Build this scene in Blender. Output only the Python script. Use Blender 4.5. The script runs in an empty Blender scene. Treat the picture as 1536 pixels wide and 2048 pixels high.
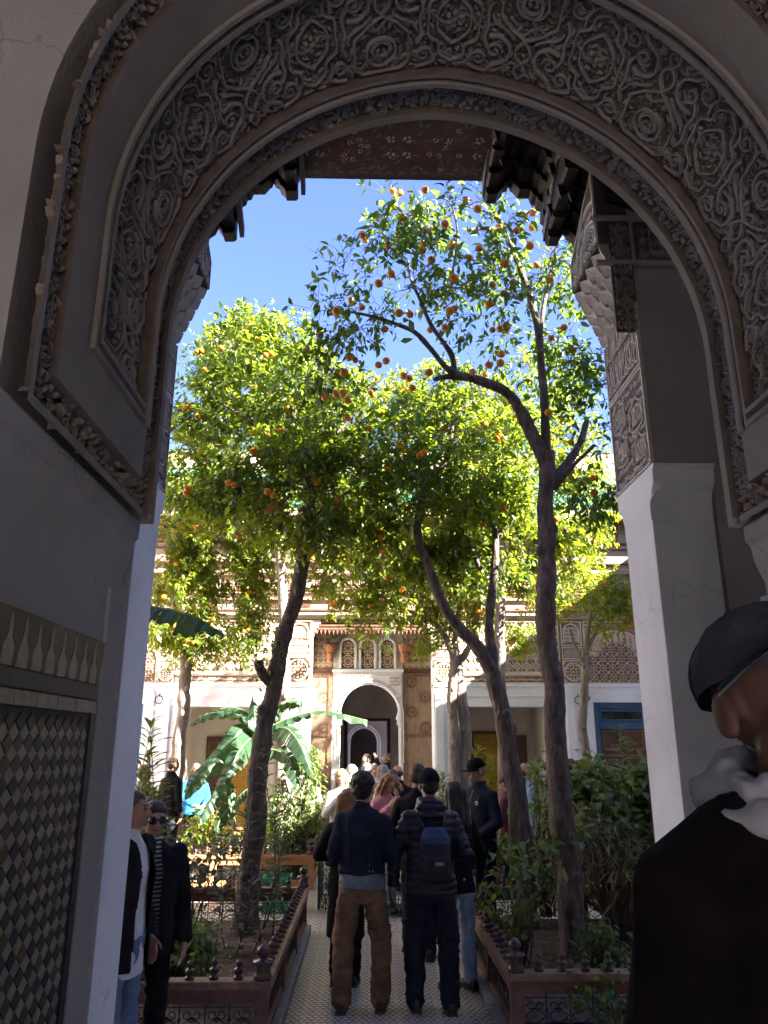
import bpy, bmesh, math, random
import numpy as np
from mathutils import Vector, Matrix, Euler, noise
random.seed(11)
rng = np.random.default_rng(11)
S = bpy.context.scene
COL = S.collection
R = math.radians
PI = math.pi

# ---------------------------------------------------------------- camera
FOC, PITCH, YAW, CAMH = 1530.0, R(16.9), R(1.24), 2.0      # focal length in pixels of the 1536 x 2048 photograph
cam = bpy.data.cameras.new('camera')
cam_o = bpy.data.objects.new('camera', cam)
COL.objects.link(cam_o)
cam.sensor_fit = 'VERTICAL'
cam.sensor_height = 24.0
cam.lens = FOC / 2048 * 24.0
cam.clip_start = 0.05
cam.clip_end = 1000
cam_o.location = (0, 0, CAMH)
cam_o.rotation_euler = (R(90) + PITCH, 0, -YAW)
S.camera = cam_o
# ---------------------------------------------------------------- sky, sun, exposure
sun_dir = Vector((0.735, -0.394, 0.551)).normalized()       # towards the sun
SUN_EL = math.asin(sun_dir.z)
world = bpy.data.worlds.new('World')
S.world = world
world.use_nodes = True
wn = world.node_tree
for n in list(wn.nodes): wn.nodes.remove(n)
sky = wn.nodes.new('ShaderNodeTexSky')
sky.sky_type = 'NISHITA'
sky.sun_disc = False
sky.sun_elevation = SUN_EL
sky.sun_rotation = math.atan2(sun_dir.x, sun_dir.y)
sky.altitude = 450
sky.air_density = 1.0
sky.dust_density = 0.4
sky.ozone_density = 4.0
bg = wn.nodes.new('ShaderNodeBackground')
bg.inputs['Strength'].default_value = 0.052
wo = wn.nodes.new('ShaderNodeOutputWorld')
tint = wn.nodes.new('ShaderNodeMix'); tint.data_type = 'RGBA'; tint.blend_type = 'MULTIPLY'; tint.inputs[0].default_value = 1.0
tint.inputs[7].default_value = (0.79, 0.72, 0.98, 1.0)
wn.links.new(sky.outputs[0], tint.inputs[6])
wn.links.new(tint.outputs[2], bg.inputs['Color'])
wn.links.new(bg.outputs[0], wo.inputs['Surface'])
sl = bpy.data.lights.new('sun', 'SUN')
sl.energy = 5.0
sl.angle = R(0.53)
sl.color = (1.0, 0.945, 0.86)
so = bpy.data.objects.new('sun', sl)
so.rotation_euler = sun_dir.to_track_quat('Z', 'Y').to_euler()
so.location = (20, -10, 20)
COL.objects.link(so)
S.view_settings.view_transform = 'Standard'
S.view_settings.look = 'None'
S.view_settings.gamma = 1.0
S.view_settings.use_curve_mapping = False
S.view_settings.exposure = 3.6
S.render.film_transparent = False
S.cycles.max_bounces = 8
S.cycles.diffuse_bounces = 5
S.cycles.glossy_bounces = 2
S.cycles.transmission_bounces = 4
S.cycles.transparent_max_bounces = 6
S.cycles.use_denoising = True

# ---------------------------------------------------------------- projection: where a point of the photograph lies at a known distance
_f = Vector((math.sin(YAW)*math.cos(PITCH), math.cos(YAW)*math.cos(PITCH), math.sin(PITCH)))
_r = Vector((math.cos(YAW), -math.sin(YAW), 0))
_u = _r.cross(_f)
def ray(px, py): return _f*FOC + _r*(px-768) + _u*(1024-py)
def W(px, py, y):                     # point at depth y
    d = ray(px, py); return Vector((0, 0, CAMH)) + d*(y/d.y)
def G(px, py, z=0.0):                 # point on a level surface
    d = ray(px, py); return Vector((0, 0, CAMH)) + d*((z-CAMH)/d.z)
def V(*a): return Vector(a)

# ---------------------------------------------------------------- materials
MATS = {}
def nodes_of(m):
    m.use_nodes = True
    nt = m.node_tree
    for n in list(nt.nodes): nt.nodes.remove(n)
    out = nt.nodes.new('ShaderNodeOutputMaterial')
    b = nt.nodes.new('ShaderNodeBsdfPrincipled')
    nt.links.new(b.outputs[0], out.inputs[0])
    return nt, b, out
def c4(c): return (c[0], c[1], c[2], 1.0)
def mat(name, c1, c2=None, scale=6.0, rough=0.7, bump=0.0, bscale=60.0, metal=0.0, detail=5.0, island=0.0, transl=None, spec=0.4, stretch=(1, 1, 1), c3=None, contrast=(0.35, 0.65), bdist=0.01, coord='pos', sheen=0, cracks=0.0):
    m = bpy.data.materials.new(name); MATS[name] = m
    nt, b, out = nodes_of(m)
    L = nt.links.new; N = nt.nodes.new
    if coord == 'pos': src = N('ShaderNodeNewGeometry').outputs['Position']
    else: src = N('ShaderNodeTexCoord').outputs['Object']
    mp = N('ShaderNodeMapping'); mp.inputs['Scale'].default_value = stretch
    L(src, mp.inputs['Vector'])
    col = None
    if c2 is not None:
        t = N('ShaderNodeTexNoise'); t.inputs['Scale'].default_value = scale; t.inputs['Detail'].default_value = detail
        t.inputs['Roughness'].default_value = 0.6
        L(mp.outputs[0], t.inputs['Vector'])
        rp = N('ShaderNodeValToRGB'); L(t.outputs[0], rp.inputs[0])
        e = rp.color_ramp.elements
        e[0].position, e[0].color = contrast[0], c4(c1)
        e[1].position, e[1].color = contrast[1], c4(c2)
        if c3 is not None:
            k = e.new(min(0.98, contrast[1]+0.12)); k.color = c4(c3)
        col = rp.outputs[0]
    if cracks:                                   # hairline cracks and rubbed stains
        tn = N('ShaderNodeTexNoise'); tn.inputs['Scale'].default_value = 3.0; tn.inputs['Detail'].default_value = 5; L(mp.outputs[0], tn.inputs['Vector'])
        av = N('ShaderNodeVectorMath'); av.operation = 'MULTIPLY_ADD'; L(tn.outputs['Color'], av.inputs[0]); av.inputs[1].default_value = (.5, .5, .5); L(mp.outputs[0], av.inputs[2])
        vo = N('ShaderNodeTexVoronoi'); vo.feature = 'DISTANCE_TO_EDGE'; vo.inputs['Scale'].default_value = 1.6; L(av.outputs[0], vo.inputs['Vector'])
        mk = N('ShaderNodeMapRange'); L(vo.outputs['Distance'], mk.inputs[0]); mk.inputs[1].default_value = 0.0; mk.inputs[2].default_value = .006; mk.inputs[3].default_value = cracks; mk.inputs[4].default_value = 0
        ms_ = N('ShaderNodeTexNoise'); ms_.inputs['Scale'].default_value = 1.1; L(mp.outputs[0], ms_.inputs['Vector'])
        m2_ = N('ShaderNodeMapRange'); L(ms_.outputs[0], m2_.inputs[0]); m2_.inputs[1].default_value = .48; m2_.inputs[2].default_value = .56
        mu = N('ShaderNodeMath'); mu.operation = 'MULTIPLY'; L(mk.outputs[0], mu.inputs[0]); L(m2_.outputs[0], mu.inputs[1])
        mx_ = N('ShaderNodeMix'); mx_.data_type = 'RGBA'; L(mu.outputs[0], mx_.inputs[0]); L(col, mx_.inputs[6]); mx_.inputs[7].default_value = c4(tuple(x*.35 for x in c1))
        col = mx_.outputs[2]
    if island:
        g = N('ShaderNodeNewGeometry')
        hs = N('ShaderNodeHueSaturation')
        mr = N('ShaderNodeMapRange'); L(g.outputs['Random Per Island'], mr.inputs[0])
        mr.inputs[3].default_value = 1-island; mr.inputs[4].default_value = 1+island
        L(mr.outputs[0], hs.inputs['Value'])
        mr2 = N('ShaderNodeMapRange'); L(g.outputs['Random Per Island'], mr2.inputs[0])
        mr2.inputs[3].default_value = 0.5+island*0.055; mr2.inputs[4].default_value = 0.5-island*0.06
        L(mr2.outputs[0], hs.inputs['Hue'])
        if col is None: hs.inputs['Color'].default_value = c4(c1)
        else: L(col, hs.inputs['Color'])
        col = hs.outputs[0]
    if col is None: b.inputs['Base Color'].default_value = c4(c1)
    else: L(col, b.inputs['Base Color'])
    b.inputs['Roughness'].default_value = rough
    b.inputs['Metallic'].default_value = metal
    b.inputs['Specular IOR Level'].default_value = spec
    if sheen: b.inputs['Sheen Weight'].default_value = sheen
    if bump:
        t = N('ShaderNodeTexNoise'); t.inputs['Scale'].default_value = bscale; t.inputs['Detail'].default_value = 6
        L(mp.outputs[0], t.inputs['Vector'])
        bp = N('ShaderNodeBump'); bp.inputs['Strength'].default_value = bump; bp.inputs['Distance'].default_value = bdist
        L(t.outputs[0], bp.inputs['Height']); L(bp.outputs[0], b.inputs['Normal'])
    if transl is not None:
        tr = N('ShaderNodeBsdfTranslucent')
        if col is None: tr.inputs['Color'].default_value = c4(transl[:3])
        else:
            mx = N('ShaderNodeMix'); mx.data_type = 'RGBA'; mx.inputs[0].default_value = 0.75
            L(col, mx.inputs[6]); mx.inputs[7].default_value = c4(transl[:3]); L(mx.outputs[2], tr.inputs['Color'])
        ms = N('ShaderNodeMixShader'); ms.inputs[0].default_value = transl[3]
        L(b.outputs[0], ms.inputs[1]); L(tr.outputs[0], ms.inputs[2]); L(ms.outputs[0], out.inputs[0])
    return m

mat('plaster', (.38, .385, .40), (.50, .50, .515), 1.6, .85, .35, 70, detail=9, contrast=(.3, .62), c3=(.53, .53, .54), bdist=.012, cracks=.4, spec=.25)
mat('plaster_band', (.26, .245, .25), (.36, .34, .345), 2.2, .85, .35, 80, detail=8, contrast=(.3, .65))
mat('plaster_white', (.66, .66, .665), (.84, .84, .84), 1.3, .8, .3, 60, detail=9, contrast=(.25, .55), cracks=.45)
mat('plaster_cream', (.66, .60, .50), (.74, .68, .58), 2, .85, .2, 70)
mat('plaster_grey', (.31, .28, .265), (.43, .39, .365), 1.4, .85, .25, 80)
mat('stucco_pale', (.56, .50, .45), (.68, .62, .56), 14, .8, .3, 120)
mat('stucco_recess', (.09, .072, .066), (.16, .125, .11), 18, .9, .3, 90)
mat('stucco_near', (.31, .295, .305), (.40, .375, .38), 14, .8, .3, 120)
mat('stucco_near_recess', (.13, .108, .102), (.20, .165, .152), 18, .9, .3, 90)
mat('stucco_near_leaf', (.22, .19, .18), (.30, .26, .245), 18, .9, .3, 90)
mat('stucco_mid', (.17, .135, .12), (.26, .20, .175), 18, .9, .3, 90)
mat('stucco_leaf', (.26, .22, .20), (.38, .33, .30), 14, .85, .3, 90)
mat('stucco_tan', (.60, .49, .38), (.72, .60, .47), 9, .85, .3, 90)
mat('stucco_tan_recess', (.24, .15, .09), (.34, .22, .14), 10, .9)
mat('wood_dark', (.022, .013, .012), (.055, .032, .026), 12, .6, .3, 60, stretch=(1, 1, 3))
mat('wood_red', (.105, .042, .028), (.19, .085, .052), 14, .42, .25, 70, stretch=(1, 1, 1), spec=.5)
mat('wood_rail', (.17, .085, .052), (.31, .18, .115), 10, .45, .3, 80, spec=.5)
mat('wood_bead', (.050, .022, .018), (.11, .048, .036), 18, .34, 0, spec=.6)
mat('wood_sunlit', (.42, .20, .08), (.55, .29, .13), 9, .5, .3, 60, stretch=(3, 3, 1))  # lighter copy of the rail wood, sunlight put into its colour
mat('wood_frieze', (.36, .25, .18), (.48, .35, .26), 8, .7, .3, 60, stretch=(.6, 1, 3))
mat('wood_frieze_dark', (.12, .055, .035), (.20, .10, .06), 8, .7, .3, 60)
mat('wood_door', (.18, .115, .065), (.28, .19, .115), 9, .6, .3, 60, stretch=(2, 1, .6))
mat('wood_door_dark', (.07, .033, .02), (.14, .07, .04), 10, .55, .3, 60)
mat('gold_lattice', (.55, .33, .045), (.72, .46, .07), 20, .5, .3, 60)
mat('gold_ground', (.36, .20, .03), (.50, .30, .05), 16, .6)
mat('paint_blue', (.030, .085, .17), (.05, .125, .23), 5, .5, .2, 50)
mat('paint_navy', (.012, .022, .09), (.02, .035, .13), 5, .5)
mat('iron', (.022, .020, .020), (.045, .038, .034), 30, .5, .2, 90, metal=.4)
mat('iron_green', (.018, .045, .035), (.035, .075, .055), 30, .45, .2, 90, metal=.3)
mat('dark_void', (.012, .010, .010), None, rough=.9)
mat('soil', (.075, .045, .032), (.17, .11, .078), 9, .95, .9, 22, c3=(.23, .16, .11), bdist=.03)
mat('stone_grey', (.15, .155, .16), (.23, .235, .245), 7, .45, .2, 60)
mat('marble', (.55, .53, .48), (.70, .68, .63), 4, .35, .1, 40)
mat('floor_pale', (.54, .50, .44), (.68, .63, .56), 5, .5, .2, 40)
mat('floor_grey', (.30, .29, .28), (.40, .39, .37), 6, .5, .2, 50)
mat('ground_earth', (.24, .17, .12), (.33, .25, .18), .6, .95, .3, 4)
mat('roof_green', (.02, .17, .095), (.05, .30, .18), 5, .25, .15, 30, island=.25, spec=.6)
mat('peach_wall', (.62, .42, .33), (.70, .50, .40), 1.5, .9, .3, 20)
mat('bark', (.085, .063, .054), (.21, .165, .14), 17, .92, 1.0, 38, stretch=(1, 1, .4), c3=(.40, .36, .32), bdist=.035, detail=9)
mat('bark_grey', (.17, .13, .10), (.32, .26, .21), 14, .9, 1.0, 40, stretch=(1, 1, .3), bdist=.03, detail=8)
mat('twig', (.075, .052, .042), (.13, .10, .08), 10, .9)
mat('leaf_orange_tree', (.026, .066, .014), (.066, .125, .02), 2.2, .32, 0, island=.6, transl=(.44, .54, .025, .43), spec=.5)
mat('leaf_dark', (.030, .070, .014), (.065, .125, .022), 2.2, .35, 0, island=.55, transl=(.34, .48, .03, .4), spec=.5)
mat('leaf_bright', (.038, .085, .014), (.095, .155, .02), 2, .35, 0, island=.6, transl=(.56, .62, .02, .46), spec=.5)
mat('leaf_shrub', (.065, .115, .038), (.14, .20, .070), 4, .4, 0, island=.45, transl=(.34, .44, .08, .35))
mat('leaf_oleander', (.05, .075, .040), (.11, .14, .075), 4, .45, 0, island=.45, transl=(.22, .28, .07, .25))
mat('leaf_grey', (.12, .15, .10), (.20, .23, .16), 4, .5, 0, island=.4, transl=(.24, .28, .12, .2))
mat('leaf_dry', (.15, .16, .075), (.27, .27, .14), 4, .6, 0, island=.4, transl=(.3, .25, .1, .25))
mat('banana_leaf', (.018, .048, .024), (.04, .082, .038), 5, .42, .3, 30, transl=(.16, .30, .04, .22))
mat('banana_stem', (.16, .19, .07), (.26, .24, .11), 8, .5, .2, 40)
mat('banana_rib', (.22, .30, .12), None, rough=.5)
mat('orange_peel', (.72, .20, .012), (.85, .30, .02), 6, .42, .25, 160, bdist=.002, coord='obj')
mat('terracotta', (.40, .16, .075), (.52, .25, .13), 9, .8)
mat('crate_green', (.03, .30, .17), (.05, .38, .22), 4, .4)
mat('pigeon_grey', (.14, .15, .17), (.30, .31, .33), 20, .7)
mat('glass_dark', (.02, .022, .025), None, rough=.08, spec=.8)
mat('mirror_pale', (.38, .37, .33), (.46, .45, .40), 3, .6)

# ---------------------------------------------------------------- mesh building
ORG = {}                              # world origin of each thing
class MB:
    def __init__(s): s.v, s.f, s.m = [], [], []
    def add(s, vs, fs, m=0):
        k = len(s.v); s.v.extend([tuple(x) for x in vs]); s.f.extend([tuple(i+k for i in f) for f in fs]); s.m.extend([m]*len(fs)); return s
    def box(s, x0, x1, y0, y1, z0, z1, m=0):
        return s.add([(x0,y0,z0),(x1,y0,z0),(x1,y1,z0),(x0,y1,z0),(x0,y0,z1),(x1,y0,z1),(x1,y1,z1),(x0,y1,z1)],
                     [(0,3,2,1),(4,5,6,7),(0,1,5,4),(1,2,6,5),(2,3,7,6),(3,0,4,7)], m)
    def prism(s, poly, axis, a0, a1, m=0):            # polygon extruded along an axis ('x': poly in y,z; 'y': x,z; 'z': x,y)
        n = len(poly)
        def P(p, a): return (a,p[0],p[1]) if axis == 'x' else ((p[0],a,p[1]) if axis == 'y' else (p[0],p[1],a))
        area = sum(poly[i][0]*poly[(i+1) % n][1]-poly[(i+1) % n][0]*poly[i][1] for i in range(n))
        if (area < 0) != (axis == 'y'): poly = poly[::-1]
        vs = [P(p, a0) for p in poly] + [P(p, a1) for p in poly]
        fs = [tuple(range(n))[::-1], tuple(range(n, 2*n))] + [(i, (i+1) % n, n+(i+1) % n, n+i) for i in range(n)]
        return s.add(vs, fs, m)
    def tube(s, pts, rad, seg=6, m=0, cap=True, flat=1.0):
        pts = [Vector(p) for p in pts]; n = len(pts)
        if not hasattr(rad, '__len__'): rad = [rad]*n
        t0 = (pts[1]-pts[0]).normalized()
        a = t0.orthogonal().normalized()
        vs = []
        for i, p in enumerate(pts):
            t = (pts[min(i+1, n-1)]-pts[max(i-1, 0)])
            t = t.normalized() if t.length > 1e-9 else t0
            a = (a - t*a.dot(t)); a = a.normalized() if a.length > 1e-6 else t.orthogonal().normalized()
            b = t.cross(a)
            for k in range(seg):
                q = 2*PI*k/seg
                vs.append(p + a*(rad[i]*math.cos(q)) + b*(rad[i]*flat*math.sin(q)))
        fs = [(i*seg+k, i*seg+(k+1) % seg, (i+1)*seg+(k+1) % seg, (i+1)*seg+k) for i in range(n-1) for k in range(seg)]
        if cap: fs += [tuple(range(seg))[::-1], tuple((n-1)*seg+k for k in range(seg))]
        return s.add(vs, fs, m)
    def lathe(s, prof, seg=10, loc=(0,0,0), m=0):     # prof: (radius, z)
        vs = [(loc[0]+r*math.cos(2*PI*k/seg), loc[1]+r*math.sin(2*PI*k/seg), loc[2]+z) for r, z in prof for k in range(seg)]
        n = len(prof)
        fs = [(i*seg+k, i*seg+(k+1) % seg, (i+1)*seg+(k+1) % seg, (i+1)*seg+k) for i in range(n-1) for k in range(seg)]
        fs += [tuple(range(seg))[::-1], tuple((n-1)*seg+k for k in range(seg))]
        return s.add(vs, fs, m)
    def ball(s, c, rx, ry=None, rz=None, seg=10, ring=7, m=0, rot=None):
        ry = ry or rx; rz = rz or rx
        vs = []
        for i in range(ring+1):
            th = PI*i/ring
            for k in range(seg):
                ph = 2*PI*k/seg
                p = Vector((rx*math.sin(th)*math.cos(ph), ry*math.sin(th)*math.sin(ph), rz*math.cos(th)))
                if rot is not None: p = rot @ p
                vs.append(p+Vector(c))
        fs = [(i*seg+k, (i+1)*seg+k, (i+1)*seg+(k+1) % seg, i*seg+(k+1) % seg) for i in range(ring) for k in range(seg)]
        return s.add(vs, fs, m)
    def sheet(s, fn, us, vs_, m=0):                   # grid surface fn(u,v)
        a, b = len(us), len(vs_)
        vv = [fn(u, v) for u in us for v in vs_]
        return s.add(vv, [(i*b+j, (i+1)*b+j, (i+1)*b+j+1, i*b+j+1) for i in range(a-1) for j in range(b-1)], m)
    def ribbon(s, pts, w, h, fn, m=0, closed=False, base=-0.002):   # raised strip along pts (u,v) carried on the surface fn(u,v,height)
        n = len(pts)
        vs = []
        for i in range(n):
            if closed: a, b = pts[i-1], pts[(i+1) % n]
            else: a, b = pts[max(i-1, 0)], pts[min(i+1, n-1)]
            dx, dy = b[0]-a[0], b[1]-a[1]; l = math.hypot(dx, dy) or 1
            nx, ny = -dy/l, dx/l
            u, v = pts[i]
            ww = w if not hasattr(w, '__len__') else w[i]
            for o, hh in ((-1, base), (-.74, h), (.74, h), (1, base)):
                vs.append(fn(u+nx*ww*o, v+ny*ww*o, hh))
        fs = []
        for i in range(n if closed else n-1):
            j = (i+1) % n
            for k in range(3): fs.append((i*4+k, i*4+k+1, j*4+k+1, j*4+k))
        return s.add(vs, fs, m)
    def leafblob(s, poly, h, fn, m=0, mid=1.6):        # filled raised shape, poly in (u,v)
        n = len(poly)
        cu = sum(p[0] for p in poly)/n; cv = sum(p[1] for p in poly)/n
        vs = [fn(p[0], p[1], -0.002) for p in poly] + [fn(cu+(p[0]-cu)*.8, cv+(p[1]-cv)*.8, h) for p in poly] + [fn(cu, cv, h*mid)]
        fs = [(i, (i+1) % n, n+(i+1) % n, n+i) for i in range(n)] + [(n+i, n+(i+1) % n, 2*n) for i in range(n)]
        return s.add(vs, fs, m)
    def mesh(s, name, mats, smooth=False, org=(0, 0, 0)):
        me = bpy.data.meshes.new(name)
        o = Vector(org)
        me.from_pydata([(v[0]-o.x, v[1]-o.y, v[2]-o.z) for v in s.v], [], s.f)
        if not isinstance(mats, (list, tuple)): mats = [mats]
        for m in mats: me.materials.append(MATS[m])
        if len(mats) > 1: me.polygons.foreach_set('material_index', s.m)
        if smooth: me.polygons.foreach_set('use_smooth', [True]*len(me.polygons))
        me.update()
        return me
    def build(s, name, mats, parent=None, smooth=False, kind=None, recalc=False, bevel=0, org=None):
        if org is None: org = ORG[parent.name] if parent is not None else Vector((0, 0, 0))
        me = s.mesh(name, mats, smooth, org)
        if recalc or bevel:
            bm = bmesh.new(); bm.from_mesh(me)
            bmesh.ops.recalc_face_normals(bm, faces=bm.faces[:])
            bm.to_mesh(me); bm.free()
        o = link(name, me, parent)
        if parent is None or (o.parent and (org - ORG[parent.name]).length > 1e-9):
            o.location = Vector(org) - (ORG[parent.name] if parent is not None else Vector((0, 0, 0)))
        ORG[o.name] = Vector(org)
        if kind: o['kind'] = kind
        if bevel:
            b = o.modifiers.new('bevel', 'BEVEL'); b.width = bevel; b.segments = 2; b.limit_method = 'ANGLE'; b.harden_normals = False
        return o
def link(name, me, parent=None):
    o = bpy.data.objects.new(name, me); COL.objects.link(o)
    if parent is not None: o.parent = parent
    return o
def thing(name, label, cat, loc=(0, 0, 0), group=None, rotz=0.0):
    o = bpy.data.objects.new(name, None); COL.objects.link(o)
    o.location = loc; o.rotation_euler = (0, 0, rotz); o.empty_display_size = .1
    o['label'] = label; o['category'] = cat
    if group: o['group'] = group
    ORG[o.name] = Vector(loc)
    return o
def tag(o, label, cat, group=None):
    o['label'] = label; o['category'] = cat
    if group: o['group'] = group
    return o
def piece(name, me, parent, loc, rot=(0, 0, 0), sc=(1, 1, 1)):      # a part that shares mesh data; loc in world
    o = link(name, me, parent)
    o.location = Vector(loc) - ORG[parent.name]
    o.rotation_euler = rot; o.scale = sc
    return o
def copy_tree(o, parent=None):
    c = o.copy(); COL.objects.link(c)
    if parent is not None: c.parent = parent
    ORG[c.name] = ORG.get(o.name, Vector())
    for ch in list(o.children): copy_tree(ch, c)
    return c
def lin(a, b, n): return [a+(b-a)*i/(n-1) for i in range(n)]
def smooth_path(pts, per=6):          # Catmull-Rom
    pts = [Vector(p) for p in pts]; out = []
    for i in range(len(pts)-1):
        p0, p1, p2, p3 = pts[max(i-1, 0)], pts[i], pts[i+1], pts[min(i+2, len(pts)-1)]
        for k in range(per):
            t = k/per
            out.append(.5*((2*p1)+(p2-p0)*t+(2*p0-5*p1+4*p2-p3)*t*t+(3*p1-p0-3*p2+p3)*t**3))
    out.append(pts[-1]); return out
# ================================================================ the room the photograph is taken from, and its carved arch
RZ = 0.40                                              # floor of the room, two steps above the court
ground = MB().add([(-400,-400,-.06),(400,-400,-.06),(400,400,-.06),(-400,400,-.06)], [(0,1,2,3)]).build('ground', 'ground_earth', kind='structure')
mb = MB(); mb.box(-3, 4, -5, 2.02, -.05, RZ); mb.box(-.62, 1.05, 2.02, 2.34, -.05, .2)
mb.build('room_floor', 'floor_grey', kind='structure')
mb = MB(); mb.box(-3.2, 4.2, -5.2, 1.9, 5.2, 5.4); mb.build('room_ceiling', 'wood_dark', kind='structure')
mb = MB()
mb.box(-3.2, -3, -5.2, .9, RZ, 5.2); mb.box(4, 4.2, -5.2, .9, RZ, 5.2)
mb.box(-3, -1.0, -5.2, -5, RZ, 5.2); mb.box(1.6, 4, -5.2, -5, RZ, 5.2); mb.box(-1.0, 1.6, -5.2, -5, 3.0, 5.2)  # rear opening added and sized to let fill light into the room
tag(mb.build('room_wall', 'plaster'), 'plain plaster walls of the dark room behind the carved arch', 'wall')

ACX, AHW, AZS, AZB = 0.202, 0.802, 3.09, 2.56
AOFF = 0.05
def arch_path(grow=0.0, n=40, zb=AZB):
    r = AHW + AOFF + grow
    a1 = math.acos(AOFF/r)
    L = [(ACX+AOFF-r, zb), (ACX+AOFF-r, (zb+AZS)/2)]
    L += [(ACX+AOFF-r*math.cos(t), AZS+r*math.sin(t)) for t in lin(0, a1, n)]
    Rr = [(2*ACX-x, z) for x, z in L[::-1]]
    return L + Rr[1:]
class Path2:
    def __init__(s, pts):
        s.p = np.array(pts); d = np.diff(s.p, axis=0); s.l = np.hypot(d[:, 0], d[:, 1]); s.c = np.concatenate([[0], np.cumsum(s.l)]); s.L = s.c[-1]
        t = d/s.l[:, None]; tn = np.vstack([t[:1], (t[1:]+t[:-1])/2, t[-1:]]); tn /= np.linalg.norm(tn, axis=1)[:, None]
        s.n = np.stack([tn[:, 1], -tn[:, 0]], 1)          # towards the opening
    def at(s, u, h=0):
        u = min(max(u, 0), s.L)
        x = np.interp(u, s.c, s.p[:, 0]); z = np.interp(u, s.c, s.p[:, 1])
        nx = np.interp(u, s.c, s.n[:, 0]); nz = np.interp(u, s.c, s.n[:, 1]); k = math.hypot(nx, nz)
        return x+nx/k*h, z+nz/k*h
AP = Path2(arch_path())
def soffit(u, v, h=0):
    x, z = AP.at(u, h); return (x, v, z)
AL = AP.L
wall = thing('arch_wall', 'thick plain plaster wall around the carved archway, with a tiled dado below', 'wall', (ACX, 1.5, RZ))
mb = MB()                                                                       # spandrel above the arch
pl = arch_path(.035, 24)
mb.prism([(-3, AZB)] + pl + [(4, AZB), (4, 5.3), (-3, 5.3)], 'y', 1.20, 1.96)
mb.box(-3, -.634, .9, 1.96, RZ, AZB); mb.box(1.046, 4, .95, 1.96, RZ, AZB)
mb.build('masonry', 'plaster', wall)
for sx in (-1, 1):                                                              # springing mouldings
    mb = MB()
    prof = [(0, 0), (0, -.045), (-.012, -.055), (-.018, -.10), (-.035, -.15), (-.044, -.155), (-.044, -.175), (-.09, -.175), (-.09, 0)]
    x0 = ACX + sx*AHW
    poly = [(x0 - sx*p[0] , AZB+p[1]) for p in prof]
    mb.prism(poly, 'y', 1.0, 1.955); mb.build('impost', 'plaster', wall, recalc=True, bevel=.008)
    mb = MB(); xx = x0 + sx*.026; mb.prism([(1.855, RZ), (1.965, RZ), (1.965, AZB-.19)] + [(1.855+.11*t, AZB-.19+.06*math.sin(PI*t)*0) for t in (1, 0)], 'x', min(xx, xx+sx*.05), max(xx, xx+sx*.05))
    mb.build('pilaster', 'plaster', wall, bevel=.006)

arch = thing('carved_arch', 'carved stucco horseshoe archway framing the whole view, its deep soffit covered in scrolling leaves', 'arch', (ACX, 1.5, AZB))
# nested bands of the soffit: (distance from the near edge) -> height
def hgt(u, v):
    dn = min(v-1.20, min(u, AL-u))
    if v > 1.968 - .03: return .030, 0
    if dn < .02: return .020, 0
    if dn < .085: return .0, 1
    if v > 1.842: return .004, 1
    if dn < .22: return .026, 0
    if v > 1.825: return .036, 0
    if v > 1.812: return .016, 0
    if v > 1.797: return .030, 0
    if dn < .235: return .036, 0
    if dn < .252: return .012, 1
    if dn < .268: return .034, 0
    return .0, 1
def dbl(xs, e=.0012):
    o = []
    for x in xs: o += [x-e, x+e]
    return o
ub = [.02, .085, .22, .235, .252, .268]
us = sorted([0] + dbl(ub) + dbl([AL-x for x in ub]) + lin(.29, AL-.29, 90) + [AL])
vs = sorted([1.20] + dbl([1.20+x for x in ub]) + dbl([1.797, 1.812, 1.825, 1.842, 1.938]) + [1.97])
mb = MB()
P = {}
for i, u in enumerate(us):
    for j, v in enumerate(vs):
        P[i, j] = len(mb.v); h, _ = hgt(u, v); mb.v.append(soffit(u, v, h))
for i in range(len(us)-1):
    for j in range(len(vs)-1):
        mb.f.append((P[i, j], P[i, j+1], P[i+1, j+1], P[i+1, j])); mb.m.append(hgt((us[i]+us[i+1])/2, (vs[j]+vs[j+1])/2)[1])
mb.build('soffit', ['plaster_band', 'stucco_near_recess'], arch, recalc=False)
mb = MB()                                                                       # far face rim
p0, p1 = arch_path(-.030, 40), arch_path(.09, 40)
for i in range(len(p0)-1):
    a, b, c, d = p0[i], p0[i+1], p1[i+1], p1[i]
    mb.add([(a[0], 1.968, a[1]), (b[0], 1.968, b[1]), (c[0], 1.968, c[1]), (d[0], 1.968, d[1])], [(0, 1, 2, 3)])
mb.build('rim', 'plaster', arch)

def spiral(cx, cy, r, turns=1.4, a0=0.0, sgn=1, n=16, r1=.25):
    return [(cx+(r+(r*r1-r)*t)*math.cos(a0+sgn*turns*2*PI*t), cy+(r+(r*r1-r)*t)*math.sin(a0+sgn*turns*2*PI*t)) for t in lin(0, 1, n)]
def cr2(pts, per=5):
    return [(p.x, p.y) for p in smooth_path([(a, b, 0) for a, b in pts], per)]
def almond(x, y, l, w, a, n=5, hook=.25):
    up = []
    for t in lin(0, 1, n): up.append((t*l, w*math.sin(PI*t**.8)))
    dn = [(t*l, -w*.55*math.sin(PI*t)) for t in lin(1, 0, n)[1:-1]]
    o = []
    for p in up+dn:
        q = (p[0], p[1]+hook*l*(p[0]/l)**2)
        o.append((x+q[0]*math.cos(a)-q[1]*math.sin(a), y+q[0]*math.sin(a)+q[1]*math.cos(a)))
    return o
V0, V1 = 1.47, 1.795
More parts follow.
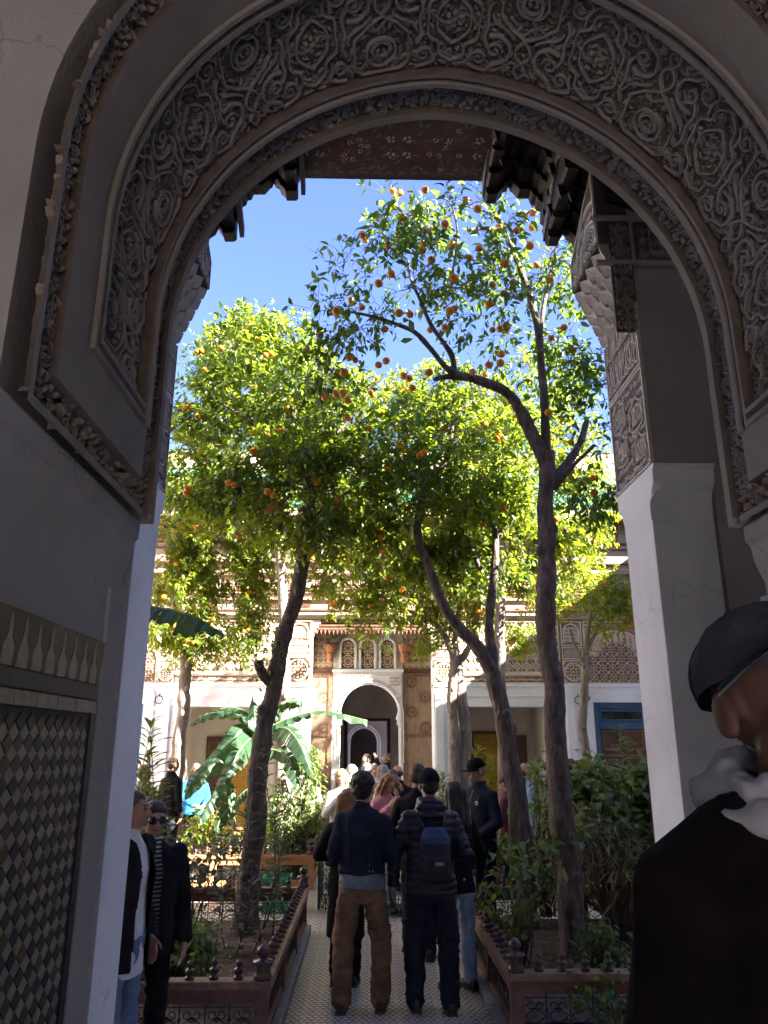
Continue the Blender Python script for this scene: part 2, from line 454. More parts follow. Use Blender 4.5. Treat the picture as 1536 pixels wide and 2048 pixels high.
def motif(u0, kind, flip, jit):
    """one carved field, about 0.36 m along the arch: frames, paired spirals, stems and curled leaves"""
    mb = MB(); rr = random.Random(jit)
    def fn(u, v, h): return soffit(u0+u, v, h) if not flip else soffit(u0+u, V0+V1-v, h)
    w, h = .0035, .012
    j = lambda a=.003: rr.uniform(-a, a)
    C = .104
    def both(f):                                    # mirror about the middle of the field
        f(lambda q: [(C+x, y) for x, y in q], 1); f(lambda q: [(C-x, y) for x, y in q], -1)
    def rib(q, ww=1.0, hh=1.0, c=True): both(lambda M, s: mb.ribbon(M(cr2(q) if c else q), w*ww, h*hh, fn))
    def lf(x, y, l, wd, a): both(lambda M, s: mb.leafblob(M(almond(x+j(), y+j(), l, wd, a)), .008, fn, mid=1.25))
    if kind == 0:
        rib([(0, 1.482), (.058, 1.482), (.080, 1.502), (.080, 1.598), (.046, 1.632), (0, 1.660)], 1, 1, False)
        rib(spiral(0, 1.552, .052, 1.15, -PI/2, 1, 18, .3)); rib(spiral(0, 1.548, .030, .9, PI/2, 1, 12, .3), .8)
        rib([(0, 1.660), (.020, 1.690), (.018, 1.716), (0, 1.735)]); rib([(0, 1.735), (.016, 1.760), (0, 1.788)], .9)
        rib([(.104, 1.668), (.070, 1.664), (.040, 1.690), (.046, 1.735), (.085, 1.76), (.104, 1.790)], 1.3, 1.1)
        rib(spiral(.083, 1.712, .024, 1.3, PI, 1, 14, .25), .85); rib([(.104, 1.60), (.090, 1.625), (.060, 1.640), (.030, 1.662)], .9)
        for x, y, l, wd, a in ((.018, 1.612, .034, .009, .9), (.086, 1.615, .030, .008, 1.9), (.088, 1.50, .034, .008, 1.4), (.092, 1.55, .030, .008, 1.7), (.060, 1.675, .030, .008, .2), (.028, 1.755, .036, .010, .3), (.066, 1.775, .034, .008, .1), (.030, 1.700, .026, .008, 1.1), (.040, 1.50, .024, .007, 1.0), (.102, 1.645, .026, .007, 2.4), (.055, 1.74, .03, .008, 2.0), (.06, 1.60, .022, .006, 2.4), (.012, 1.50, .022, .007, .4), (.086, 1.785, .02, .006, 3.0)): lf(x, y, l, wd, a)
    else:
        rib([(0, 1.500), (.034, 1.520), (.040, 1.556), (.070, 1.580), (.072, 1.630), (.072, 1.680), (.042, 1.704), (.036, 1.740), (0, 1.765)])
        rib([(0, 1.556), (.020, 1.572), (.044, 1.600), (.048, 1.630), (.044, 1.662), (.020, 1.690), (0, 1.706)], .85)
        for q in range(6):
            aa = q*PI/3+PI/6; mb.leafblob([(C+.010*math.cos(aa), 1.631+.010*math.sin(aa)), (C+.020*math.cos(aa+.4), 1.631+.020*math.sin(aa+.4)), (C+.030*math.cos(aa), 1.631+.030*math.sin(aa)), (C+.020*math.cos(aa-.4), 1.631+.020*math.sin(aa-.4))], .009, fn)
        mb.leafblob([(C+.008*math.cos(aa), 1.631+.008*math.sin(aa)) for aa in lin(0, 5.2, 6)], .011, fn)
        rib(spiral(.082, 1.520, .024, 1.4, PI, -1, 14, .22), .9); rib(spiral(.082, 1.744, .024, 1.4, PI, 1, 14, .22), .9)
        rib([(.104, 1.480), (.072, 1.486), (.048, 1.500), (.058, 1.530), (.058, 1.556)], 1.1); rib([(.104, 1.786), (.072, 1.780), (.048, 1.764), (.058, 1.736), (.058, 1.706)], 1.1)
        rib([(.104, 1.560), (.092, 1.590), (.098, 1.632), (.092, 1.672), (.104, 1.704)], 1.3, 1.15)
        for x, y, l, wd, a in ((.004, 1.486, .036, .009, .15), (.004, 1.780, .036, .009, -.15), (.086, 1.576, .026, .007, 1.2), (.086, 1.690, .026, .007, -1.2), (.054, 1.60, .020, .006, .6), (.054, 1.66, .020, .006, -.6), (.018, 1.530, .020, .007, 1.0), (.018, 1.735, .020, .007, -1.0), (.048, 1.548, .024, .007, 2.6), (.048, 1.716, .024, .007, -2.6), (.080, 1.632, .016, .006, .1), (.010, 1.592, .022, .006, .5), (.010, 1.672, .022, .006, -.5)): lf(x, y, l, wd, a)
    return mb
u = .285; k = 0
while u + .20 < AL - .28:
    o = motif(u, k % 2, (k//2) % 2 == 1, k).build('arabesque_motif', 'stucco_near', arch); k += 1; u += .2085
# stems that run the whole length between the fields, with leaves off both sides
mb = MB(); n = int((AL-.58)/.02085)
for v0, ph in ((1.508, 0), (1.633, PI), (1.757, 0)):
    pts = [(.29+i*.01, v0+.017*math.sin(i*.01/.2085*2*PI*2+ph)) for i in range(int((AL-.58)/.01))]
    mb.ribbon(pts, .0042, .006, soffit)
    for i in range(4, len(pts), 5):
        for sg in (-1, 1): mb.leafblob(almond(pts[i][0], pts[i][1], .024, .006, sg*(.7+.4*math.sin(i))+(PI if (i//5) % 2 else 0)), .005, soffit)
mb.build('carved_foliage', 'stucco_near', arch, kind='stuff')
def scatter_band(name, rects, mt, size=.030, dens=1.0, seed=1, hh=.012):
    mb = MB(); rr = random.Random(seed)
    for (u0, u1, v0, v1) in rects:
        nu = max(1, int((u1-u0)/size*dens)); nv = max(1, int((v1-v0)/size*dens+.5))
        for a in range(nu):
            for b in range(nv):
                x = u0+(a+.5+rr.uniform(-.2, .2))*(u1-u0)/nu; y = v0+(b+.5+rr.uniform(-.15, .15))*(v1-v0)/nv
                t = rr.random()
                if t < .45: mb.leafblob(almond(x, y, size*.9, size*.22, rr.uniform(0, 2*PI)), hh, soffit)
                elif t < .8: mb.ribbon(spiral(x, y, size*.45, 1.1, rr.uniform(0, 6), rr.choice((-1, 1)), 8), size*.11, hh, soffit)
                else: mb.leafblob([(x+size*.3*math.cos(q), y+size*.3*math.sin(q)) for q in lin(0, 2*PI*5/6, 6)], hh, soffit)
    return mb.build(name, mt, arch, kind='stuff')
scatter_band('carved_border', [(.085, AL-.085, 1.222, 1.283), (.022, .083, 1.222, 1.935), (AL-.083, AL-.022, 1.222, 1.935)], 'stucco_leaf', .032, 1.45, 2)
scatter_band('carved_border', [(.085, AL-.085, 1.845, 1.935)], 'stucco_near', .027, 1.5, 3)
scatter_band('carved_filling', [(.29, AL-.29, 1.474, 1.792)], 'stucco_near_leaf', .023, 1.25, 6, .0055)
mb = MB()                                                                       # small beads in the groove between the double lines
n = int((AL-.5)/.022)
for i in range(n):
    u = .25+(i+.5)*(AL-.5)/n
    mb.leafblob([(u-.006, 1.438), (u+.006, 1.438), (u+.006, 1.450), (u-.006, 1.450)], .022, soffit)
mb.build('bead_course', 'stucco_leaf', arch, kind='stuff')

# ---------------------------------------------------------------- zellige dado on the left reveal
mat('tile_white', (.25, .23, .19), (.38, .345, .29), 30, .5, .1, 60, island=.2, spec=.3, coord='pos')
mat('tile_green', (.018, .036, .026), (.034, .058, .042), 30, .5, spec=.3)
mat('tile_navy', (.018, .018, .032), (.035, .034, .055), 30, .5, spec=.3)
mat('tile_brown', (.05, .028, .020), (.085, .047, .032), 30, .5, spec=.3)
mat('tile_ochre', (.09, .055, .026), (.13, .085, .04), 30, .5, spec=.3)
mat('grout', (.075, .07, .065), (.11, .105, .10), 20, .9)
dado = thing('tiled_dado', 'mosaic dado of white and dark diamond tiles on the reveal wall under the arch', 'tiled wall', (-.63, 1.3, RZ))
XD = -.632
MB().box(XD-.02, XD, .905, 1.845, RZ+.002, 2.235).build('mortar_bed', 'grout', dado)
tw, th = .044, .037
def dia_mesh(nm, mt, s=.96):
    mb = MB(); a, b = tw/2*s, th/2*s
    mb.add([(0, -a, 0), (0, 0, -b), (0, a, 0), (0, 0, b), (.003, -a*.92, 0), (.003, 0, -b*.92), (.003, a*.92, 0), (.003, 0, b*.92)],
           [(4, 5, 6, 7), (0, 1, 5, 4), (1, 2, 6, 5), (2, 3, 7, 6), (3, 0, 4, 7)])
    return mb.mesh(nm, mt)
dm = {k: dia_mesh('diamond_tile', 'tile_'+k) for k in ('white', 'green', 'navy', 'brown', 'ochre')}
rest = {k: MB() for k in dm}
cnt = 0; rr = random.Random(3)
cells = []
for row in range(110):
    z = RZ + .03 + row*th/2
    if z > 2.05: break
    for c in range(24):
        y = 1.785 - (c + (.5 if row % 2 else 0))*tw
        if y < .925: continue
        cells.append((y, z, row, c))
cells.sort(key=lambda t: -t[1]+abs(t[0]-1.2)*.5)
for (y, z, row, c) in cells:
    if row % 2 == 0: k = 'white'
    else: k = ('green', 'navy', 'brown', 'green', 'navy', 'brown', 'ochre')[(c*2+(row//2)*3) % 7]
    dz, dy = rr.uniform(-.0012, .0012), rr.uniform(-.0012, .0012)
    if cnt < 296:
        piece('diamond_tile', dm[k], dado, (XD+.001, y+dy, z+dz), (0, 0, rr.uniform(-.05, .05))); cnt += 1
    else:
        me = dm[k]; rest[k].add([(XD+.001+v.co.x, y+dy+v.co.y, z+dz+v.co.z) for v in me.vertices], [tuple(p.vertices) for p in me.polygons])
mb = MB(); keys = list(rest)
for i, k in enumerate(keys): mb.add(rest[k].v, rest[k].f, i)
mb.build('diamond_tile_field', ['tile_'+k for k in keys], dado, kind='stuff')
MB().box(XD, XD+.005, .905, 1.842, 2.098, 2.130).build('dark_course', 'tile_navy', dado)
for i in range(9): MB().box(XD, XD+.006, .91+i*.1, .91+i*.1+(.097 if i < 8 else .13), 2.068, 2.094).build('white_course', 'tile_white', dado)
MB().box(XD, XD+.005, 1.814, 1.842, RZ, 2.094).build('edge_course', 'tile_navy', dado)
for i in range(15):                                                             # merlon tiles, light ones pointing up and dark ones down
    y0 = .905+i*.062
    mb = MB(); mb.prism([(y0+.004, 2.133), (y0+.044, 2.133), (y0+.046, 2.165), (y0+.032, 2.185), (y0+.029, 2.214), (y0+.024, 2.232), (y0+.019, 2.214), (y0+.016, 2.185), (y0+.002, 2.165)], 'x', XD, XD+.005)
    mb.build('merlon_tile', 'tile_white', dado)
    mb = MB(); mb.prism([(y0+.027, 2.232), (y0+.034, 2.19), (y0+.049, 2.166), (y0+.047, 2.136), (y0+.060, 2.136), (y0+.062, 2.166), (y0+.076, 2.19), (y0+.083, 2.232)], 'x', XD, XD+.0042)
    if y0+.083 < 1.86: mb.build('merlon_tile', random.choice(['tile_brown', 'tile_ochre', 'tile_green', 'tile_brown']), dado)
# ================================================================ portico on our side of the court
PY0, PY1 = 3.90, 4.50
PXL, PXR = -1.25, 1.55
PCX = (PXL+PXR)/2
BZ = 5.84
def ZP(px, py, y=PY1): return W(px, py, y).z
z_pan = ZP(1240, 995); z_split = ZP(1222, 815); z_corb = ZP(1212, 730); z_corb2 = ZP(1168, 620); z_top = ZP(1163, 540)
MB().box(-9, 9, 1.97, PY0, -.05, -.001).build('gallery_floor', 'floor_grey', kind='structure')
mb = MB(); mb.box(-9, 9, 1.97, PY1+.5, 6.55, 6.75); mb.build('gallery_ceiling', 'wood_dark', kind='structure')
mb = MB(); mb.box(-9.2, -9, .9, PY1, -.05, 6.55); mb.box(9, 9.2, .9, PY1, -.05, 6.55); mb.box(4.0, 9, 1.2, 1.96, -.05, 6.55); mb.box(-9, -3.0, 1.2, 1.96, -.05, 6.55); mb.box(-3, 4.0, 1.2, 1.96, 5.301, 6.55); tag(mb.build('gallery_wall', 'plaster_grey'), 'plaster walls closing the shaded gallery beyond the arch', 'wall')
portico = thing('portico', 'near portico wall with two tall white piers carrying a dark painted timber beam', 'portico', (PCX, 4.2, 0))
mb = MB()
for sx in (-1, 1):
    x0 = PXL if sx < 0 else PXR
    xs = lambda a, b: (min(x0+sx*a, x0+sx*b), max(x0+sx*a, x0+sx*b))
    a = xs(.34, 2.0); mb.box(a[0], a[1], PY0+.03, PY1-.03, 0, 6.6)
    a = xs(.02, .34); mb.box(a[0], a[1], PY0+.03, PY1-.03, z_pan-.02, 6.6)
    a = xs(4.2, 7.4); mb.box(a[0], a[1], PY0+.03, PY1-.03, 0, 6.6)
    a = xs(2.0, 4.2); mb.box(a[0], a[1], PY0+.03, PY1-.03, 3.3, 6.6)  # side openings below, out of view, added to light the gallery
mb.build('masonry', 'plaster_grey', portico)
for sx in (-1, 1):                                     # pier jambs: profile in y,z with rounded corbels at the head
    x0 = PXL if sx < 0 else PXR
    zc = z_pan
    poly = [(PY0+.07, 0), (PY1-.085, 0), (PY1-.085, zc-.34), (PY1-.078, zc-.22), (PY1-.05, zc-.14), (PY1, zc-.115), (PY1, zc-.03), (PY1+.02, zc-.028), (PY1+.02, zc), (PY0-.02, zc), (PY0-.02, zc-.028),
            (PY0, zc-.03), (PY0, zc-.10), (PY0+.045, zc-.14), (PY0+.066, zc-.20), (PY0+.07, zc-.30)]
    mb = MB(); mb.prism(poly, 'x', min(x0, x0+sx*.34), max(x0, x0+sx*.34)); mb.build('pier_jamb', 'plaster_white', portico, bevel=.006)
    # engaged pilaster with a round head on the gallery face
    xa, xb = W(1302, 1060, PY0).x-PXR, W(1386, 1060, PY0).x-PXR
    r = (xb-xa)/2; xc = x0+sx*(xa+r); zt = W(1340, 975, PY0).z
    mb = MB(); mb.prism([(xc-r, 0), (xc+r, 0), (xc+r, zt-r-.08), (xc-r, zt-r-.08)], 'y', PY0-.035, PY0+.06); mb.build('pilaster', 'plaster_white', portico, bevel=.006)
    mb = MB(); mb.prism([(xc-r*.97, zt-r-.08)] + [(xc+r*.97*math.cos(t), zt-r+r*math.sin(t)) for t in lin(0, PI, 13)][::-1] + [(xc+r*.97, zt-r-.08)], 'y', PY0-.012, PY0+.06); mb.build('pilaster_head', 'plaster_white', portico, recalc=True, bevel=.004)

# lattice of interlaced lobed loops, real relief on any surface fn(u,v,h)
def lattice(mb, u0, u1, v0, v1, cu, cv, fn, w=.008, h=.012, style=0, m=0):
    nu, nv = max(1, round((u1-u0)/cu)), max(1, round((v1-v0)/cv))
    cu, cv = (u1-u0)/nu, (v1-v0)/nv
    for i in range(nu):
        for j in range(nv):
            a, b = u0+i*cu, v0+j*cv
            def P(s, t): return (a+s*cu, b+t*cv)
            if style == 0:      # lobed net
                mb.ribbon([P(*q) for q in ((0, .5), (.12, .62), (.22, .60), (.30, .75), (.44, .82), (.5, 1))], w, h, fn, m)
                mb.ribbon([P(*q) for q in ((1, .5), (.88, .62), (.78, .60), (.70, .75), (.56, .82), (.5, 1))], w, h, fn, m)
                mb.ribbon([P(*q) for q in ((0, .5), (.12, .38), (.22, .40), (.30, .25), (.44, .18), (.5, 0))], w, h, fn, m)
                mb.ribbon([P(*q) for q in ((1, .5), (.88, .38), (.78, .40), (.70, .25), (.56, .18), (.5, 0))], w, h, fn, m)
                mb.ribbon([P(*q) for q in ((.5, .32), (.36, .42), (.42, .56), (.5, .68), (.58, .56), (.64, .42), (.5, .32))], w*.7, h*.8, fn, m)
                mb.ribbon([P(*q) for q in ((0, .92), (.1, .86), (.0, .75))], w*.8, h*.8, fn, m); mb.ribbon([P(*q) for q in ((1, .08), (.9, .14), (1, .25))], w*.8, h*.8, fn, m)
            elif style == 1:    # rosette
                c = P(.5, .5); r = min(cu, cv)*.48
                for k in range(8):
                    q = k*PI/4
                    mb.leafblob([(c[0]+r*(.42*math.cos(q)), c[1]+r*(.42*math.sin(q))), (c[0]+r*.75*math.cos(q+.22), c[1]+r*.75*math.sin(q+.22)), (c[0]+r*math.cos(q), c[1]+r*math.sin(q)), (c[0]+r*.75*math.cos(q-.22), c[1]+r*.75*math.sin(q-.22))], h, fn, m)
                mb.leafblob([(c[0]+r*.24*math.cos(q), c[1]+r*.24*math.sin(q)) for q in lin(0, 2*PI*5/6, 6)], h, fn, m)
                mb.ribbon([P(0, 0), P(.14, .14)], w, h, fn, m); mb.ribbon([P(1, 1), P(.86, .86)], w, h, fn, m); mb.ribbon([P(0, 1), P(.14, .86)], w, h, fn, m); mb.ribbon([P(1, 0), P(.86, .14)], w, h, fn, m)
            elif style == 2:    # tall script-like strokes
                rr = random.Random(i*31+j*7+int(a*100))
                for q in range(3):
                    s = .15+.33*q+rr.uniform(-.06, .06)
                    mb.ribbon(cr_([P(s, .04), P(s+rr.uniform(-.08, .08), .35), P(s, .7), P(s+rr.uniform(-.12, .12), .97)]), w, h, fn, m)
                mb.ribbon(cr_([P(0, .12), P(.3, .05+rr.random()*.1), P(.6, .2), P(1, .1)]), w, h, fn, m)
                c = P(rr.uniform(.3, .7), rr.uniform(.3, .7)); mb.ribbon(spiral(c[0], c[1], cu*.22, 1.2, rr.random()*6, 1, 10), w*.8, h, fn, m)
                c = P(rr.uniform(.3, .7), rr.uniform(.6, .9)); mb.ribbon(spiral(c[0], c[1], cu*.18, 1.1, rr.random()*6, -1, 9), w*.8, h, fn, m)
            elif style == 3:    # curled vine
                s = 1 if (i+j) % 2 else -1
                mb.ribbon(cr_([P(0, .5), P(.25, .5+.3*s), P(.5, .5), P(.75, .5-.3*s), P(1, .5)], 3), w, h, fn, m)
                c = P(.27, .5-.02*s); mb.ribbon(spiral(c[0], c[1], cv*.20, 1.1, 0, s, 9), w*.8, h, fn, m)
                c = P(.75, .5+.02*s); mb.ribbon(spiral(c[0], c[1], cv*.20, 1.1, PI, s, 9), w*.8, h, fn, m)
                mb.leafblob(almond(*P(.5, .5), cv*.45, cv*.1, 1.2*s), h, fn, m); mb.leafblob(almond(*P(.05, .5), cv*.4, cv*.1, -1.3*s), h, fn, m)
    return mb
def cr_(pts, per=4): return cr2(pts, per)
# carved panels of the pier jambs
for sx in (-1, 1):
    x0 = PXL if sx < 0 else PXR
    fj = lambda u, v, h, x0=x0, sx=sx: (x0+sx*.016-sx*h, u, v)
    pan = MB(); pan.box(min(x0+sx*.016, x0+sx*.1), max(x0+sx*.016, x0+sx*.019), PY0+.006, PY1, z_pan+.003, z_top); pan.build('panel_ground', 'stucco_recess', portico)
    mb = MB()
    for y in (PY0+.011, PY1-.011): mb.ribbon([(y, z_pan+.005), (y, z_corb+.1)], .010, .018, fj)
    for z in (z_pan+.012, z_split-.012, z_split+.012): mb.ribbon([(PY0, z), (PY1, z)], .009, .018, fj)
    mb.build('panel_frame', 'stucco_pale', portico)
    mb = MB()                                            # two columns of cartouches with script inside
    for c in range(2):
        for k in range(3):
            uc = PY0+.16+c*.28; hz = (z_split-z_pan)/2.5; vc = z_pan+.12+(k+.12+.5*c*.9)*hz*.9
            if vc > z_split-.1: continue
            L_ = [(0, -.5), (.32, -.42), (.42, -.2), (.34, .05), (.42, .26), (.2, .34), (.0, .56)]
            L_ = L_ + [(-a, b) for a, b in L_[::-1][1:-1]]
            mb.ribbon([(uc+a*.27, vc+b*hz*.8) for a, b in L_], .006, .016, fj, closed=True)
            lattice(mb, uc-.08, uc+.08, vc-hz*.27, vc+hz*.24, .08, .15, fj, .0055, .013, 2)
    lattice(mb, PY0+.02, PY1-.02, z_pan+.02, z_split-.02, .075, .075, fj, .0035, .006, 3)
    mb.build('cartouche_carving', 'stucco_pale', portico, kind='stuff')
    mb = MB(); lattice(mb, PY0+.03, PY1-.03, z_split+.03, z_corb2, .11, .25, fj, .0065, .016, 2); lattice(mb, PY0+.03, PY1-.03, z_split+.03, z_corb2, .11, .12, fj, .004, .008, 3)
    mb.build('script_carving', 'stucco_pale', portico, kind='stuff')
    # overhanging stalactite corbel with a lobed arch above
    ov = .165
    tiers = 5
    tm = [MB() for _ in range(tiers)]
    zb, zt_ = z_split+.42, z_corb2+.12
    hz = (zt_-zb)/tiers
    for t in range(tiers):
        d0, d1 = ov*t/tiers, ov*(t+1)/tiers
        n = 4 + (t % 2)
        for k in range(n):
            ya = PY0+.05+(PY1-PY0-.05)*(k)/n; yb = PY0+.05+(PY1-PY0-.05)*(k+1)/n; ym = (ya+yb)/2
            if t < 2 and k < 2-t: continue
            xi = x0+sx*.02; xo0, xo1 = x0-sx*d0, x0-sx*(d1)
            z0_, z1_ = zb+t*hz, zb+(t+1)*hz
            # niche: two curved facets meeting in a spine, pointed foot
            prof = [(0, -.35), (.25, -.05), (.6, .45), (1, 1)]
            vsl = []
            for s_, zz in prof:
                xx = xo0+(xo1-xo0)*s_
                vsl.append([(xx, ya+.004, z0_+hz*max(zz, .1)), (xx-sx*.0+sx*.075*(1-.55*s_), ym, z0_+hz*zz-.02), (xx, yb-.004, z0_+hz*max(zz, .1))])
            fl = [p for r_ in vsl for p in r_] + [(xi, ya+.004, z1_), (xi, ym, z1_), (xi, yb-.004, z1_), (xi, ya+.004, z0_+hz*.1), (xi, ym, z0_-hz*.35), (xi, yb-.004, z0_+hz*.1)]
            fs = []
            for q in range(3): fs += [(q*3, q*3+1, q*3+4, q*3+3), (q*3+1, q*3+2, q*3+5, q*3+4)]
            fs += [(9, 10, 13, 12), (10, 11, 14, 13), (0, 3, 6, 9, 12, 15), (2, 17, 14, 11, 8, 5), (0, 15, 16, 1), (1, 16, 17, 2)]
            tm[t].add(fl, fs)
    for t in range(tiers): tm[t].build('stalactite_tier', 'stucco_pale', portico, recalc=True)
    xo = x0-sx*ov
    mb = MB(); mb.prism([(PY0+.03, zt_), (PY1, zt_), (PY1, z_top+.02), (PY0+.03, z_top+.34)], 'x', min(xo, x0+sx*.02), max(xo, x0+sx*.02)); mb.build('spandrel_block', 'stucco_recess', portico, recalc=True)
    fo = lambda u, v, h, xo=xo, sx=sx: (xo-sx*h, u, v)
    mb = MB(); yc = PY0+.18
    for r_, ww in ((.37, .011), (.25, .010), (.22, .006)):
        mb.ribbon([(yc+r_*.85*math.cos(q), zt_-.05+r_*1.05*math.sin(q)) for q in lin(.2, PI*.80, 14) if PY0+.03 < yc+r_*.85*math.cos(q) < PY1], ww, .014, fo)
    mb.ribbon([(PY1-.012, zt_), (PY1-.012, z_top)], .01, .014, fo); mb.ribbon([(PY0+.04, zt_), (PY0+.04, z_top+.3)], .009, .014, fo); mb.ribbon([(PY0+.03, z_top+.32), (PY1, z_top+.01)], .010, .014, fo)
    lattice(mb, PY0+.05, PY1-.03, zt_+.01, zt_+.2, .09, .09, fo, .005, .010, 0)
    lattice(mb, PY0+.05, PY1-.2, zt_+.2, z_top+.1, .10, .10, fo, .0055, .010, 3)
    mb.build('spandrel_carving', 'stucco_pale', portico, kind='stuff')
    # carved frieze and upright carved strip on the gallery face
    fg = lambda u, v, h: (u, PY0+.011-h, v)
    dx = lambda px, py: x0+sx*(W(px, py, PY0).x-PXR)
    xa, xb = sorted((dx(1272, 480), dx(1480, 480))); za, zb2 = W(1300, 522, PY0).z, W(1300, 442, PY0).z
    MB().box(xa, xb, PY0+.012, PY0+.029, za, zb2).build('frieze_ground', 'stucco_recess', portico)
    mb = MB()
    for z in (za-.012, zb2+.02): mb.ribbon([(xa-.25*(sx > 0), z), (xb+.25*(sx < 0), z)], .016, .02, fg)
    mb.build('frieze_moulding', 'plaster_grey', portico)
    mb = MB(); lattice(mb, xa+.02, xb-.02, za+.015, zb2-.02, .10, .09, fg, .006, .012, 3)
    for k in range(3):
        q = (xb-.2-k*.42) if sx < 0 else (xa+.2+k*.42)
        if not xa+.12 < q < xb-.12: continue
        mb.ribbon([(q-.12, za+.05), (q+.12, za+.05), (q+.12, zb2-.06), (q-.12, zb2-.06)], .012, .018, fg, closed=True)
        lattice(mb, q-.1, q+.1, za+.07, zb2-.08, .07, .07, fg, .005, .012, 1)
    mb.build('frieze_carving', 'stucco_leaf', portico, kind='stuff')
    xa, xb = sorted((dx(1226, 560), dx(1270, 560))); za = W(1260, 660, PY0).z
    MB().box(xa, xb, PY0+.013, PY0+.029, za, zb2).build('strip_ground', 'stucco_recess', portico)
    mb = MB(); lattice(mb, xa+.012, xb-.012, za, zb2-.02, .14, .12, fg, .008, .014, 0); lattice(mb, xa+.012, xb-.012, za, zb2-.02, .07, .07, fg, .005, .010, 3)
    mb.build('strip_carving', 'stucco_leaf', portico, kind='stuff')

# ---------------------------------------------------------------- painted timber beam with stepped brackets
beam = thing('painted_beam', 'dark painted timber beam over the portico opening, flowers on its underside', 'beam', (PCX, 4.2, BZ))
mb = MB(); mb.box(-3.2, 3.5, PY0, PY1+.02, BZ, BZ+.7); mb.build('timber', 'wood_dark', beam, bevel=.01)
mat('paint_floral', (.060, .034, .030), (.095, .055, .048), 9, .8, .3, 40)
mat('paint_petal', (.52, .43, .38), None, rough=.8)
mat('paint_foliage', (.10, .11, .085), (.15, .15, .11), 20, .8)
mat('paint_red', (.26, .08, .06), None, rough=.8)
xa, xb = W(600, 352, PY1).x, W(988, 352, PY1).x
fb = lambda u, v, h: (u, v, BZ-.004-h)
MB().box(xa-.1, xb+.1, PY0+.02, PY1-.02, BZ-.004, BZ).build('soffit_board', 'paint_floral', beam)
rr = random.Random(8); fl = MB(); fo_ = MB()
def flower(x, y, r, mm, mbx):
    for k in range(5):
        q = k*2*PI/5+rr.random()
        mbx.leafblob([(x+r*.25*math.cos(q), y+r*.25*math.sin(q)), (x+r*.9*math.cos(q+.5), y+r*.9*math.sin(q+.5)), (x+r*1.15*math.cos(q), y+r*1.15*math.sin(q)), (x+r*.9*math.cos(q-.5), y+r*.9*math.sin(q-.5))], .002, fb, mm)
for k in range(5):
    xc = xa+.1+k*(xb-xa-.2)/4; yc = (PY0+PY1)/2
    if k % 2 == 0:
        for a in (-1, 1):
            for b in (-1, 1): flower(xc+a*.055, yc+b*.07, .030, 0, fl)
        flower(xc, yc, .024, 1, fl)
    else:
        for q in range(26): flower(xc+rr.gauss(0, .065), yc+rr.gauss(0, .09), .020, rr.choice((0, 1, 1)), fl)
    for q in range(14): fo_.leafblob(almond(xc+rr.uniform(-.17, .17), yc+rr.uniform(-.23, .23), .07, .018, rr.uniform(0, 6)), .001, fb)
    for s in (-1, 1):
        for a in (-1, 1): fo_.leafblob(almond(xc+.15, yc+s*.16, .09, .022, PI/2*s+a*.6), .0015, fb)
for q in range(16): fo_.leafblob([(xa+.04+q*.085+.035*math.cos(t), PY1-.05-.025*math.sin(t)) for t in lin(0, PI, 6)], .0015, fb)
fl.build('painted_flowers', ['paint_petal', 'paint_red'], beam); fo_.build('painted_leaves', 'paint_foliage', beam)
sil = [(604, 330), (603, 355), (597, 368), (597, 398), (593, 402), (574, 402), (571, 396), (562, 388), (560, 380), (552, 376), (548, 368), (545, 376), (541, 378), (530, 390), (508, 390), (504, 400), (496, 402), (493, 411), (484, 416), (484, 440),
       (476, 446), (474, 480), (469, 484), (450, 484), (447, 474), (440, 466), (438, 458), (432, 470), (420, 478), (418, 486), (409, 492), (410, 504), (404, 510), (400, 540), (330, 560)]
prof = [(W(a, b, PY1).x, W(a, b, PY1).z) for a, b in sil]
prof = [(prof[-1][0], BZ+.001)] + prof[::-1][0:len(prof)-1] + [(prof[0][0], BZ+.001)]
for sx in (-1, 1):
    pts = prof if sx < 0 else [(2*PCX-a, b) for a, b in prof]
    br = thing('stepped_bracket', 'dark stepped wooden corbel hanging at the %s end of the beam, against %s' % (('left', 'the open sky') if sx < 0 else ('right', 'the orange tree')), 'bracket', (PCX+sx*1.2, 4.3, BZ), 'stepped corbels under the painted beam')
    # slices at different depths with shrinking drop give the tiers
    slices = [(PY1-.10, PY1, 0), (PY1-.24, PY1-.10, .05), (PY1-.40, PY1-.24, .10), (PY0, PY1-.40, .13)]
    for k, (ya, yb, up) in enumerate(slices):
        mb = MB(); mb.prism([(x, min(BZ, z+up)) for x, z in pts], 'y', ya, yb-.002); mb.build('tier', 'wood_dark', br, recalc=True)
    mb = MB()                                            # small hanging prisms between the tiers
    for k in range(34):
        q = rr.random(); i = int(q*(len(pts)-4))+2; x, z = pts[i]; y = rr.uniform(PY0+.05, PY1-.05)
        mb.add([(x-.03, y-.03, z+.14), (x+.03, y-.03, z+.14), (x+.03, y+.03, z+.14), (x-.03, y+.03, z+.14), (x, y, z+.02+rr.uniform(0, .05))], [(0, 1, 4), (1, 2, 4), (2, 3, 4), (3, 0, 4), (3, 2, 1, 0)])
    mb.build('pendants', 'wood_dark', br, kind='stuff')
    for (i0, i1) in ((0, 0),):
        pass
    for px0, py0, pw in ((597, 395, .05), (474, 480, .06)):   # added pale boards paint in the lit faces of the pendants
        x = W(px0, py0, PY1).x; z = W(px0, py0, PY1).z
        if sx > 0: x = 2*PCX-x
        mb = MB(); mb.prism([(PY0+.06, z+.30), (PY1-.0, z+.02), (PY1-.0, z+.10), (PY0+.30, z+.27), (PY0+.20, z+.22), (PY0+.14, z+.34)], 'x', x-sx*.018 if sx < 0 else x-.012, x-sx*.018+.03 if sx < 0 else x+.018)
        mb.build('lit_face_board', 'stucco_leaf', br, recalc=True)
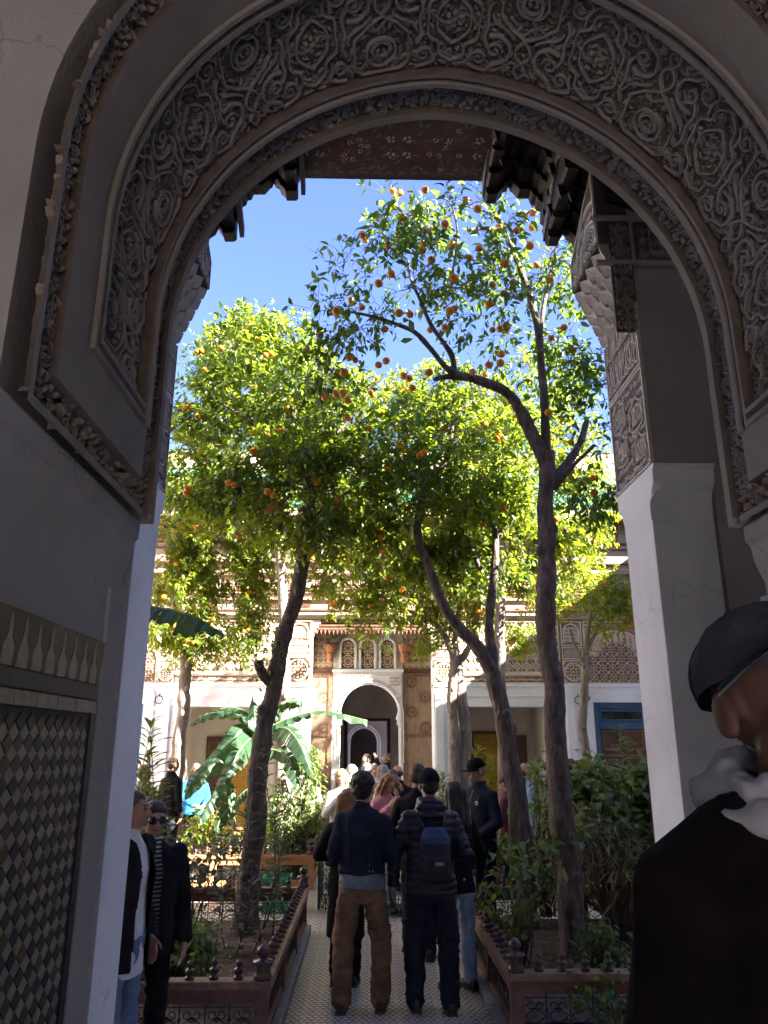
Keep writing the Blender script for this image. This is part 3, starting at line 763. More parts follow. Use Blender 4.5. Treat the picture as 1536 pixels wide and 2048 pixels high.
# unseen storey added above the portico (outside the frame; it keeps the near trees in shade)
ub = thing('shade_storey', 'plain rendered upper storey standing over the near portico', 'building', (0, 3, 6.75))
mb = MB(); mb.box(-9.5, 9.5, 1.2, 4.9, 6.76, 10.2); mb.build('masonry', 'peach_wall', ub)
mb = MB(); mb.prism([(4.9, 6.78), (5.25, 6.9), (5.25, 6.98), (4.9, 7.2)], 'x', -9.5, 9.5); mb.build('eave', 'wood_frieze_dark', ub)
# ================================================================ floor of the court
PAX = 0.178; PX0, PX1 = -0.60, 0.955                    # the tiled walk
MB().add([(-8, PY0, 0), (8, PY0, 0), (8, 17.5, 0), (-8, 17.5, 0)], [(0, 1, 2, 3)]).build('court_floor', 'floor_pale', kind='structure')
mat('walk_grey', (.28, .245, .20), (.40, .35, .29), 30, .45, .2, 60, spec=.5)
mat('walk_white', (.66, .585, .47), (.80, .72, .60), 9, .4, .2, 60, spec=.5)
mat('walk_tan', (.26, .20, .145), (.36, .29, .22), 30, .45)
mat('walk_green', (.05, .085, .07), (.08, .12, .10), 30, .4)
walk = MB().box(PX0, PX1, PY1, 9.5, -.02, .006).build('tiled_walk', 'walk_grey', kind='structure')
s = (PX1-PX0)/15
def mosaic(mb, x, y, s, z0=0.0065, ph=0):
    t = .0018
    def tri(a, b, c, m): mb.add([(x+a[0]*s, y+a[1]*s, z0+t), (x+b[0]*s, y+b[1]*s, z0+t), (x+c[0]*s, y+c[1]*s, z0+t)], [(0, 1, 2)], m)
    tri((.03, .05), (.48, .05), (.48, .46), 0); tri((.52, .05), (.97, .05), (.97, .46), 0)
    tri((.03, .54), (.48, .54), (.03, .95), 0); tri((.52, .54), (.97, .54), (.52, .95), 0)
    tri((.03, .12), (.40, .46), (.03, .46), 1); tri((.97, .62), (.60, .95), (.97, .95), 2)
    tri((.56, .16), (.90, .46), (.56, .46), 2); tri((.46, .60), (.46, .95), (.10, .95), 1)
tm_ = MB(); mosaic(tm_, -.5*s, -.5*s, s, 0); tile_me = tm_.mesh('floor_tile', ['walk_white', 'walk_tan', 'walk_green'])
field = MB(); n = 0
rows = int((9.5-6.35)/s)
for r_ in range(-18, rows):
    for c in range(15):
        x, y = PX0+(c+.5)*s, 6.35+(r_+.5)*s
        if 0 <= r_ < 20: piece('floor_tile', tile_me, walk, (x, y, .0065+random.uniform(0, .0006)))
        else: mosaic(field, x-.5*s, y-.5*s, s)
field.build('floor_tile_field', ['walk_white', 'walk_tan', 'walk_green'], walk, kind='stuff')
# crossing round the fountain, with a border of squares
mb = MB(); mb.add([(-3, 9.5, .005), (4, 9.5, .005), (4, 12.4, .005), (-3, 12.4, .005)], [(0, 1, 2, 3)]); crossing = mb.build('crossing_floor', 'walk_grey', kind='structure')
mb = MB()
for i in range(48):
    for j in range(20):
        x, y = -2.98+i*.145, 9.52+j*.144
        if (x-PAX)**2+(y-10.95)**2 < .5: continue
        mosaic(mb, x, y, .142, .0055)
mb.build('floor_tile_field', ['walk_white', 'walk_tan', 'walk_green'], crossing, kind='stuff')
mb = MB()
for x0, x1 in ((PX0-.10, PX0-.003), (PX1+.003, PX1+.10)):
    for k in range(9): mb.box(x0, x1, 5.9+k*.4, 5.9+k*.4+.396, -.02, .085)
mb.build('marble_kerb', 'stone_grey', kind='structure', bevel=.006)

# ================================================================ planting beds with wooden rails, iron scrolls and turned finials
RH = .47
fin_me = MB().lathe([(.0, 0), (.036, 0), (.040, .012), (.030, .022), (.020, .030), (.034, .048), (.040, .060), (.034, .070), (.016, .078), (.013, .086), (.024, .098), (.027, .110), (.018, .124), (.006, .134), (0, .136)], 10).mesh('finial', 'wood_bead', True)
big_me = MB().lathe([(0, 0), (.062, 0), (.066, .018), (.056, .030), (.048, .050), (.054, .085), (.072, .100), (.072, .112), (.030, .118), (.026, .140), (.046, .152), (.050, .172), (.036, .196), (.014, .212), (0, .216)], 12).mesh('post_finial', 'wood_bead', True)
def iron_mesh(length, h):
    """one bay of wrought iron: uprights, a lyre of C scrolls, rings"""
    mb = MB(); n = max(1, round(length/.30)); w = length/n
    def bar(pts, r=.0045, seg=4): mb.tube([(a, 0, b) for a, b in pts], r, seg, cap=False)
    bar([(0, .004), (length, .004)], .005); bar([(0, h-.004), (length, h-.004)], .005); bar([(0, h*.86), (length, h*.86)], .004)
    for i in range(n):
        x = i*w
        bar([(x+.004, 0), (x+.004, h)], .0055); bar([(x+w/2, 0), (x+w/2, h)], .0055)
        for c, sg in ((x+w*.25, 1), (x+w*.25, -1), (x+w*.75, 1), (x+w*.75, -1)):
            bar([(c+sg*w*.20*math.sin(t*PI), h*.10+h*.42*t) for t in lin(0, 1, 7)])
            bar([(c+sg*(w*.10)+w*.07*math.cos(q)*sg, h*.62+w*.07*math.sin(q)) for q in lin(-2.4, 3.2, 8)])
        for c in (x+w*.25, x+w*.75): bar([(c+.016*math.cos(q), h*.5+.016*math.sin(q)) for q in lin(0, 2*PI, 7)]); mb.ball((c, 0, h*.54), .012, seg=5, ring=3)
        mb.ball((x+w/2, 0, h*.5), .013, seg=5, ring=3)
    return mb
iron_cache = {}
def planter(name_label, x0, x1, y0, y1, front_dir, fr_mat='wood_red', rail_mat='wood_rail', sides='fbio', hang_fin=True, fin_step=.165, soil=.12):
    """a bed bounded by four runs: f front (y0), b back (y1), i inner (towards the walk), o outer"""
    t = thing('planter', name_label, 'planting bed', ((x0+x1)/2, (y0+y1)/2, 0), 'railed planting beds of the court')
    xin = x1 if front_dir < 0 else x0; xout = x0 if front_dir < 0 else x1
    MB().box(x0+.03, x1-.03, y0+.03, y1-.03, 0, soil).build('soil_bed', 'soil', t)
    pw = .045
    runs = []
    if 'f' in sides: runs.append(((x0, y0), (x1, y0)))
    if 'b' in sides: runs.append(((x0, y1), (x1, y1)))
    if 'i' in sides: runs.append(((xin, y0), (xin, y1)))
    if 'o' in sides: runs.append(((xout, y0), (xout, y1)))
    posts = set()
    for (a, b), (c, d) in runs:
        L_ = math.hypot(c-a, d-b); nb = max(1, round(L_/1.25)); bay = L_/nb
        alongx = abs(c-a) > abs(d-b)
        e = .001 if alongx else 0
        if alongx:
            MB().box(a-.065, c+.065, b-.065, b+.065, RH-.05, RH).build('rail', rail_mat, t, bevel=.008)
            MB().box(a-.05, c+.05, b-.04, b+.04, RH-.135, RH-.052).build('rail', fr_mat, t, bevel=.006)
            MB().box(a, c, b-.035, b+.035, .03, .13).build('sill', fr_mat, t, bevel=.006)
        else:
            MB().box(a-.065, a+.065, b+.066, d-.066, RH-.05, RH).build('rail', rail_mat, t, bevel=.008)
            MB().box(a-.04, a+.04, b+.05, d-.05, RH-.135, RH-.052).build('rail', fr_mat, t, bevel=.006)
            MB().box(a-.035, a+.035, b+.05, d-.05, .03, .13).build('sill', fr_mat, t, bevel=.006)
        for k in range(nb+1):
            p = (round(a+(c-a)*k/nb, 3), round(b+(d-b)*k/nb, 3))
            if p not in posts:
                posts.add(p); MB().box(p[0]-pw, p[0]+pw, p[1]-pw, p[1]+pw, 0, RH-.051).build('post', fr_mat, t, bevel=.006)
        for k in range(nb):
            ln = round(bay-2*pw, 3); key = ln
            if key not in iron_cache: iron_cache[key] = iron_mesh(ln, RH-.135-.13).mesh('iron_panel', 'iron')
            if alongx: piece('iron_panel', iron_cache[key], t, (a+k*bay+pw, b, .13))
            else: piece('iron_panel', iron_cache[key], t, (a, b+k*bay+pw, .13), (0, 0, PI/2))
        n = int(L_/fin_step)
        for k in range(1, n):
            p = (a+(c-a)*k/n, b+(d-b)*k/n)
            piece('finial', fin_me, t, (p[0], p[1], RH), (random.uniform(-.05, .05), random.uniform(-.05, .05), random.random()*6), (.86, .86, random.uniform(.84, .95)))
    for cx, cy in ((x0, y0), (x1, y0), (x0, y1), (x1, y1)):
        piece('post_finial', big_me, t, (cx, cy, RH))
    return t
planter('nearest railed bed, with the slanting trunk, on the couple\'s side of the walk', -5.0, -.70, 5.93, 9.45, -1)
planter('nearest railed bed of bare soil with the tall near trunk standing in it', 1.06, 5.2, 6.08, 9.45, 1)
fp = planter('sunlit orange wooden railed bed beyond the fountain with a green crate before it', -5.0, -.80, 12.1, 16.0, -1, 'wood_sunlit', 'wood_sunlit')
planter('shaded railed bed beyond the fountain below the blue door', 1.15, 5.2, 12.3, 16.0, 1)
for nm, x0, x1, y0, y1, soil in (('soil', -5, -.73, 5.96, 9.42, .155), ('soil', 1.09, 5.2, 6.11, 9.42, .155)):
    me = bpy.data.meshes.new('soil')
    mb = MB(); mb.sheet(lambda u, v: (u, v, soil-.02+.05*noise.noise((u*1.4, v*1.4, 1))+.035*noise.noise((u*6, v*6, 4))+.02*noise.noise((u*17, v*17, 9))), lin(x0, x1, 60), lin(y0, y1, 52))
    mb.build('soil', 'soil', kind='structure', smooth=True)
mb = MB()                                                  # fallen leaves and small clods
for k in range(420):
    sd = random.random() < .5
    x = random.uniform(-4.5, -.8) if sd else random.uniform(1.12, 4.5); y = random.uniform(6.05, 9.3)
    z = .155-.02+.05*noise.noise((x*1.4, y*1.4, 1))+.035*noise.noise((x*6, y*6, 4))+.022
    q = random.uniform(0, 6); l = random.uniform(.02, .05)
    a = Vector((math.cos(q)*l, math.sin(q)*l, .006)); b = Vector((-math.sin(q)*l*.4, math.cos(q)*l*.4, .008)); c = Vector((x, y, z))
    mb.add([c-a, c-b, c+a, c+b], [(0, 1, 2, 3)])
mb.build('fallen_leaves', 'leaf_dry', kind='stuff')

# ================================================================ fountain with its low green iron fence
FX, FY_ = .20, 11.05
ft = thing('fountain', 'pale marble bowl fountain on a pedestal, half hidden behind the two men on the walk', 'fountain', (FX, FY_, 0))
MB().lathe([(.62, 0), (.62, .05), (.56, .06), (.56, .10), (.30, .12)], 24, (FX, FY_, 0)).build('plinth', 'marble', ft)
MB().lathe([(.24, .10), (.20, .16), (.13, .22), (.12, .36), (.17, .42)], 20, (FX, FY_, 0)).build('pedestal', 'marble', ft, True)
MB().lathe([(.15, .40), (.32, .44), (.46, .52), (.54, .62), (.57, .70), (.58, .74), (.54, .74), (.51, .67), (.40, .58), (.16, .54)], 32, (FX, FY_, 0)).build('bowl', 'marble', ft, True)
mat('water', (.05, .075, .075), None, rough=.05, spec=.9)
MB().lathe([(0, .64), (.49, .64)], 24, (FX, FY_, 0)).build('water', 'water', ft)
fe = thing('fountain_fence', 'low green wrought iron fence of scrolls in a ring around the fountain', 'fence', (FX, FY_, 0))
fr = .86; hh = .47
seg_l = 2*fr*math.sin(PI/8)
def green_panel(L_, h):
    mb = MB()
    def bar(pts, r=.006, seg=4): mb.tube([(a, 0, b) for a, b in pts], r, seg, cap=False)
    for z in (.03, h*.40, h*.78, h): bar([(0, z), (L_, z)], .0075)
    n = 5; w = L_/n
    for i in range(n+1): bar([(i*w, 0), (i*w, h)], .006)
    for i in range(n):
        c = (i+.5)*w
        for z0, dz in ((.03, h*.37), (h*.40, h*.38)):
            for sg in (-1, 1):
                bar([(c+sg*w*.40*math.sin(t*PI), z0+dz*t) for t in lin(0, 1, 6)])
                bar([(c+sg*w*.2+w*.16*math.cos(q), z0+dz*.5+w*.16*math.sin(q)) for q in lin(0, 2*PI*.85, 7)])
        bar([(c+w*.3*math.cos(q), h*.89+w*.3*math.sin(q)) for q in lin(0, 2*PI, 8)])
    return mb.mesh('fence_panel', 'iron_green')
gp = green_panel(seg_l, hh)
for k in range(8):
    q = -PI/2 + PI/8 + k*PI/4
    x, y = FX+fr*math.cos(q), FY_+fr*math.sin(q)
    q2 = q+PI/4; x2, y2 = FX+fr*math.cos(q2), FY_+fr*math.sin(q2)
    piece('fence_panel', gp, fe, (x, y, .006), (0, 0, math.atan2(y2-y, x2-x)))
    mb = MB(); mb.box(x-.016, x+.016, y-.016, y+.016, .006, hh+.05); mb.ball((x, y, hh+.07), .024, seg=6, ring=4); mb.build('fence_post', 'iron_green', fe)

# green plastic crate left on the floor before the sunlit bed
cp = W(549, 1772, 10.35)
cr = thing('crate', 'green plastic crate standing on the floor beside the sunlit wooden bed', 'crate', (cp.x, 10.6, 0))
cx0, cx1, cy0, cy1 = cp.x-.16, cp.x+.16, 10.45, 10.85
mb = MB()
for x0, x1, y0, y1 in ((cx0, cx1, cy0, cy0+.012), (cx0, cx1, cy1-.012, cy1), (cx0, cx0+.012, cy0+.012, cy1-.012), (cx1-.012, cx1, cy0+.012, cy1-.012)): mb.box(x0, x1, y0, y1, .01, .40)
mb.box(cx0, cx1, cy0, cy1, .0, .01); mb.build('shell', 'crate_green', cr)
mb = MB(); mb.box(cx0-.015, cx1+.015, cy0-.015, cy0-.001, .37, .41); mb.box(cx0-.015, cx1+.015, cy1+.001, cy1+.015, .37, .41); mb.box(cx0-.015, cx0-.001, cy0, cy1, .37, .41); mb.box(cx1+.001, cx1+.015, cy0, cy1, .37, .41)
for k in range(5): mb.box(cx0+.03+k*.062, cx0+.038+k*.062, cy0-.006, cy0-.001, .02, .36)
mb.build('rim', 'crate_green', cr)
# ================================================================ far side of the court
FY = 17.5
fx = lambda px, py=1300, y=FY: W(px, py, y).x
fz = lambda py, y=FY: W(749, py, y).z
AX = .16
ZC = fz(1370)            # foot of the carved band
ZT = fz(1240)            # head of the carved band
ZE = fz(1045)            # eaves
GB = 19.2                # back wall of the far gallery
MB().box(-8.2, 8.2, FY-.35, 20.5, -.05, .18).build('far_gallery_floor', 'floor_pale', kind='structure')
far = thing('palace_front', 'far courtyard front with white walls, carved stucco band and brown timber frieze behind the trees', 'building', (AX, FY, .18))
oL = (fx(372), fx(562), fz(1413)); oR = (fx(930), fx(1088), fz(1413)); oC = (fx(622), fx(866))
oB = (fx(1178), fx(1292), fz(1404)); oA = (fx(200), fx(297), fz(1408))
mb = MB()
def wallseg(x0, x1, z0=.18, z1=ZC, y0=FY, y1=FY+.45): mb.box(x0, x1, y0, y1, z0, z1)
wallseg(-9, oA[0]); wallseg(oA[1], oL[0]); wallseg(oL[1], oC[0])
for o in (oA, oL): wallseg(o[0], o[1], o[2], ZC, FY+.002)
mb.build('white_wall', 'plaster_white', far); mb = MB()
wallseg(oC[1], oR[0]); wallseg(oR[1], oB[0]); wallseg(oB[1], 9)
for o in (oR, oB): wallseg(o[0], o[1], o[2], ZC, FY+.002)
mb.build('white_wall', 'plaster_white', far)
mb = MB()
for a, b in ((-9, oC[0]), (oC[1], 9)): mb.box(a, b, FY+.03, FY+.45, ZC, ZT+.02)
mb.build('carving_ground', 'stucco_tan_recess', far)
for a, b in ((-8.2, oC[0]-.31), (oC[1]+.31, 8.2)): MB().box(a, b, GB, GB+.3, .18, 4.2).build('gallery_back_wall', 'plaster_cream', far)
for a, b in ((oL[0]-.3, oL[0]), (oL[1], oL[1]+.02), (oR[0]-.02, oR[0]), (oR[1], oR[1]+.3)): MB().box(a, b, FY+.46, GB-.002, .18, 3.6).build('gallery_partition', 'plaster_cream', far)
for a, b in ((oL[0]+.001, oL[1]-.001), (oR[0]+.001, oR[1]-.001)): MB().box(a, b, FY+.46, GB-.002, 3.42, 3.6).build('gallery_soffit', 'plaster_cream', far)
# string course and pilasters
mb = MB()
for a, b in ((-9, oC[0]), (oC[1], 9)):
    mb.box(a, b, FY-.03, FY+.028, ZC-.035, ZC+.035)
for o in (oL, oR): mb.box(o[0]-.05, o[1]+.05, FY-.02, FY, fz(1392)-.012, fz(1392)+.012)
mb.build('string_course', 'plaster_white', far)
def pilaster(px0, px1):
    a, b = fx(px0), fx(px1); r = (b-a)/2; c = (a+b)/2; zt = fz(1380)
    m = MB(); m.box(a, b, FY-.05, FY, .18, zt-r-.15); m.build('pilaster', 'plaster_white', far, bevel=.008)
    m = MB(); m.prism([(a, zt-r-.14), (b, zt-r-.14)] + [(c+r*math.cos(t), zt-r+r*math.sin(t)) for t in lin(0, PI, 11)], 'y', FY-.03, FY); m.build('pilaster_head', 'plaster_white', far, recalc=True, bevel=.006)
for p in ((1124, 1140), (1160, 1175), (1293, 1303), (300, 318), (334, 350), (572, 588), (608, 622), (868, 884), (906, 922)): pilaster(*p)
# hanging lamps hooks on the white piers
for px in (327, 1149):
    x, z = fx(px), fz(1400)
    m = MB(); m.tube([(x+.085*math.cos(q), FY-.04, z+.085*math.sin(q)) for q in lin(0, 2*PI, 13)], .010, 5, cap=False); m.tube([(x, FY+.01, z+.13), (x, FY-.06, z+.09)], .012, 5)
    m.build('wall_ring', 'iron', far)
# ---- carved band
ff = lambda u, v, h: (u, FY+.028-h, v)
def frame_rect(mbx, u0, u1, v0, v1, w=.02, h=.035): MB().ribbon([(u0, v0), (u1, v0), (u1, v1), (u0, v1)], w, h, ff, closed=True).build('panel_frame', 'stucco_tan', far)
frames, net = MB(), MB()
def medallion_pier(px0, px1):
    a, b = fx(px0), fx(px1); c = (a+b)/2; w = b-a; z0 = ZC+.05; z1 = z0+w
    m = MB()
    m.ribbon([(a+.02, z0), (b-.02, z0), (b-.02, z1), (a+.02, z1)], .022, .04, ff, closed=True)
    m.ribbon([(c+w*.40*math.cos(q), (z0+z1)/2+w*.40*math.sin(q)) for q in lin(0, 2*PI*23/24, 24)], .022, .045, ff, closed=True)
    for r_, k in ((.30, 12), (.17, 8)):
        for i in range(k):
            q = i*2*PI/k; cc = (c+w*r_*math.cos(q), (z0+z1)/2+w*r_*math.sin(q))
            m.leafblob([(cc[0]+w*.06*math.cos(t), cc[1]+w*.06*math.sin(t)) for t in lin(0, 2*PI*5/6, 6)], .03, ff)
    m.leafblob([(c+w*.07*math.cos(t), (z0+z1)/2+w*.07*math.sin(t)) for t in lin(0, 2*PI*7/8, 8)], .035, ff)
    for sx, sz in ((-1, -1), (1, -1), (-1, 1), (1, 1)): m.leafblob([(c+sx*w*.44, (z0+z1)/2+sz*w*.44), (c+sx*w*.44, (z0+z1)/2+sz*w*.30), (c+sx*w*.30, (z0+z1)/2+sz*w*.44)], .03, ff)
    m.build('medallion', 'stucco_tan', far)
    frame_rect(frames, a+.02, b-.02, z1+.05, z1+.30); lattice(net, a+.06, b-.06, z1+.09, z1+.26, .10, .085, ff, .010, .02, 2)
    frame_rect(frames, a+.02, b-.02, z1+.35, ZT-.02)
    if ZT-.08 > z1+.5:
        q_ = [(a+.07, z1+.40)] + [(c+(w/2-.07)*math.cos(t), ZT-.08-(w/2-.07)+(w/2-.07)*math.sin(t)) for t in lin(PI, 0, 12)] + [(b-.07, z1+.40)]
        MB().ribbon(q_, .018, .04, ff).build('arched_frame', 'stucco_tan', far)
        lattice(net, a+.08, b-.08, z1+.42, ZT-.14, .09, .10, ff, .010, .022, 0)
for p in ((572, 622), (866, 908), (1123, 1166), (318, 352)): medallion_pier(*p)
def net_field(px0, px1, z0, z1, cu, cv, style, w=.012):
    a, b = fx(px0), fx(px1)
    lattice(net, a+.03, b-.03, z0, z1, cu, cv, ff, w, .026, style)
zb = fz(1350)
for px0, px1 in ((354, 570), (910, 1120)):
    frame_rect(frames, fx(px0)+.02, fx(px1)-.02, ZC+.05, zb-.01); net_field(px0, px1, ZC+.08, zb-.04, .11, .10, 3, .010)
    MB().box(fx(px0), fx(px1), FY-.04, FY+.03, zb+.0, zb+.05).build('cornice', 'stucco_tan', far)
    frame_rect(frames, fx(px0)+.02, fx(px1)-.02, zb+.07, ZT-.02); net_field(px0, px1, zb+.09, ZT-.05, .22, .24, 0, .016)
for px0, px1 in ((1170, 1296), (190, 316), (1300, 1420)):    # rosette field under a stalactite arch
    a, b = fx(px0), fx(px1); c = (a+b)/2; w = b-a
    frame_rect(frames, a, b, ZC+.05, ZT-.02, .025)
    lattice(net, a+.06, b-.06, ZC+.08, ZC+.08+.62, .21, .20, ff, .012, .03, 1)
    lattice(net, a+.28, b-.28, ZC+.70, ZC+1.10, .20, .20, ff, .012, .03, 1)
    for r_ in range(4):
        m = MB(); nr = 15-r_*2
        for i in range(nr):
            q = PI*.06+(PI*.88)*i/(nr-1)
            R_ = (w*.50-.04-r_*.075); x = c+R_*math.cos(q); z = ZC+.62+R_*.80*math.sin(q)
            if x < a+.03 or x > b-.03: continue
            m.add([(x-.045, FY+.03, z-.03), (x+.045, FY+.03, z-.03), (x+.045, FY-.06+r_*.018, z+.05), (x-.045, FY-.06+r_*.018, z+.05), (x, FY-.02+r_*.018, z-.055), (x-.045, FY+.03, z+.05), (x+.045, FY+.03, z+.05)],
                  [(0, 4, 3), (4, 1, 2), (4, 2, 3), (3, 2, 6, 5), (0, 3, 5), (1, 6, 2)])
        m.build('stalactite_row', 'stucco_tan', far, kind='stuff')
    MB().ribbon([(c+(w*.5-.01)*math.cos(q), ZC+.62+(w*.5-.01)*.84*math.sin(q)) for q in lin(0, PI, 18)], .03, .05, ff).build('arched_frame', 'stucco_tan', far)
    lattice(net, a+.02, a+.3, ZT-.38, ZT-.06, .09, .09, ff, .01, .02, 3); lattice(net, b-.3, b-.02, ZT-.38, ZT-.06, .09, .09, ff, .01, .02, 3)
net.build('lace_carving', 'stucco_tan', far, kind='stuff')
# ---- timber frieze, brackets, eaves
mb = MB()
zz = [ZT+.02, fz(1222), fz(1196), fz(1182), fz(1150), fz(1128), fz(1100), fz(1088), ZE]
for i in range(len(zz)-1): mb.box(-8.6, 8.6, FY-.02-.02*(i % 2)-.012*i, FY+.45, zz[i]+.002, zz[i+1], i % 2)
mb.build('timber_frieze', ['wood_frieze', 'wood_frieze'], far)
mb = MB()
for z in zz[1:-1]: mb.box(-8.6, 8.6, FY-.16, FY-.10, z-.016, z+.016)
mb.build('frieze_moulding', 'wood_frieze_dark', far)
def fret(x, z, s, yy):
    m = MB(); f = lambda u, v, h: (u, yy-h, v)
    for k in (1, .62, .28): m.ribbon([(x-s*k, z-s*k*.8), (x-s*k, z+s*k*.8), (x+s*k, z+s*k*.8), (x+s*k, z-s*k*.8)], .012, .012, f, closed=True)
    return m
for i in range(22):
    x = -7.7+i*.74
    if oC[0]-.2 < x < oC[1]+.2: pass
    fret(x, (zz[3]+zz[4])/2, .15, FY-.078).build('fret_panel', 'wood_frieze_dark', far)
    fret(x+.37, (zz[1]+zz[2])/2, .10, FY-.055).build('fret_panel', 'wood_frieze_dark', far)
bm_ = MB(); bm_.box(-.035, .035, -.42, 0, .12, .20); bm_.prism([(0, -.22), (-.05, -.20), (-.10, -.05), (-.30, .06), (-.32, .119), (0, .119)], 'x', -.03, .03); bm_.lathe([(0, -.32), (.03, -.30), (.02, -.26), (.035, -.24)], 6, (0, -.05, 0))
bme = bm_.mesh('eave_bracket', 'wood_frieze_dark')
for i in range(44): piece('eave_bracket', bme, far, (-8.2+i*.38, FY-.12, ZE-.22))
mb = MB(); mb.box(-8.8, 8.8, FY-.62, FY+.45, ZE+.001, ZE+.09); mb.box(-8.8, 8.8, FY-.66, FY-.60, ZE-.05, ZE+.13); mb.build('eave_board', 'wood_frieze', far)
# ---- green roof: every tile a piece
rf = thing('green_roof', 'sloping roof of glazed green half round tiles above the far eaves', 'roof', (0, FY+.5, ZE+.1))
ra, rb = Vector((0, FY-.66, ZE+.15)), Vector((0, FY+2.3, fz(942, FY+2.3)))
mb = MB(); mb.add([(-8.8, ra.y, ra.z-.02), (8.8, ra.y, ra.z-.02), (8.8, rb.y, rb.z-.02), (-8.8, rb.y, rb.z-.02)], [(0, 1, 2, 3)]); mb.build('roof_deck', 'roof_green', rf)
sl_ = (rb-ra); Ls = sl_.length; ang = math.atan2(sl_.z, sl_.y)
t_ = MB(); tl = Ls/4
t_.add([(.075*math.cos(q)*k, yy, .06*math.sin(q)*k) for yy, k in ((0, 1), (tl*1.04, .86)) for q in lin(0, PI, 6)], [(i, i+1, 6+i+1, 6+i) for i in range(5)] + [(0, 1, 2, 3, 4, 5)])
tme = t_.mesh('roof_tile', 'roof_green', True)
xs_ = [-5.6+i*.165 for i in range(75)]
for i, x in enumerate(xs_):
    for k in range(4):
        p = ra + sl_*(k/4)
        piece('roof_tile', tme, rf, (x, p.y, p.z), (ang+random.uniform(-.012, .012), 0, 0))
mb = MB(); mb.box(-9.5, 9.5, rb.y, rb.y+.4, 4.5, fz(905, 19.8)); tag(mb.build('upper_wall', 'peach_wall'), 'sunlit peach upper wall rising behind the green tiled roof', 'wall')

# ---- centre bay: recess with a white stucco door frame, three lattice windows and brown panelled doors
DY = FY+.75
dx_ = lambda px, py=1450: W(px, py, DY).x
dz_ = lambda py: W(749, py, DY).z
bay = thing('door_bay', 'recessed doorway bay with white carved arch, three small arched lattices and brown painted panels', 'doorway', (AX, DY, .18))
d0, d1 = dx_(680), dx_(798); dc = (d0+d1)/2; hw = (d1-d0)/2
zs_ = dz_(1455)-.0; za_ = dz_(1368)
f0, f1 = dx_(664), dx_(806); zf = dz_(1345)
mb = MB()
arc = [(dc+hw*math.cos(t), (za_-hw*1.02)+hw*1.02*math.sin(t)) for t in lin(PI, 0, 19)]
mb.prism([(f0, .18), (d0, .18), (d0, za_-hw*1.02)] + arc[1:-1] + [(d1, za_-hw*1.02), (d1, .18), (f1, .18), (f1, zf), (f0, zf)], 'y', DY, DY+.25)
mb.build('arch_frame', 'plaster_white', bay, recalc=True)
fd = lambda u, v, h: (u, DY-.001-h, v)
mb = MB()
for k, (g, w_) in enumerate(((.045, .016), (.10, .016))):
    mb.ribbon([(d0-g, 1.6)] + [(dc+(hw+g)*math.cos(t), (za_-hw*1.02)+(hw+g)*1.02*math.sin(t)) for t in lin(PI, 0, 22)] + [(d1+g, 1.6)], w_, .03, fd)
mb.ribbon([(f0+.04, za_-.35), (f0+.04, zf-.05), (f1-.04, zf-.05), (f1-.04, za_-.35)], .016, .03, fd)
mb.build('arch_moulding', 'stucco_pale', bay)
mb = MB()
for q in lin(.15, PI-.15, 26):
    c = (dc+(hw+.072)*math.cos(q), (za_-hw*1.02)+(hw+.072)*1.02*math.sin(q)); mb.leafblob([(c[0]+.022*math.cos(t), c[1]+.022*math.sin(t)) for t in lin(0, 5, 5)], .02, fd)
for sx in (-1, 1):
    cx_ = dc+sx*(hw*.86); lattice(mb, cx_-.12, cx_+.12, zf-.32, zf-.09, .075, .075, fd, .009, .02, 3)
mb.build('arch_carving', 'stucco_tan', bay, kind='stuff')
for sx in (-1, 1):                                        # corbelled imposts
    xe = d0 if sx < 0 else d1; zi = za_-hw*1.02
    mb = MB(); mb.prism([(xe-sx*.0, zi-.25), (xe-sx*.05, zi-.22), (xe-sx*.03, zi-.12), (xe-sx*.07, zi-.09), (xe-sx*.02, zi+.06), (xe+sx*.02, zi+.06), (xe+sx*.02, zi-.25)], 'y', DY-.012, DY+.26); mb.build('impost', 'plaster_white', bay, recalc=True)
# panel above with three windows
mb = MB(); mb.box(f0, f1, DY+.02, DY+.25, zf+.002, ZT+.02); mb.build('window_wall', 'stucco_pale', bay)
mb = MB(); mb.box(f0-.02, f1+.02, DY-.05, DY+.02, zf+.003, zf+.07); mb.build('sill_course', 'plaster_white', bay)
for px in (696, 735.5, 775):
    c = dx_(px, 1305); hw2 = .195; z0, z1 = dz_(1337), dz_(1276)
    win = MB(); win.prism([(c-hw2+.03, z0), (c+hw2-.03, z0)] + [(c+(hw2-.03)*math.cos(t), z1-hw2+(hw2-.03)*math.sin(t)) for t in lin(0, PI, 11)], 'y', DY+.012, DY+.019); w_ = win.build('window', 'wood_frieze_dark', bay, recalc=True)
    m = MB(); f2 = lambda u, v, h: (u, DY+.012-h, v)
    m.ribbon([(c-hw2+.015, z0), (c-hw2+.015, z1-hw2)] + [(c+(hw2-.015)*math.cos(t), z1-hw2+(hw2-.015)*math.sin(t)) for t in lin(PI, 0, 12)] + [(c+hw2-.015, z1-hw2), (c+hw2-.015, z0)], .032, .05, f2)
    fr_ = m.build('frame', 'plaster_white', w_, org=ORG[w_.name])
    m = MB()
    for zc in (z0+.17, z0+.47):
        for r_ in (.14, .085): m.ribbon([(c+r_*math.cos(q), zc+r_*math.sin(q)) for q in lin(0, 2*PI*11/12, 12)], .009, .018, f2, closed=True)
        for q in range(8): m.ribbon([(c+.03*math.cos(q*PI/4), zc+.03*math.sin(q*PI/4)), (c+.14*math.cos(q*PI/4), zc+.14*math.sin(q*PI/4))], .007, .016, f2)
    m.build('lattice', 'stucco_tan', w_, org=ORG[w_.name])
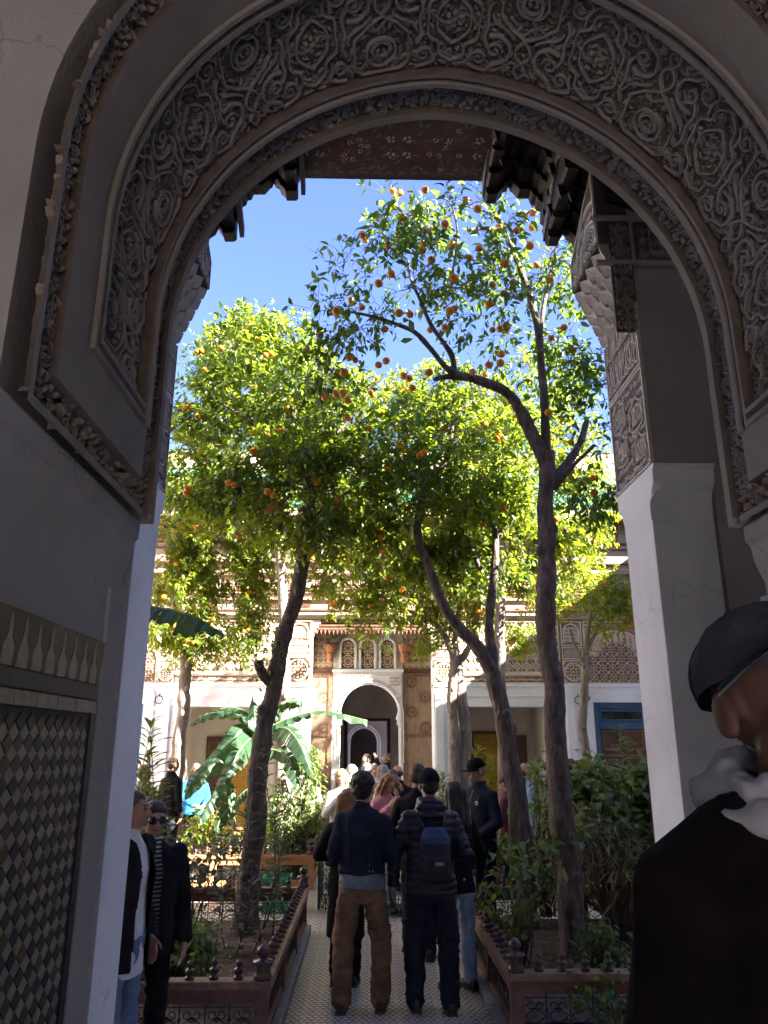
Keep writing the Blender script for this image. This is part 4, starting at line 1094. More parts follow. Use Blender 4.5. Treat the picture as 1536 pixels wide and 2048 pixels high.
for sx in (-1, 1):                                         # carved fields, brown panels, doors leaves either side
    a, b = (oC[0]-.1, f0-.004) if sx < 0 else (f1+.004, oC[1]+.1)
    zA, zB = dz_(1337), ZT+.02
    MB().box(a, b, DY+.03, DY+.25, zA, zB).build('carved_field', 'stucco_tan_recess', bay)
    m = MB(); fe_ = lambda u, v, h: (u, DY+.03-h, v)
    lattice(m, a+.03, b-.03, zA+.03, zB-.2, .13, .15, fe_, .010, .02, 0); lattice(m, a+.03, b-.03, zB-.17, zB-.03, .10, .10, fe_, .012, .03, 1); m.build('field_carving', 'stucco_tan', bay, kind='stuff')
    MB().box(a, b, DY-.005, DY+.25, dz_(1344), zA-.002).build('dark_lintel', 'wood_door_dark', bay)
    lf = thing if False else None
    z0, z1 = dz_(1470), dz_(1345)
    MB().box(a, b, DY+.01, DY+.25, .18, z1-.002).build('panel_board', 'wood_door', bay)
    st = f0-.004 if sx < 0 else b
    for x0, x1 in ((a, a+.05), (b-.09, b-.002)): MB().box(x0, x1, DY-.02, DY+.009, .18, z1-.004).build('stile', 'wood_frieze_dark', bay)
    for z in (z0, 1.0, z1-.06): MB().box(a+.052, b-.092, DY-.018, DY+.009, z-.03, z+.03).build('cross_rail', 'wood_frieze_dark', bay)
    for k, zc in enumerate(lin(z0+.16, z1-.22, 4)):
        for c in ((a+.05+(b-.09-a-.05)*(.25 if k % 2 else .75)),):
            m = MB(); f3 = lambda u, v, h: (u, DY+.009-h, v)
            for i in range(16):
                q = i*PI/8; m.leafblob([(c+.06*math.cos(q), zc+.06*math.sin(q)), (c+.11*math.cos(q+.12), zc+.11*math.sin(q+.12)), (c+.16*math.cos(q), zc+.16*math.sin(q)), (c+.11*math.cos(q-.12), zc+.11*math.sin(q-.12))], .01, f3)
            m.leafblob([(c+.03*math.cos(t), zc+.03*math.sin(t)) for t in lin(0, 5.2, 6)], .012, f3)
            m.build('rosette', 'wood_frieze_dark', bay)
    m = MB(); c = (a+b)/2; hw3 = (b-a)/2-.16
    m.ribbon([(c-hw3, .3), (c-hw3, 1.25)] + [(c+hw3*math.cos(t), 1.25+hw3*math.sin(t)) for t in lin(PI, 0, 12)] + [(c+hw3, 1.25), (c+hw3, .3)], .02, .02, lambda u, v, h: (u, DY+.009-h, v)); m.build('arched_moulding', 'wood_door_dark', bay)
for px in (661, 808):                                      # basket capitals either side
    c = dx_(px, 1310); zt = dz_(1290)
    m = MB(); m.lathe([(.05, -.42), (.085, -.40), (.075, -.36), (.085, -.22), (.13, -.10), (.145, -.02), (.13, .0), (.0, .0)], 12, (c, DY-.10, zt)); m.build('capital', 'terracotta', bay, True)
    m = MB()
    for k in range(60): q = random.uniform(0, 2*PI); r_ = random.uniform(.09, .15); m.tube([(c+.09*math.cos(q), DY-.10+.09*math.sin(q), zt-.22), (c+r_*math.cos(q+.2), DY-.10+r_*math.sin(q+.2), zt+random.uniform(-.06, .05))], .006, 3, cap=False)
    m.build('straw', 'wood_door', bay, kind='stuff')
c = dx_(668, 1297); zt = dz_(1290)
pg = thing('pigeon', 'grey pigeon sitting on the basket capital beside the lattice windows', 'pigeon', (c, DY-.1, zt+.02))
m = MB(); m.ball((c, DY-.12, zt+.10), .14, .075, .075, 10, 7, rot=Matrix.Rotation(-.5, 3, 'Y')); m.ball((c+.11, DY-.13, zt+.20), .042, .04, .045, 8, 6); m.tube([(c+.07, DY-.12, zt+.12), (c+.11, DY-.13, zt+.19)], [.06, .035], 8); m.prism([(c-.10, zt+.08), (c-.25, zt-.01), (c-.24, zt-.03), (c-.08, zt+.03)], 'y', DY-.15, DY-.09); m.tube([(c+.145, DY-.13, zt+.20), (c+.175, DY-.13, zt+.19)], [.012, .003], 5)
for s_ in (-.02, .02): m.tube([(c+.01, DY-.12+s_, zt+.05), (c+.02, DY-.12+s_, zt-.0)], .007, 4)
m.build('body', 'pigeon_grey', pg, True)
# timber lintel of the recess, ceiling and cheeks
mb = MB(); mb.box(oC[0]-.3, oC[1]+.3, FY+.1, DY+.25, ZT+.022, ZT+.45); mb.build('recess_ceiling', 'wood_door_dark', bay)
mb = MB()
for k in range(4): mb.box(oC[0], oC[1], FY+.03+.02*k-.02, FY+.1+.03*k, ZT-.0-.07*k+.0, ZT+.06-.07*k)
for k in range(30): xq = oC[0]+.03+k*(oC[1]-oC[0]-.06)/29; mb.prism([(xq-.035, ZT-.21), (xq+.035, ZT-.21), (xq, ZT-.32)], 'y', FY+.08, FY+.12)
mb.build('hanging_fringe', 'wood_frieze_dark', bay)
mb = MB()
for sx in (-1, 1):
    x = oC[0] if sx < 0 else oC[1]
    mb.box(min(x, x-sx*.0+sx*.3), max(x, x+sx*.3), FY+.452, DY+.25, .18, ZT+.02)
mb.build('recess_cheek', 'plaster_white', bay)
fc = lambda x, sx: (lambda u, v, h: (x+(-sx)*h*1.0*1, u, v))
for sx in (-1, 1):                                         # carved stucco on the recess cheeks with a stepped corbel
    x = (oC[0]+.001) if sx < 0 else (oC[1]-.001)
    f_ = lambda u, v, h, x=x, sx=sx: (x-sx*(.0+h), u, v)
    m = MB(); lattice(m, FY+.03, FY+.43, ZC+.05, ZT, .10, .12, f_, .010, .02, 0); m.ribbon([(FY+.02, ZC), (FY+.02, ZT)], .02, .04, f_); m.ribbon([(FY+.02, ZC+.01), (FY+.44, ZC+.01)], .02, .04, f_)
    m.build('cheek_carving', 'stucco_tan', bay, kind='stuff')
    m = MB()
    for k in range(4): m.box(min(x, x-sx*.05*(k+1)), max(x, x-sx*.05*(k+1)), FY+.02, FY+.40, ZT-.36+k*.09, ZT-.272+k*.09)
    m.build('stepped_corbel', 'stucco_tan', bay)
# the dim hall behind: a second doorway seen through the first
hall = thing('inner_hall', 'dim plastered hall seen through the arched door, with a dark framed inner doorway', 'hall', (dc, DY+2, .18))
HY = DY+2.2
hx = lambda px: W(px, 1480, HY).x
hz_ = lambda py: W(735, py, HY).z
MB().box(dc-2.2, dc-2.0, HY+1.95, HY+4, .18, 4.2).build('side_wall', 'plaster_grey', hall); MB().box(dc+2.0, dc+2.2, HY+1.95, HY+4, .18, 4.2).build('side_wall', 'plaster_grey', hall); MB().box(dc-2.2, dc-2.0, DY+.26, HY, .18, 4.2).build('side_wall', 'plaster_grey', hall); MB().box(dc+2.0, dc+2.2, DY+.26, HY, .18, 4.2).build('side_wall', 'plaster_grey', hall)  # gap left between the side walls so daylight reaches the inner arch
MB().box(dc-2.2, dc+2.2, DY+.26, HY+4, 4.2, 4.4).build('ceiling', 'wood_door_dark', hall)
MB().box(dc-2.2, dc+2.2, DY+.26, HY+4, .10, .18).build('floor', 'floor_pale', hall)
i0, i1, iz = hx(692), hx(777), hz_(1440)
m = MB(); m.box(dc-2.2, i0, HY, HY+.3, .18, 4.2); m.box(i1, dc+2.2, HY, HY+.3, .18, 4.2); m.box(i0, i1, HY, HY+.3, iz, 4.2); m.build('end_wall', 'plaster_grey', hall)
m = MB(); m.box(i0-.05, i0+.04, HY-.03, HY-.002, .18, iz+.04); m.box(i1-.04, i1+.05, HY-.03, HY-.002, .18, iz+.04); m.box(i0+.04, i1-.04, HY-.03, HY-.002, iz-.03, iz+.04); m.build('dark_door_frame', 'wood_dark', hall)
h2 = HY+1.9; c2 = W(727, 1500, h2).x; w2 = .36; z2 = W(727, 1458, h2).z
m = MB(); m.prism([(c2-2, .18), (c2-w2, .18), (c2-w2, z2-w2)] + [(c2+w2*math.cos(t), z2-w2+w2*math.sin(t)) for t in lin(PI, 0, 15)][1:] + [(c2+w2, .18), (c2+2, .18), (c2+2, 4.2), (c2-2, 4.2)], 'y', h2, h2+.2); m.build('inner_arch', 'plaster_grey', hall, recalc=True)
m = MB(); f4 = lambda u, v, h: (u, h2-.001-h, v)
for g in (.04, .10): m.ribbon([(c2-w2-g, .3), (c2-w2-g, z2-w2)] + [(c2+(w2+g)*math.cos(t), z2-w2+(w2+g)*math.sin(t)) for t in lin(PI, 0, 16)] + [(c2+w2+g, z2-w2), (c2+w2+g, .3)], .022, .03, f4)
m.build('inner_moulding', 'plaster_white', hall)
MB().box(c2-2, c2+2, HY+4, HY+4.1, .18, 4.2).build('back_wall', 'plaster_grey', hall)

# ---- gilded lattice shutters, brown shutters, blue doors
def lattice_door(label, px0, px1, pyt, y=GB-.03):
    a, b = W(px0, 1500, y).x, W(px1, 1500, y).x; zt = W(749, pyt, y).z
    t = thing('lattice_door', label, 'door', ((a+b)/2, y, .18), 'gilded lattice doors in the side bays')
    MB().box(a, b, y-.0, y+.025, .2, zt).build('ground_board', 'gold_ground', t)
    f = lambda u, v, h: (u, y-.001-h, v); m = MB()
    nx = max(2, int((b-a)/.15)); nz = int((zt-.3)/.15)
    for i in range(nx+1): m.ribbon([(a+(b-a)*i/nx, .25), (a+(b-a)*i/nx, zt-.03)], .010, .018, f)
    for j in range(nz+1): m.ribbon([(a, .25+j*.15), (b, .25+j*.15)], .010, .018, f)
    m.build('grid', 'gold_lattice', t)
    m = MB()
    for i in range(nx):
        for j in range(nz):
            c = (a+(b-a)*(i+.5)/nx, .25+(j+.5)*.15)
            m.ribbon([(c[0]+.045*math.cos(q), c[1]+.045*math.sin(q)) for q in lin(0, 2*PI*5/6, 6)], .008, .014, f, closed=True); m.leafblob([(c[0]-.02, c[1]), (c[0], c[1]-.02), (c[0]+.02, c[1]), (c[0], c[1]+.02)], .012, f)
    m.build('open_work', 'gold_lattice', t, kind='stuff')
    m = MB(); m.box(a-.07, a, y-.04, y+.026, .2, zt+.07); m.box(b, b+.07, y-.04, y+.026, .2, zt+.07); m.box(a, b, y-.04, y+.026, zt, zt+.07); m.build('door_frame', 'wood_frieze_dark', t, bevel=.005)
lattice_door('gilded lattice door behind the banana plant', 455, 520, 1470)
lattice_door('gilded lattice door beyond the man in the black cap', 948, 1024, 1468)
def shutter(label, px0, px1, pyt, m1, m2, y=GB-.06):
    a, b = W(px0, 1500, y).x, W(px1, 1500, y).x; zt = W(749, pyt, y).z
    t = thing('shutter', label, 'shutter', ((a+b)/2, y, .2))
    MB().box(a, b, y, y+.035, .2, zt).build('leaf', m1, t, bevel=.006)
    k = .25
    while k < zt-.3:
        h_ = min(.62, zt-.1-k); m = MB()
        f = lambda u, v, h: (u, y-h, v)
        for g, w_ in ((.05, .014), (.10, .010)): m.ribbon([(a+g, k+g*.6), (b-g, k+g*.6), (b-g, k+h_-g*.6), (a+g, k+h_-g*.6)], w_, .016, f, closed=True)
        m.build('panel_moulding', m2, t); k += h_+.03
shutter('brown panelled shutter open beside the gilded lattice behind the banana plant', 412, 452, 1473, 'wood_door_dark', 'wood_door')
shutter('dark red brown shutter open beside the gilded lattice beyond the capped man', 1028, 1054, 1470, 'wood_red', 'wood_frieze_dark')
def blue_door(label, o, open_left=False):
    a, b, zt = o; y = FY+.06
    t = thing('blue_door', label, 'door', ((a+b)/2, y, .18), 'blue framed doors of the court')
    fw = .13; m = MB(); m.box(a+.002, a+fw, y, y+.12, .18, zt-.002); m.box(b-fw, b-.002, y, y+.12, .18, zt-.002); m.box(a+fw, b-fw, y, y+.12, zt-fw, zt-.002); m.build('frame', 'paint_blue', t, bevel=.01)
    zm = fz(1452)
    m = MB(); m.box(a+fw, b-fw, y-.02, y+.12, zm-.06, zm+.06); m.box(a+fw, b-fw, y-.035, y+.10, zm+.062, zm+.09); m.build('transom_bar', 'paint_blue', t, bevel=.008)
    z0, z1 = zm+.10, zt-fw
    m = MB(); 
    for q in (0, 1): m.box(*( (a+fw, a+fw+.08) if q == 0 else (b-fw-.08, b-fw)), y+.03, y+.10, z0, z1-.001)
    m.box(a+fw+.08, b-fw-.08, y+.03, y+.10, z1-.07, z1-.001); m.box(a+fw+.08, b-fw-.08, y+.03, y+.10, z0, z0+.05); m.build('transom_frame', 'paint_blue', t, bevel=.006)
    MB().box(a+fw+.08, b-fw-.08, y+.08, y+.095, z0+.05, z1-.07).build('transom_pane', 'glass_dark', t)
    m = MB()
    for i in range(14):
        x = a+fw+.10+i*(b-a-2*fw-.2)/13; m.tube([(x, y+.06, z0+.05), (x, y+.06, z1-.07)], .008, 4, cap=False)
        m.tube([(x+.03*math.sin(q*2), y+.06, z0+.07+q*.06) for q in lin(0, 3, 7)], .006, 4, cap=False)
    m.build('transom_grille', 'iron', t)
    zd = zm-.062
    xm = (a+b)/2
    for x0, x1 in ((a+fw+.004, xm-.003), (xm+.003, b-fw-.004)):
        lf_ = MB().box(x0, x1, y+.05, y+.09, .2, zd).build('door_leaf', 'wood_door_dark', t)
        m = MB(); f = lambda u, v, h: (u, y+.05-h, v)
        for k in range(4):
            za, zb_ = .3+k*.52, .3+k*.52+.46
            if zb_ > zd: break
            for g in (.05, .09): m.ribbon([(x0+g, za+g*.5), (x1-g, za+g*.5), (x1-g, zb_-g*.5), (x0+g, zb_-g*.5)], .011, .014, f, closed=True)
        m.build('panel_moulding', 'wood_door', lf_, org=ORG[lf_.name])
blue_door('blue framed door with a barred transom behind the shrubs, below the rosette carving', oB)
blue_door('blue framed door at the far corner, mostly hidden by the white pier and oleander', oA)
mb = MB()
for o in (oA, oB): mb.box(o[0], o[1], FY+.44, FY+.449, .18, o[2])
mb.build('door_back', 'dark_void', far)
mb = MB(); mb.box(-8.2, oL[0]-.3, FY+.452, FY+.6, .18, 4.2); mb.box(oR[1]+.3, 8.2, FY+.452, FY+.6, .18, 4.2); mb.build('blind_wall', 'plaster_cream', far)
# tiled low bench wall under the lattice on the far side, and side ranges of the court
for sx in (-1, 1):
    t = thing('side_range', 'plain white range closing the %s side of the court under a timber eave' % ('shaded' if sx > 0 else 'sunny'), 'building', (sx*8.3, 10, 0))
    x0, x1 = (8.0, 8.6) if sx > 0 else (-8.6, -8.0)
    MB().box(x0, x1, PY1-.02, FY-.4, 0, 4.7).build('white_wall', 'plaster_white', t)
    MB().box(x0+(.02 if sx > 0 else 0), x1-(0 if sx > 0 else .02), PY1-.02, FY-.4, 4.702, ZE).build('timber_frieze', 'wood_frieze', t)
    MB().box(x0-(.5 if sx > 0 else 0), x1+(0 if sx > 0 else .5), PY1-.02, FY-.7, ZE+.002, ZE+.12).build('eave_board', 'wood_frieze', t)
    m = MB(); a = x0-.55 if sx > 0 else x1+.55
    m.add([(a, PY1, ZE+.14), (a, FY-.7, ZE+.14), (a+sx*2.5, FY-.7, ZE+1.5), (a+sx*2.5, PY1, ZE+1.5)], [(0, 1, 2, 3)]); m.build('roof_slope', 'roof_green', t)
    for k in range(3):
        yc = 7.2+k*3.6; m = MB(); xx = x0-.02 if sx > 0 else x1-.02
        m.box(xx, xx+.04, yc-.7, yc+.7, 0, 3.0); m.build('door_leaf', 'wood_door_dark', t)
# ================================================================ orange trees
def vnoise(p, s): return Vector((noise.noise(p*s), noise.noise(p*s+Vector((7, 3, 1))), noise.noise(p*s+Vector((1, 9, 5)))))
orange_me = {}
for nm, sc in (('a', 1),):
    m = MB(); m.ball((0, 0, 0), .041, .041, .039, 12, 9); m.tube([(0, 0, .033), (0, 0, .042)], .004, 4)
    orange_me = m.mesh('orange', 'orange_peel', True)
class Leaves:
    """leaf blades as folded quads, all in one mesh"""
    def __init__(s): s.p, s.d, s.n, s.l, s.w = [], [], [], [], []
    def add(s, p, d, n, l, w): s.p.append(p); s.d.append(d); s.n.append(n); s.l.append(l); s.w.append(w)
    def build(s, name, mt, parent, curl=.25, kind=None):
        p = np.array(s.p, float); d = np.array(s.d, float); n = np.array(s.n, float); l = np.array(s.l)[:, None]; w = np.array(s.w)[:, None]
        d /= np.linalg.norm(d, axis=1)[:, None]+1e-9
        b = np.cross(d, n); b /= np.linalg.norm(b, axis=1)[:, None]+1e-9
        n = np.cross(b, d)
        k = len(p); fold = .35
        v = np.stack([p, p+d*l*.38+b*w+n*w*fold-n*l*curl*.12, p+d*l*.38-b*w+n*w*fold-n*l*curl*.12, p+d*l*.45-n*l*curl*.16, p+d*l*.75+b*w*.62+n*w*fold*.6-n*l*curl*.5, p+d*l*.75-b*w*.62+n*w*fold*.6-n*l*curl*.5, p+d*l-n*l*curl], 1)
        v = v.reshape(-1, 3) - np.array(ORG[parent.name])
        base = (np.arange(k)*7)[:, None]
        t = np.array([[0, 3, 1], [0, 2, 3], [1, 3, 4], [3, 2, 5], [4, 3, 6], [3, 5, 6]])
        f = (base[:, :, None]+t[None]).reshape(-1, 3)
        me = bpy.data.meshes.new(name)
        me.vertices.add(len(v)); me.vertices.foreach_set('co', v.ravel())
        me.loops.add(f.size); me.loops.foreach_set('vertex_index', f.ravel().astype(np.int32))
        me.polygons.add(len(f)); me.polygons.foreach_set('loop_start', np.arange(0, f.size, 3, dtype=np.int32)); me.polygons.foreach_set('loop_total', np.full(len(f), 3, np.int32))
        me.materials.append(MATS[mt]); me.update(calc_edges=True); me.validate()
        o = link(name, me, parent)
        if kind: o['kind'] = kind
        return o
def px_path(pts, y0, y1=None, jit=.0):
    y1 = y0 if y1 is None else y1
    n = len(pts); return [W(a, b, y0+(y1-y0)*i/max(1, n-1)) for i, (a, b) in enumerate(pts)]
def tree(label, trunk, limbs, blobs, leaf_mat, bark='bark', nclump=300, per=12, leaf=.085, n_or=14, ors=(), sparse=0.0, seed=1, twig_r=.006, droop=.35):
    """trunk and limbs: lists of (points, r0, r1); blobs: (centre, radii) of the crown"""
    rr = random.Random(seed); base = trunk[0][0][0]
    t = thing('orange_tree', label, 'tree', (base.x, base.y, base.z), 'orange trees of the court')
    def limb_mesh(mb, pts, r0, r1, seg=9, gn=.18):
        P_ = smooth_path(pts, 9 if seg == 12 else 6); n = len(P_)
        P_ = [p+vnoise(p*1.0, 2.1)*r0*.35 for p in P_]
        rad = [(r0+(r1-r0)*i/(n-1))*(1+gn*noise.noise(p*5.0)+gn*.6*noise.noise(p*13)) for i, p in enumerate(P_)]
        if seg == 12: rad = [r*(1+.55*math.exp(-max(0, p.z-.12)/.13)) for r, p in zip(rad, P_)]
        mb.tube(P_, rad, 16 if seg == 12 else seg); return P_
    nodes = []
    mb = MB()
    for pts, r0, r1 in trunk:
        for i, p in enumerate(limb_mesh(mb, pts, r0, r1, 12)): pass
        for q in (.22, .47, .63, .8):                     # knots
            i = int(q*(len(pts)-1)); p = pts[i].lerp(pts[min(i+1, len(pts)-1)], rr.random())
            a = rr.uniform(-2.6, .2); mb.ball(p+Vector((math.cos(a), math.sin(a), 0))*r0*.75, r0*.42, r0*.42, r0*.55, 8, 6)
    mb.build('trunk', bark, t, True)
    for pts, r0, r1 in limbs:
        m = MB(); P_ = limb_mesh(m, pts, r0, r1, 8); m.build('limb', bark, t, True)
        for i, p in enumerate(P_):
            if i > len(P_)*.35: nodes.append((p, r0+(r1-r0)*i/len(P_)))
    if not nodes: nodes = [(p, .03) for p in smooth_path(trunk[0][0], 4)[-6:]]
    # clump centres, in the outer part of each blob, away from holes in a noise field
    cl = []
    vol = [r.x*r.y*r.z for c, r in blobs]; vol = [v**.72 for v in vol]; tot = sum(vol)
    for (c, r), v in zip(blobs, vol):
        for k in range(int(nclump*v/tot)+1):
            for tr in range(8):
                q = Vector((rr.gauss(0, 1), rr.gauss(0, 1), rr.gauss(0, 1))).normalized()*(rr.random()**.42)
                p = c+Vector((q.x*r.x, q.y*r.y, q.z*r.z))
                if noise.noise(p*1.7+Vector((seed*3.1, 0, 0))) > .04+sparse*.3 or tr == 7: break
            cl.append((p, c))
    # twigs: join each clump to the nearest node of the growing skeleton
    cl.sort(key=lambda a: min((a[0]-n[0]).length for n in nodes))
    tw = MB(); pos = [n[0] for n in nodes]; radn = [n[1] for n in nodes]
    A = np.array([[p.x, p.y, p.z] for p in pos])
    for p, c in cl:
        d = np.linalg.norm(A-np.array(p), axis=1); k = int(d.argmin())
        a = Vector(A[k]); L_ = (p-a).length
        if L_ < .02: continue
        mid1 = a.lerp(p, .4)+vnoise(p, 3)*L_*.3+Vector((0, 0, .10*L_)); mid2 = a.lerp(p, .75)+vnoise(p+Vector((3, 3, 3)), 3)*L_*.25
        r0 = min(radn[k]*.7, .007+.010*L_); r0 = max(r0, twig_r*.8)
        pts = [a, mid1, mid2, p]
        tw.tube(pts, [r0, r0*.8, r0*.6, twig_r*.5], 4, cap=False)
        A = np.vstack([A, [mid1], [mid2], [p]]); radn += [r0*.8, r0*.6, twig_r*.6]
    # leaves
    lv = Leaves()
    for p, c in cl:
        n = max(2, int(per*rr.uniform(.5, 1.4)))
        ax = (p-c); ax = ax.normalized() if ax.length > 1e-3 else Vector((0, 0, 1)); ax = (ax+Vector((rr.gauss(0, .4), rr.gauss(0, .4), rr.gauss(0, .4)))).normalized()
        L_ = rr.uniform(.14, .30)
        st = p; e = p+ax*L_+Vector((0, 0, -.06*L_))
        tw.tube([st, st.lerp(e, .5)+Vector((0, 0, .012)), e], [twig_r*.5, twig_r*.4, twig_r*.2], 3, cap=False)
        if sparse > .1:
            for q in range(int(8*sparse)+3):
                e2 = st+Vector((rr.gauss(0, .26), rr.gauss(0, .26), rr.gauss(-.05, .24))); tw.tube([st, st.lerp(e2, .5)+vnoise(e2, 4)*.10, e2, e2+vnoise(e2, 6)*.12], [twig_r*.5, twig_r*.42, twig_r*.32, twig_r*.2], 3, cap=False)
        for k in range(n):
            f = rr.random(); q = st.lerp(e, f)
            a = rr.uniform(0, 2*PI); s1 = ax.orthogonal().normalized(); s2 = ax.cross(s1)
            d = (s1*math.cos(a)+s2*math.sin(a))*rr.uniform(.6, 1)+ax*rr.uniform(.1, .9)+Vector((0, 0, -droop*rr.random()))
            nn = Vector((0, 0, 1))*.9+Vector((rr.gauss(0, .5), rr.gauss(0, .5), rr.gauss(0, .4)))+ax*.3
            l = leaf*rr.choice((.5, .75, .9, 1.0, 1.1, 1.3))*rr.uniform(.9, 1.1)
            lv.add(q+d.normalized()*.015, d, nn, l, l*rr.uniform(.19, .26))
    tw.build('twigs', 'twig', t, kind='stuff')
    lv.build('foliage', leaf_mat, t, kind='stuff')
    places = list(ors)
    for k in range(n_or):
        p, c = rr.choice(cl); q = p+Vector((rr.gauss(0, .08), rr.gauss(0, .08), -.07+rr.gauss(0, .05)))
        out = (p-c); q += Vector((0, -.16, 0))+out*.22
        places.append(q)
        if rr.random() < .35: places.append(q+Vector((rr.uniform(-.08, .08), rr.uniform(-.06, .06), rr.uniform(-.05, .05))))
    for q in places:
        s_ = rr.uniform(.85, 1.14); piece('orange', orange_me, t, q, (rr.uniform(-.4, .4), rr.uniform(-.4, .4), rr.random()*6), (s_, s_, s_*rr.uniform(.93, 1.04)))
    return t
def E(px, py, rx, ry, y, rd=None):
    c = W(px, py, y); s = (c-W(px+10, py, y)).length/10; v = (c-W(px, py+10, y)).length/10
    return (c, Vector((rx*s, rd if rd else (rx*s+ry*v)/2, ry*v)))
# 1 the tall near tree, sparse against the sky
y = 7.75
tr = px_path([(1146, 1935), (1140, 1800), (1124, 1600), (1108, 1420), (1098, 1300), (1092, 1180), (1090, 1060), (1092, 960), (1092, 905)], y, y)
tr[0].z = .10
o1 = [(785, 382), (800, 386), (850, 380), (788, 412), (752, 434), (803, 432), (810, 440), (725, 470), (730, 480), (865, 458), (850, 462), (890, 448), (932, 400), (975, 400), (955, 418), (998, 452), (1050, 428), (1066, 425), (1033, 461), (1064, 455), (846, 487), (776, 492), (845, 500), (905, 490), (940, 516), (958, 497), (757, 567), (782, 548), (724, 615), (702, 600),
      (830, 522), (863, 520), (907, 555), (910, 556), (938, 515), (1010, 527), (1026, 565), (985, 570), (985, 607), (979, 608), (1008, 587), (900, 622), (908, 618), (798, 626), (820, 629), (770, 658), (860, 660), (890, 655), (985, 660), (1000, 658), (1012, 656), (905, 560), (1060, 492), (1074, 530),
      (640, 670), (612, 702), (698, 716), (710, 720), (772, 722), (757, 730), (688, 745), (675, 744), (634, 770), (650, 796), (672, 788), (686, 786), (695, 836), (808, 752), (818, 757), (825, 776), (858, 745), (977, 730), (1001, 726), (1003, 708), (945, 744), (1097, 825), (1142, 885), (1103, 676), (1100, 560), (1128, 655)]
lim1 = [(px_path([(1088, 930), (1066, 872), (1040, 815), (1015, 785), (975, 768), (935, 755), (905, 752)], y, y-.2), .075, .048),
        (px_path([(905, 752), (885, 755), (868, 760)], y-.2, y-.3), .035, .026),
        (px_path([(925, 752), (895, 738), (862, 700), (830, 665), (795, 648), (745, 634), (700, 622)], y-.2, y-1.0), .038, .012),
        (px_path([(910, 750), (905, 715), (890, 690), (862, 650), (840, 600), (822, 560), (815, 520)], y-.2, y-.5), .034, .012),
        (px_path([(840, 610), (880, 590), (920, 575), (960, 580)], y-.4, y-.1), .018, .006),
        (px_path([(1092, 915), (1090, 820), (1082, 720), (1072, 640), (1056, 580), (1040, 540), (1022, 490), (1000, 462), (965, 458), (940, 462)], y, y-.6), .052, .018),
        (px_path([(1078, 680), (1090, 600), (1105, 530), (1118, 470)], y-.2, y-.2), .030, .010),
        (px_path([(1022, 490), (1000, 440), (960, 420), (915, 410)], y-.5, y-.8), .014, .006), (px_path([(905, 545), (915, 470), (900, 405), (870, 395)], y-.3, y-.6), .014, .006),
        (px_path([(1100, 965), (1135, 925), (1160, 880), (1175, 840)], y, y+.3), .055, .03), (px_path([(1108, 980), (1150, 930), (1190, 890)], y, y-.3), .03, .015)]
b1 = [E(885, 470, 150, 105, y-.5, .9), E(760, 560, 130, 100, y-.9, .7), E(690, 630, 95, 60, y-.9, .5), E(1075, 470, 110, 90, y-.2, .8), E(1140, 620, 75, 120, y, .8), E(985, 620, 110, 110, y-.3, .9), E(835, 410, 95, 55, y-.7, .5), E(660, 745, 70, 80, y-1.0, .5),
      E(1175, 800, 60, 85, y+.1, .6), E(1190, 930, 50, 90, y+.2, .6), E(1120, 800, 60, 70, y+.5, .6), E(1160, 740, 70, 70, y+.2, .6), E(1175, 1000, 50, 50, y+.3, .5), E(1150, 870, 50, 70, y+.4, .5)]
tree('tall near orange tree with a bare trunk and sparse twiggy crown against the sky', [(tr, .118, .085)], lim1, b1, 'leaf_dark', 'bark', 1050, 6, .098, 6, [W(a, b, y-random.uniform(.2, 1.2)) for a, b in o1], .09, 3, .005, .5)
# 2 the leaning tree beside it
y = 9.0
tr = px_path([(1056, 1880), (1054, 1780), (1042, 1650), (1025, 1540), (1005, 1430), (985, 1345)], y, y); tr[0].z = .1
lim2 = [(px_path([(985, 1345), (955, 1300), (915, 1255), (880, 1200), (855, 1130), (838, 1065), (845, 1000), (868, 950), (898, 912), (905, 850)], y, y-.4), .085, .022),
        (px_path([(898, 915), (870, 912), (850, 916)], y-.3, y-.2), .016, .008), (px_path([(905, 850), (930, 815), (960, 800)], y-.3, y-.1), .015, .006),
        (px_path([(988, 1350), (978, 1250), (985, 1170), (990, 1080), (975, 1020), (955, 960)], y, y+.4), .07, .025), (px_path([(985, 1100), (1015, 1040), (1050, 1015), (1085, 1040)], y+.3, y+.5), .035, .014), (px_path([(960, 1140), (935, 1080), (900, 1030)], y+.3, y), .03, .012)]
b2 = [E(870, 1000, 120, 100, y, .9), E(955, 945, 100, 95, y+.3, .9), E(800, 905, 95, 85, y, .8), E(895, 840, 110, 80, y+.4, .8), E(1010, 1060, 75, 75, y+.3, .7), E(775, 1055, 70, 75, y+.2, .6), E(850, 1110, 70, 60, y+.5, .6), E(940, 1130, 80, 70, y+.6, .6), E(1040, 900, 60, 80, y+.8, .6)]
tree('leaning orange tree whose long dark limb bends left below the tall tree', [(tr, .115, .095)], lim2, b2, 'leaf_orange_tree', 'bark', 1400, 11, .096, 34, [], -.02, 5)
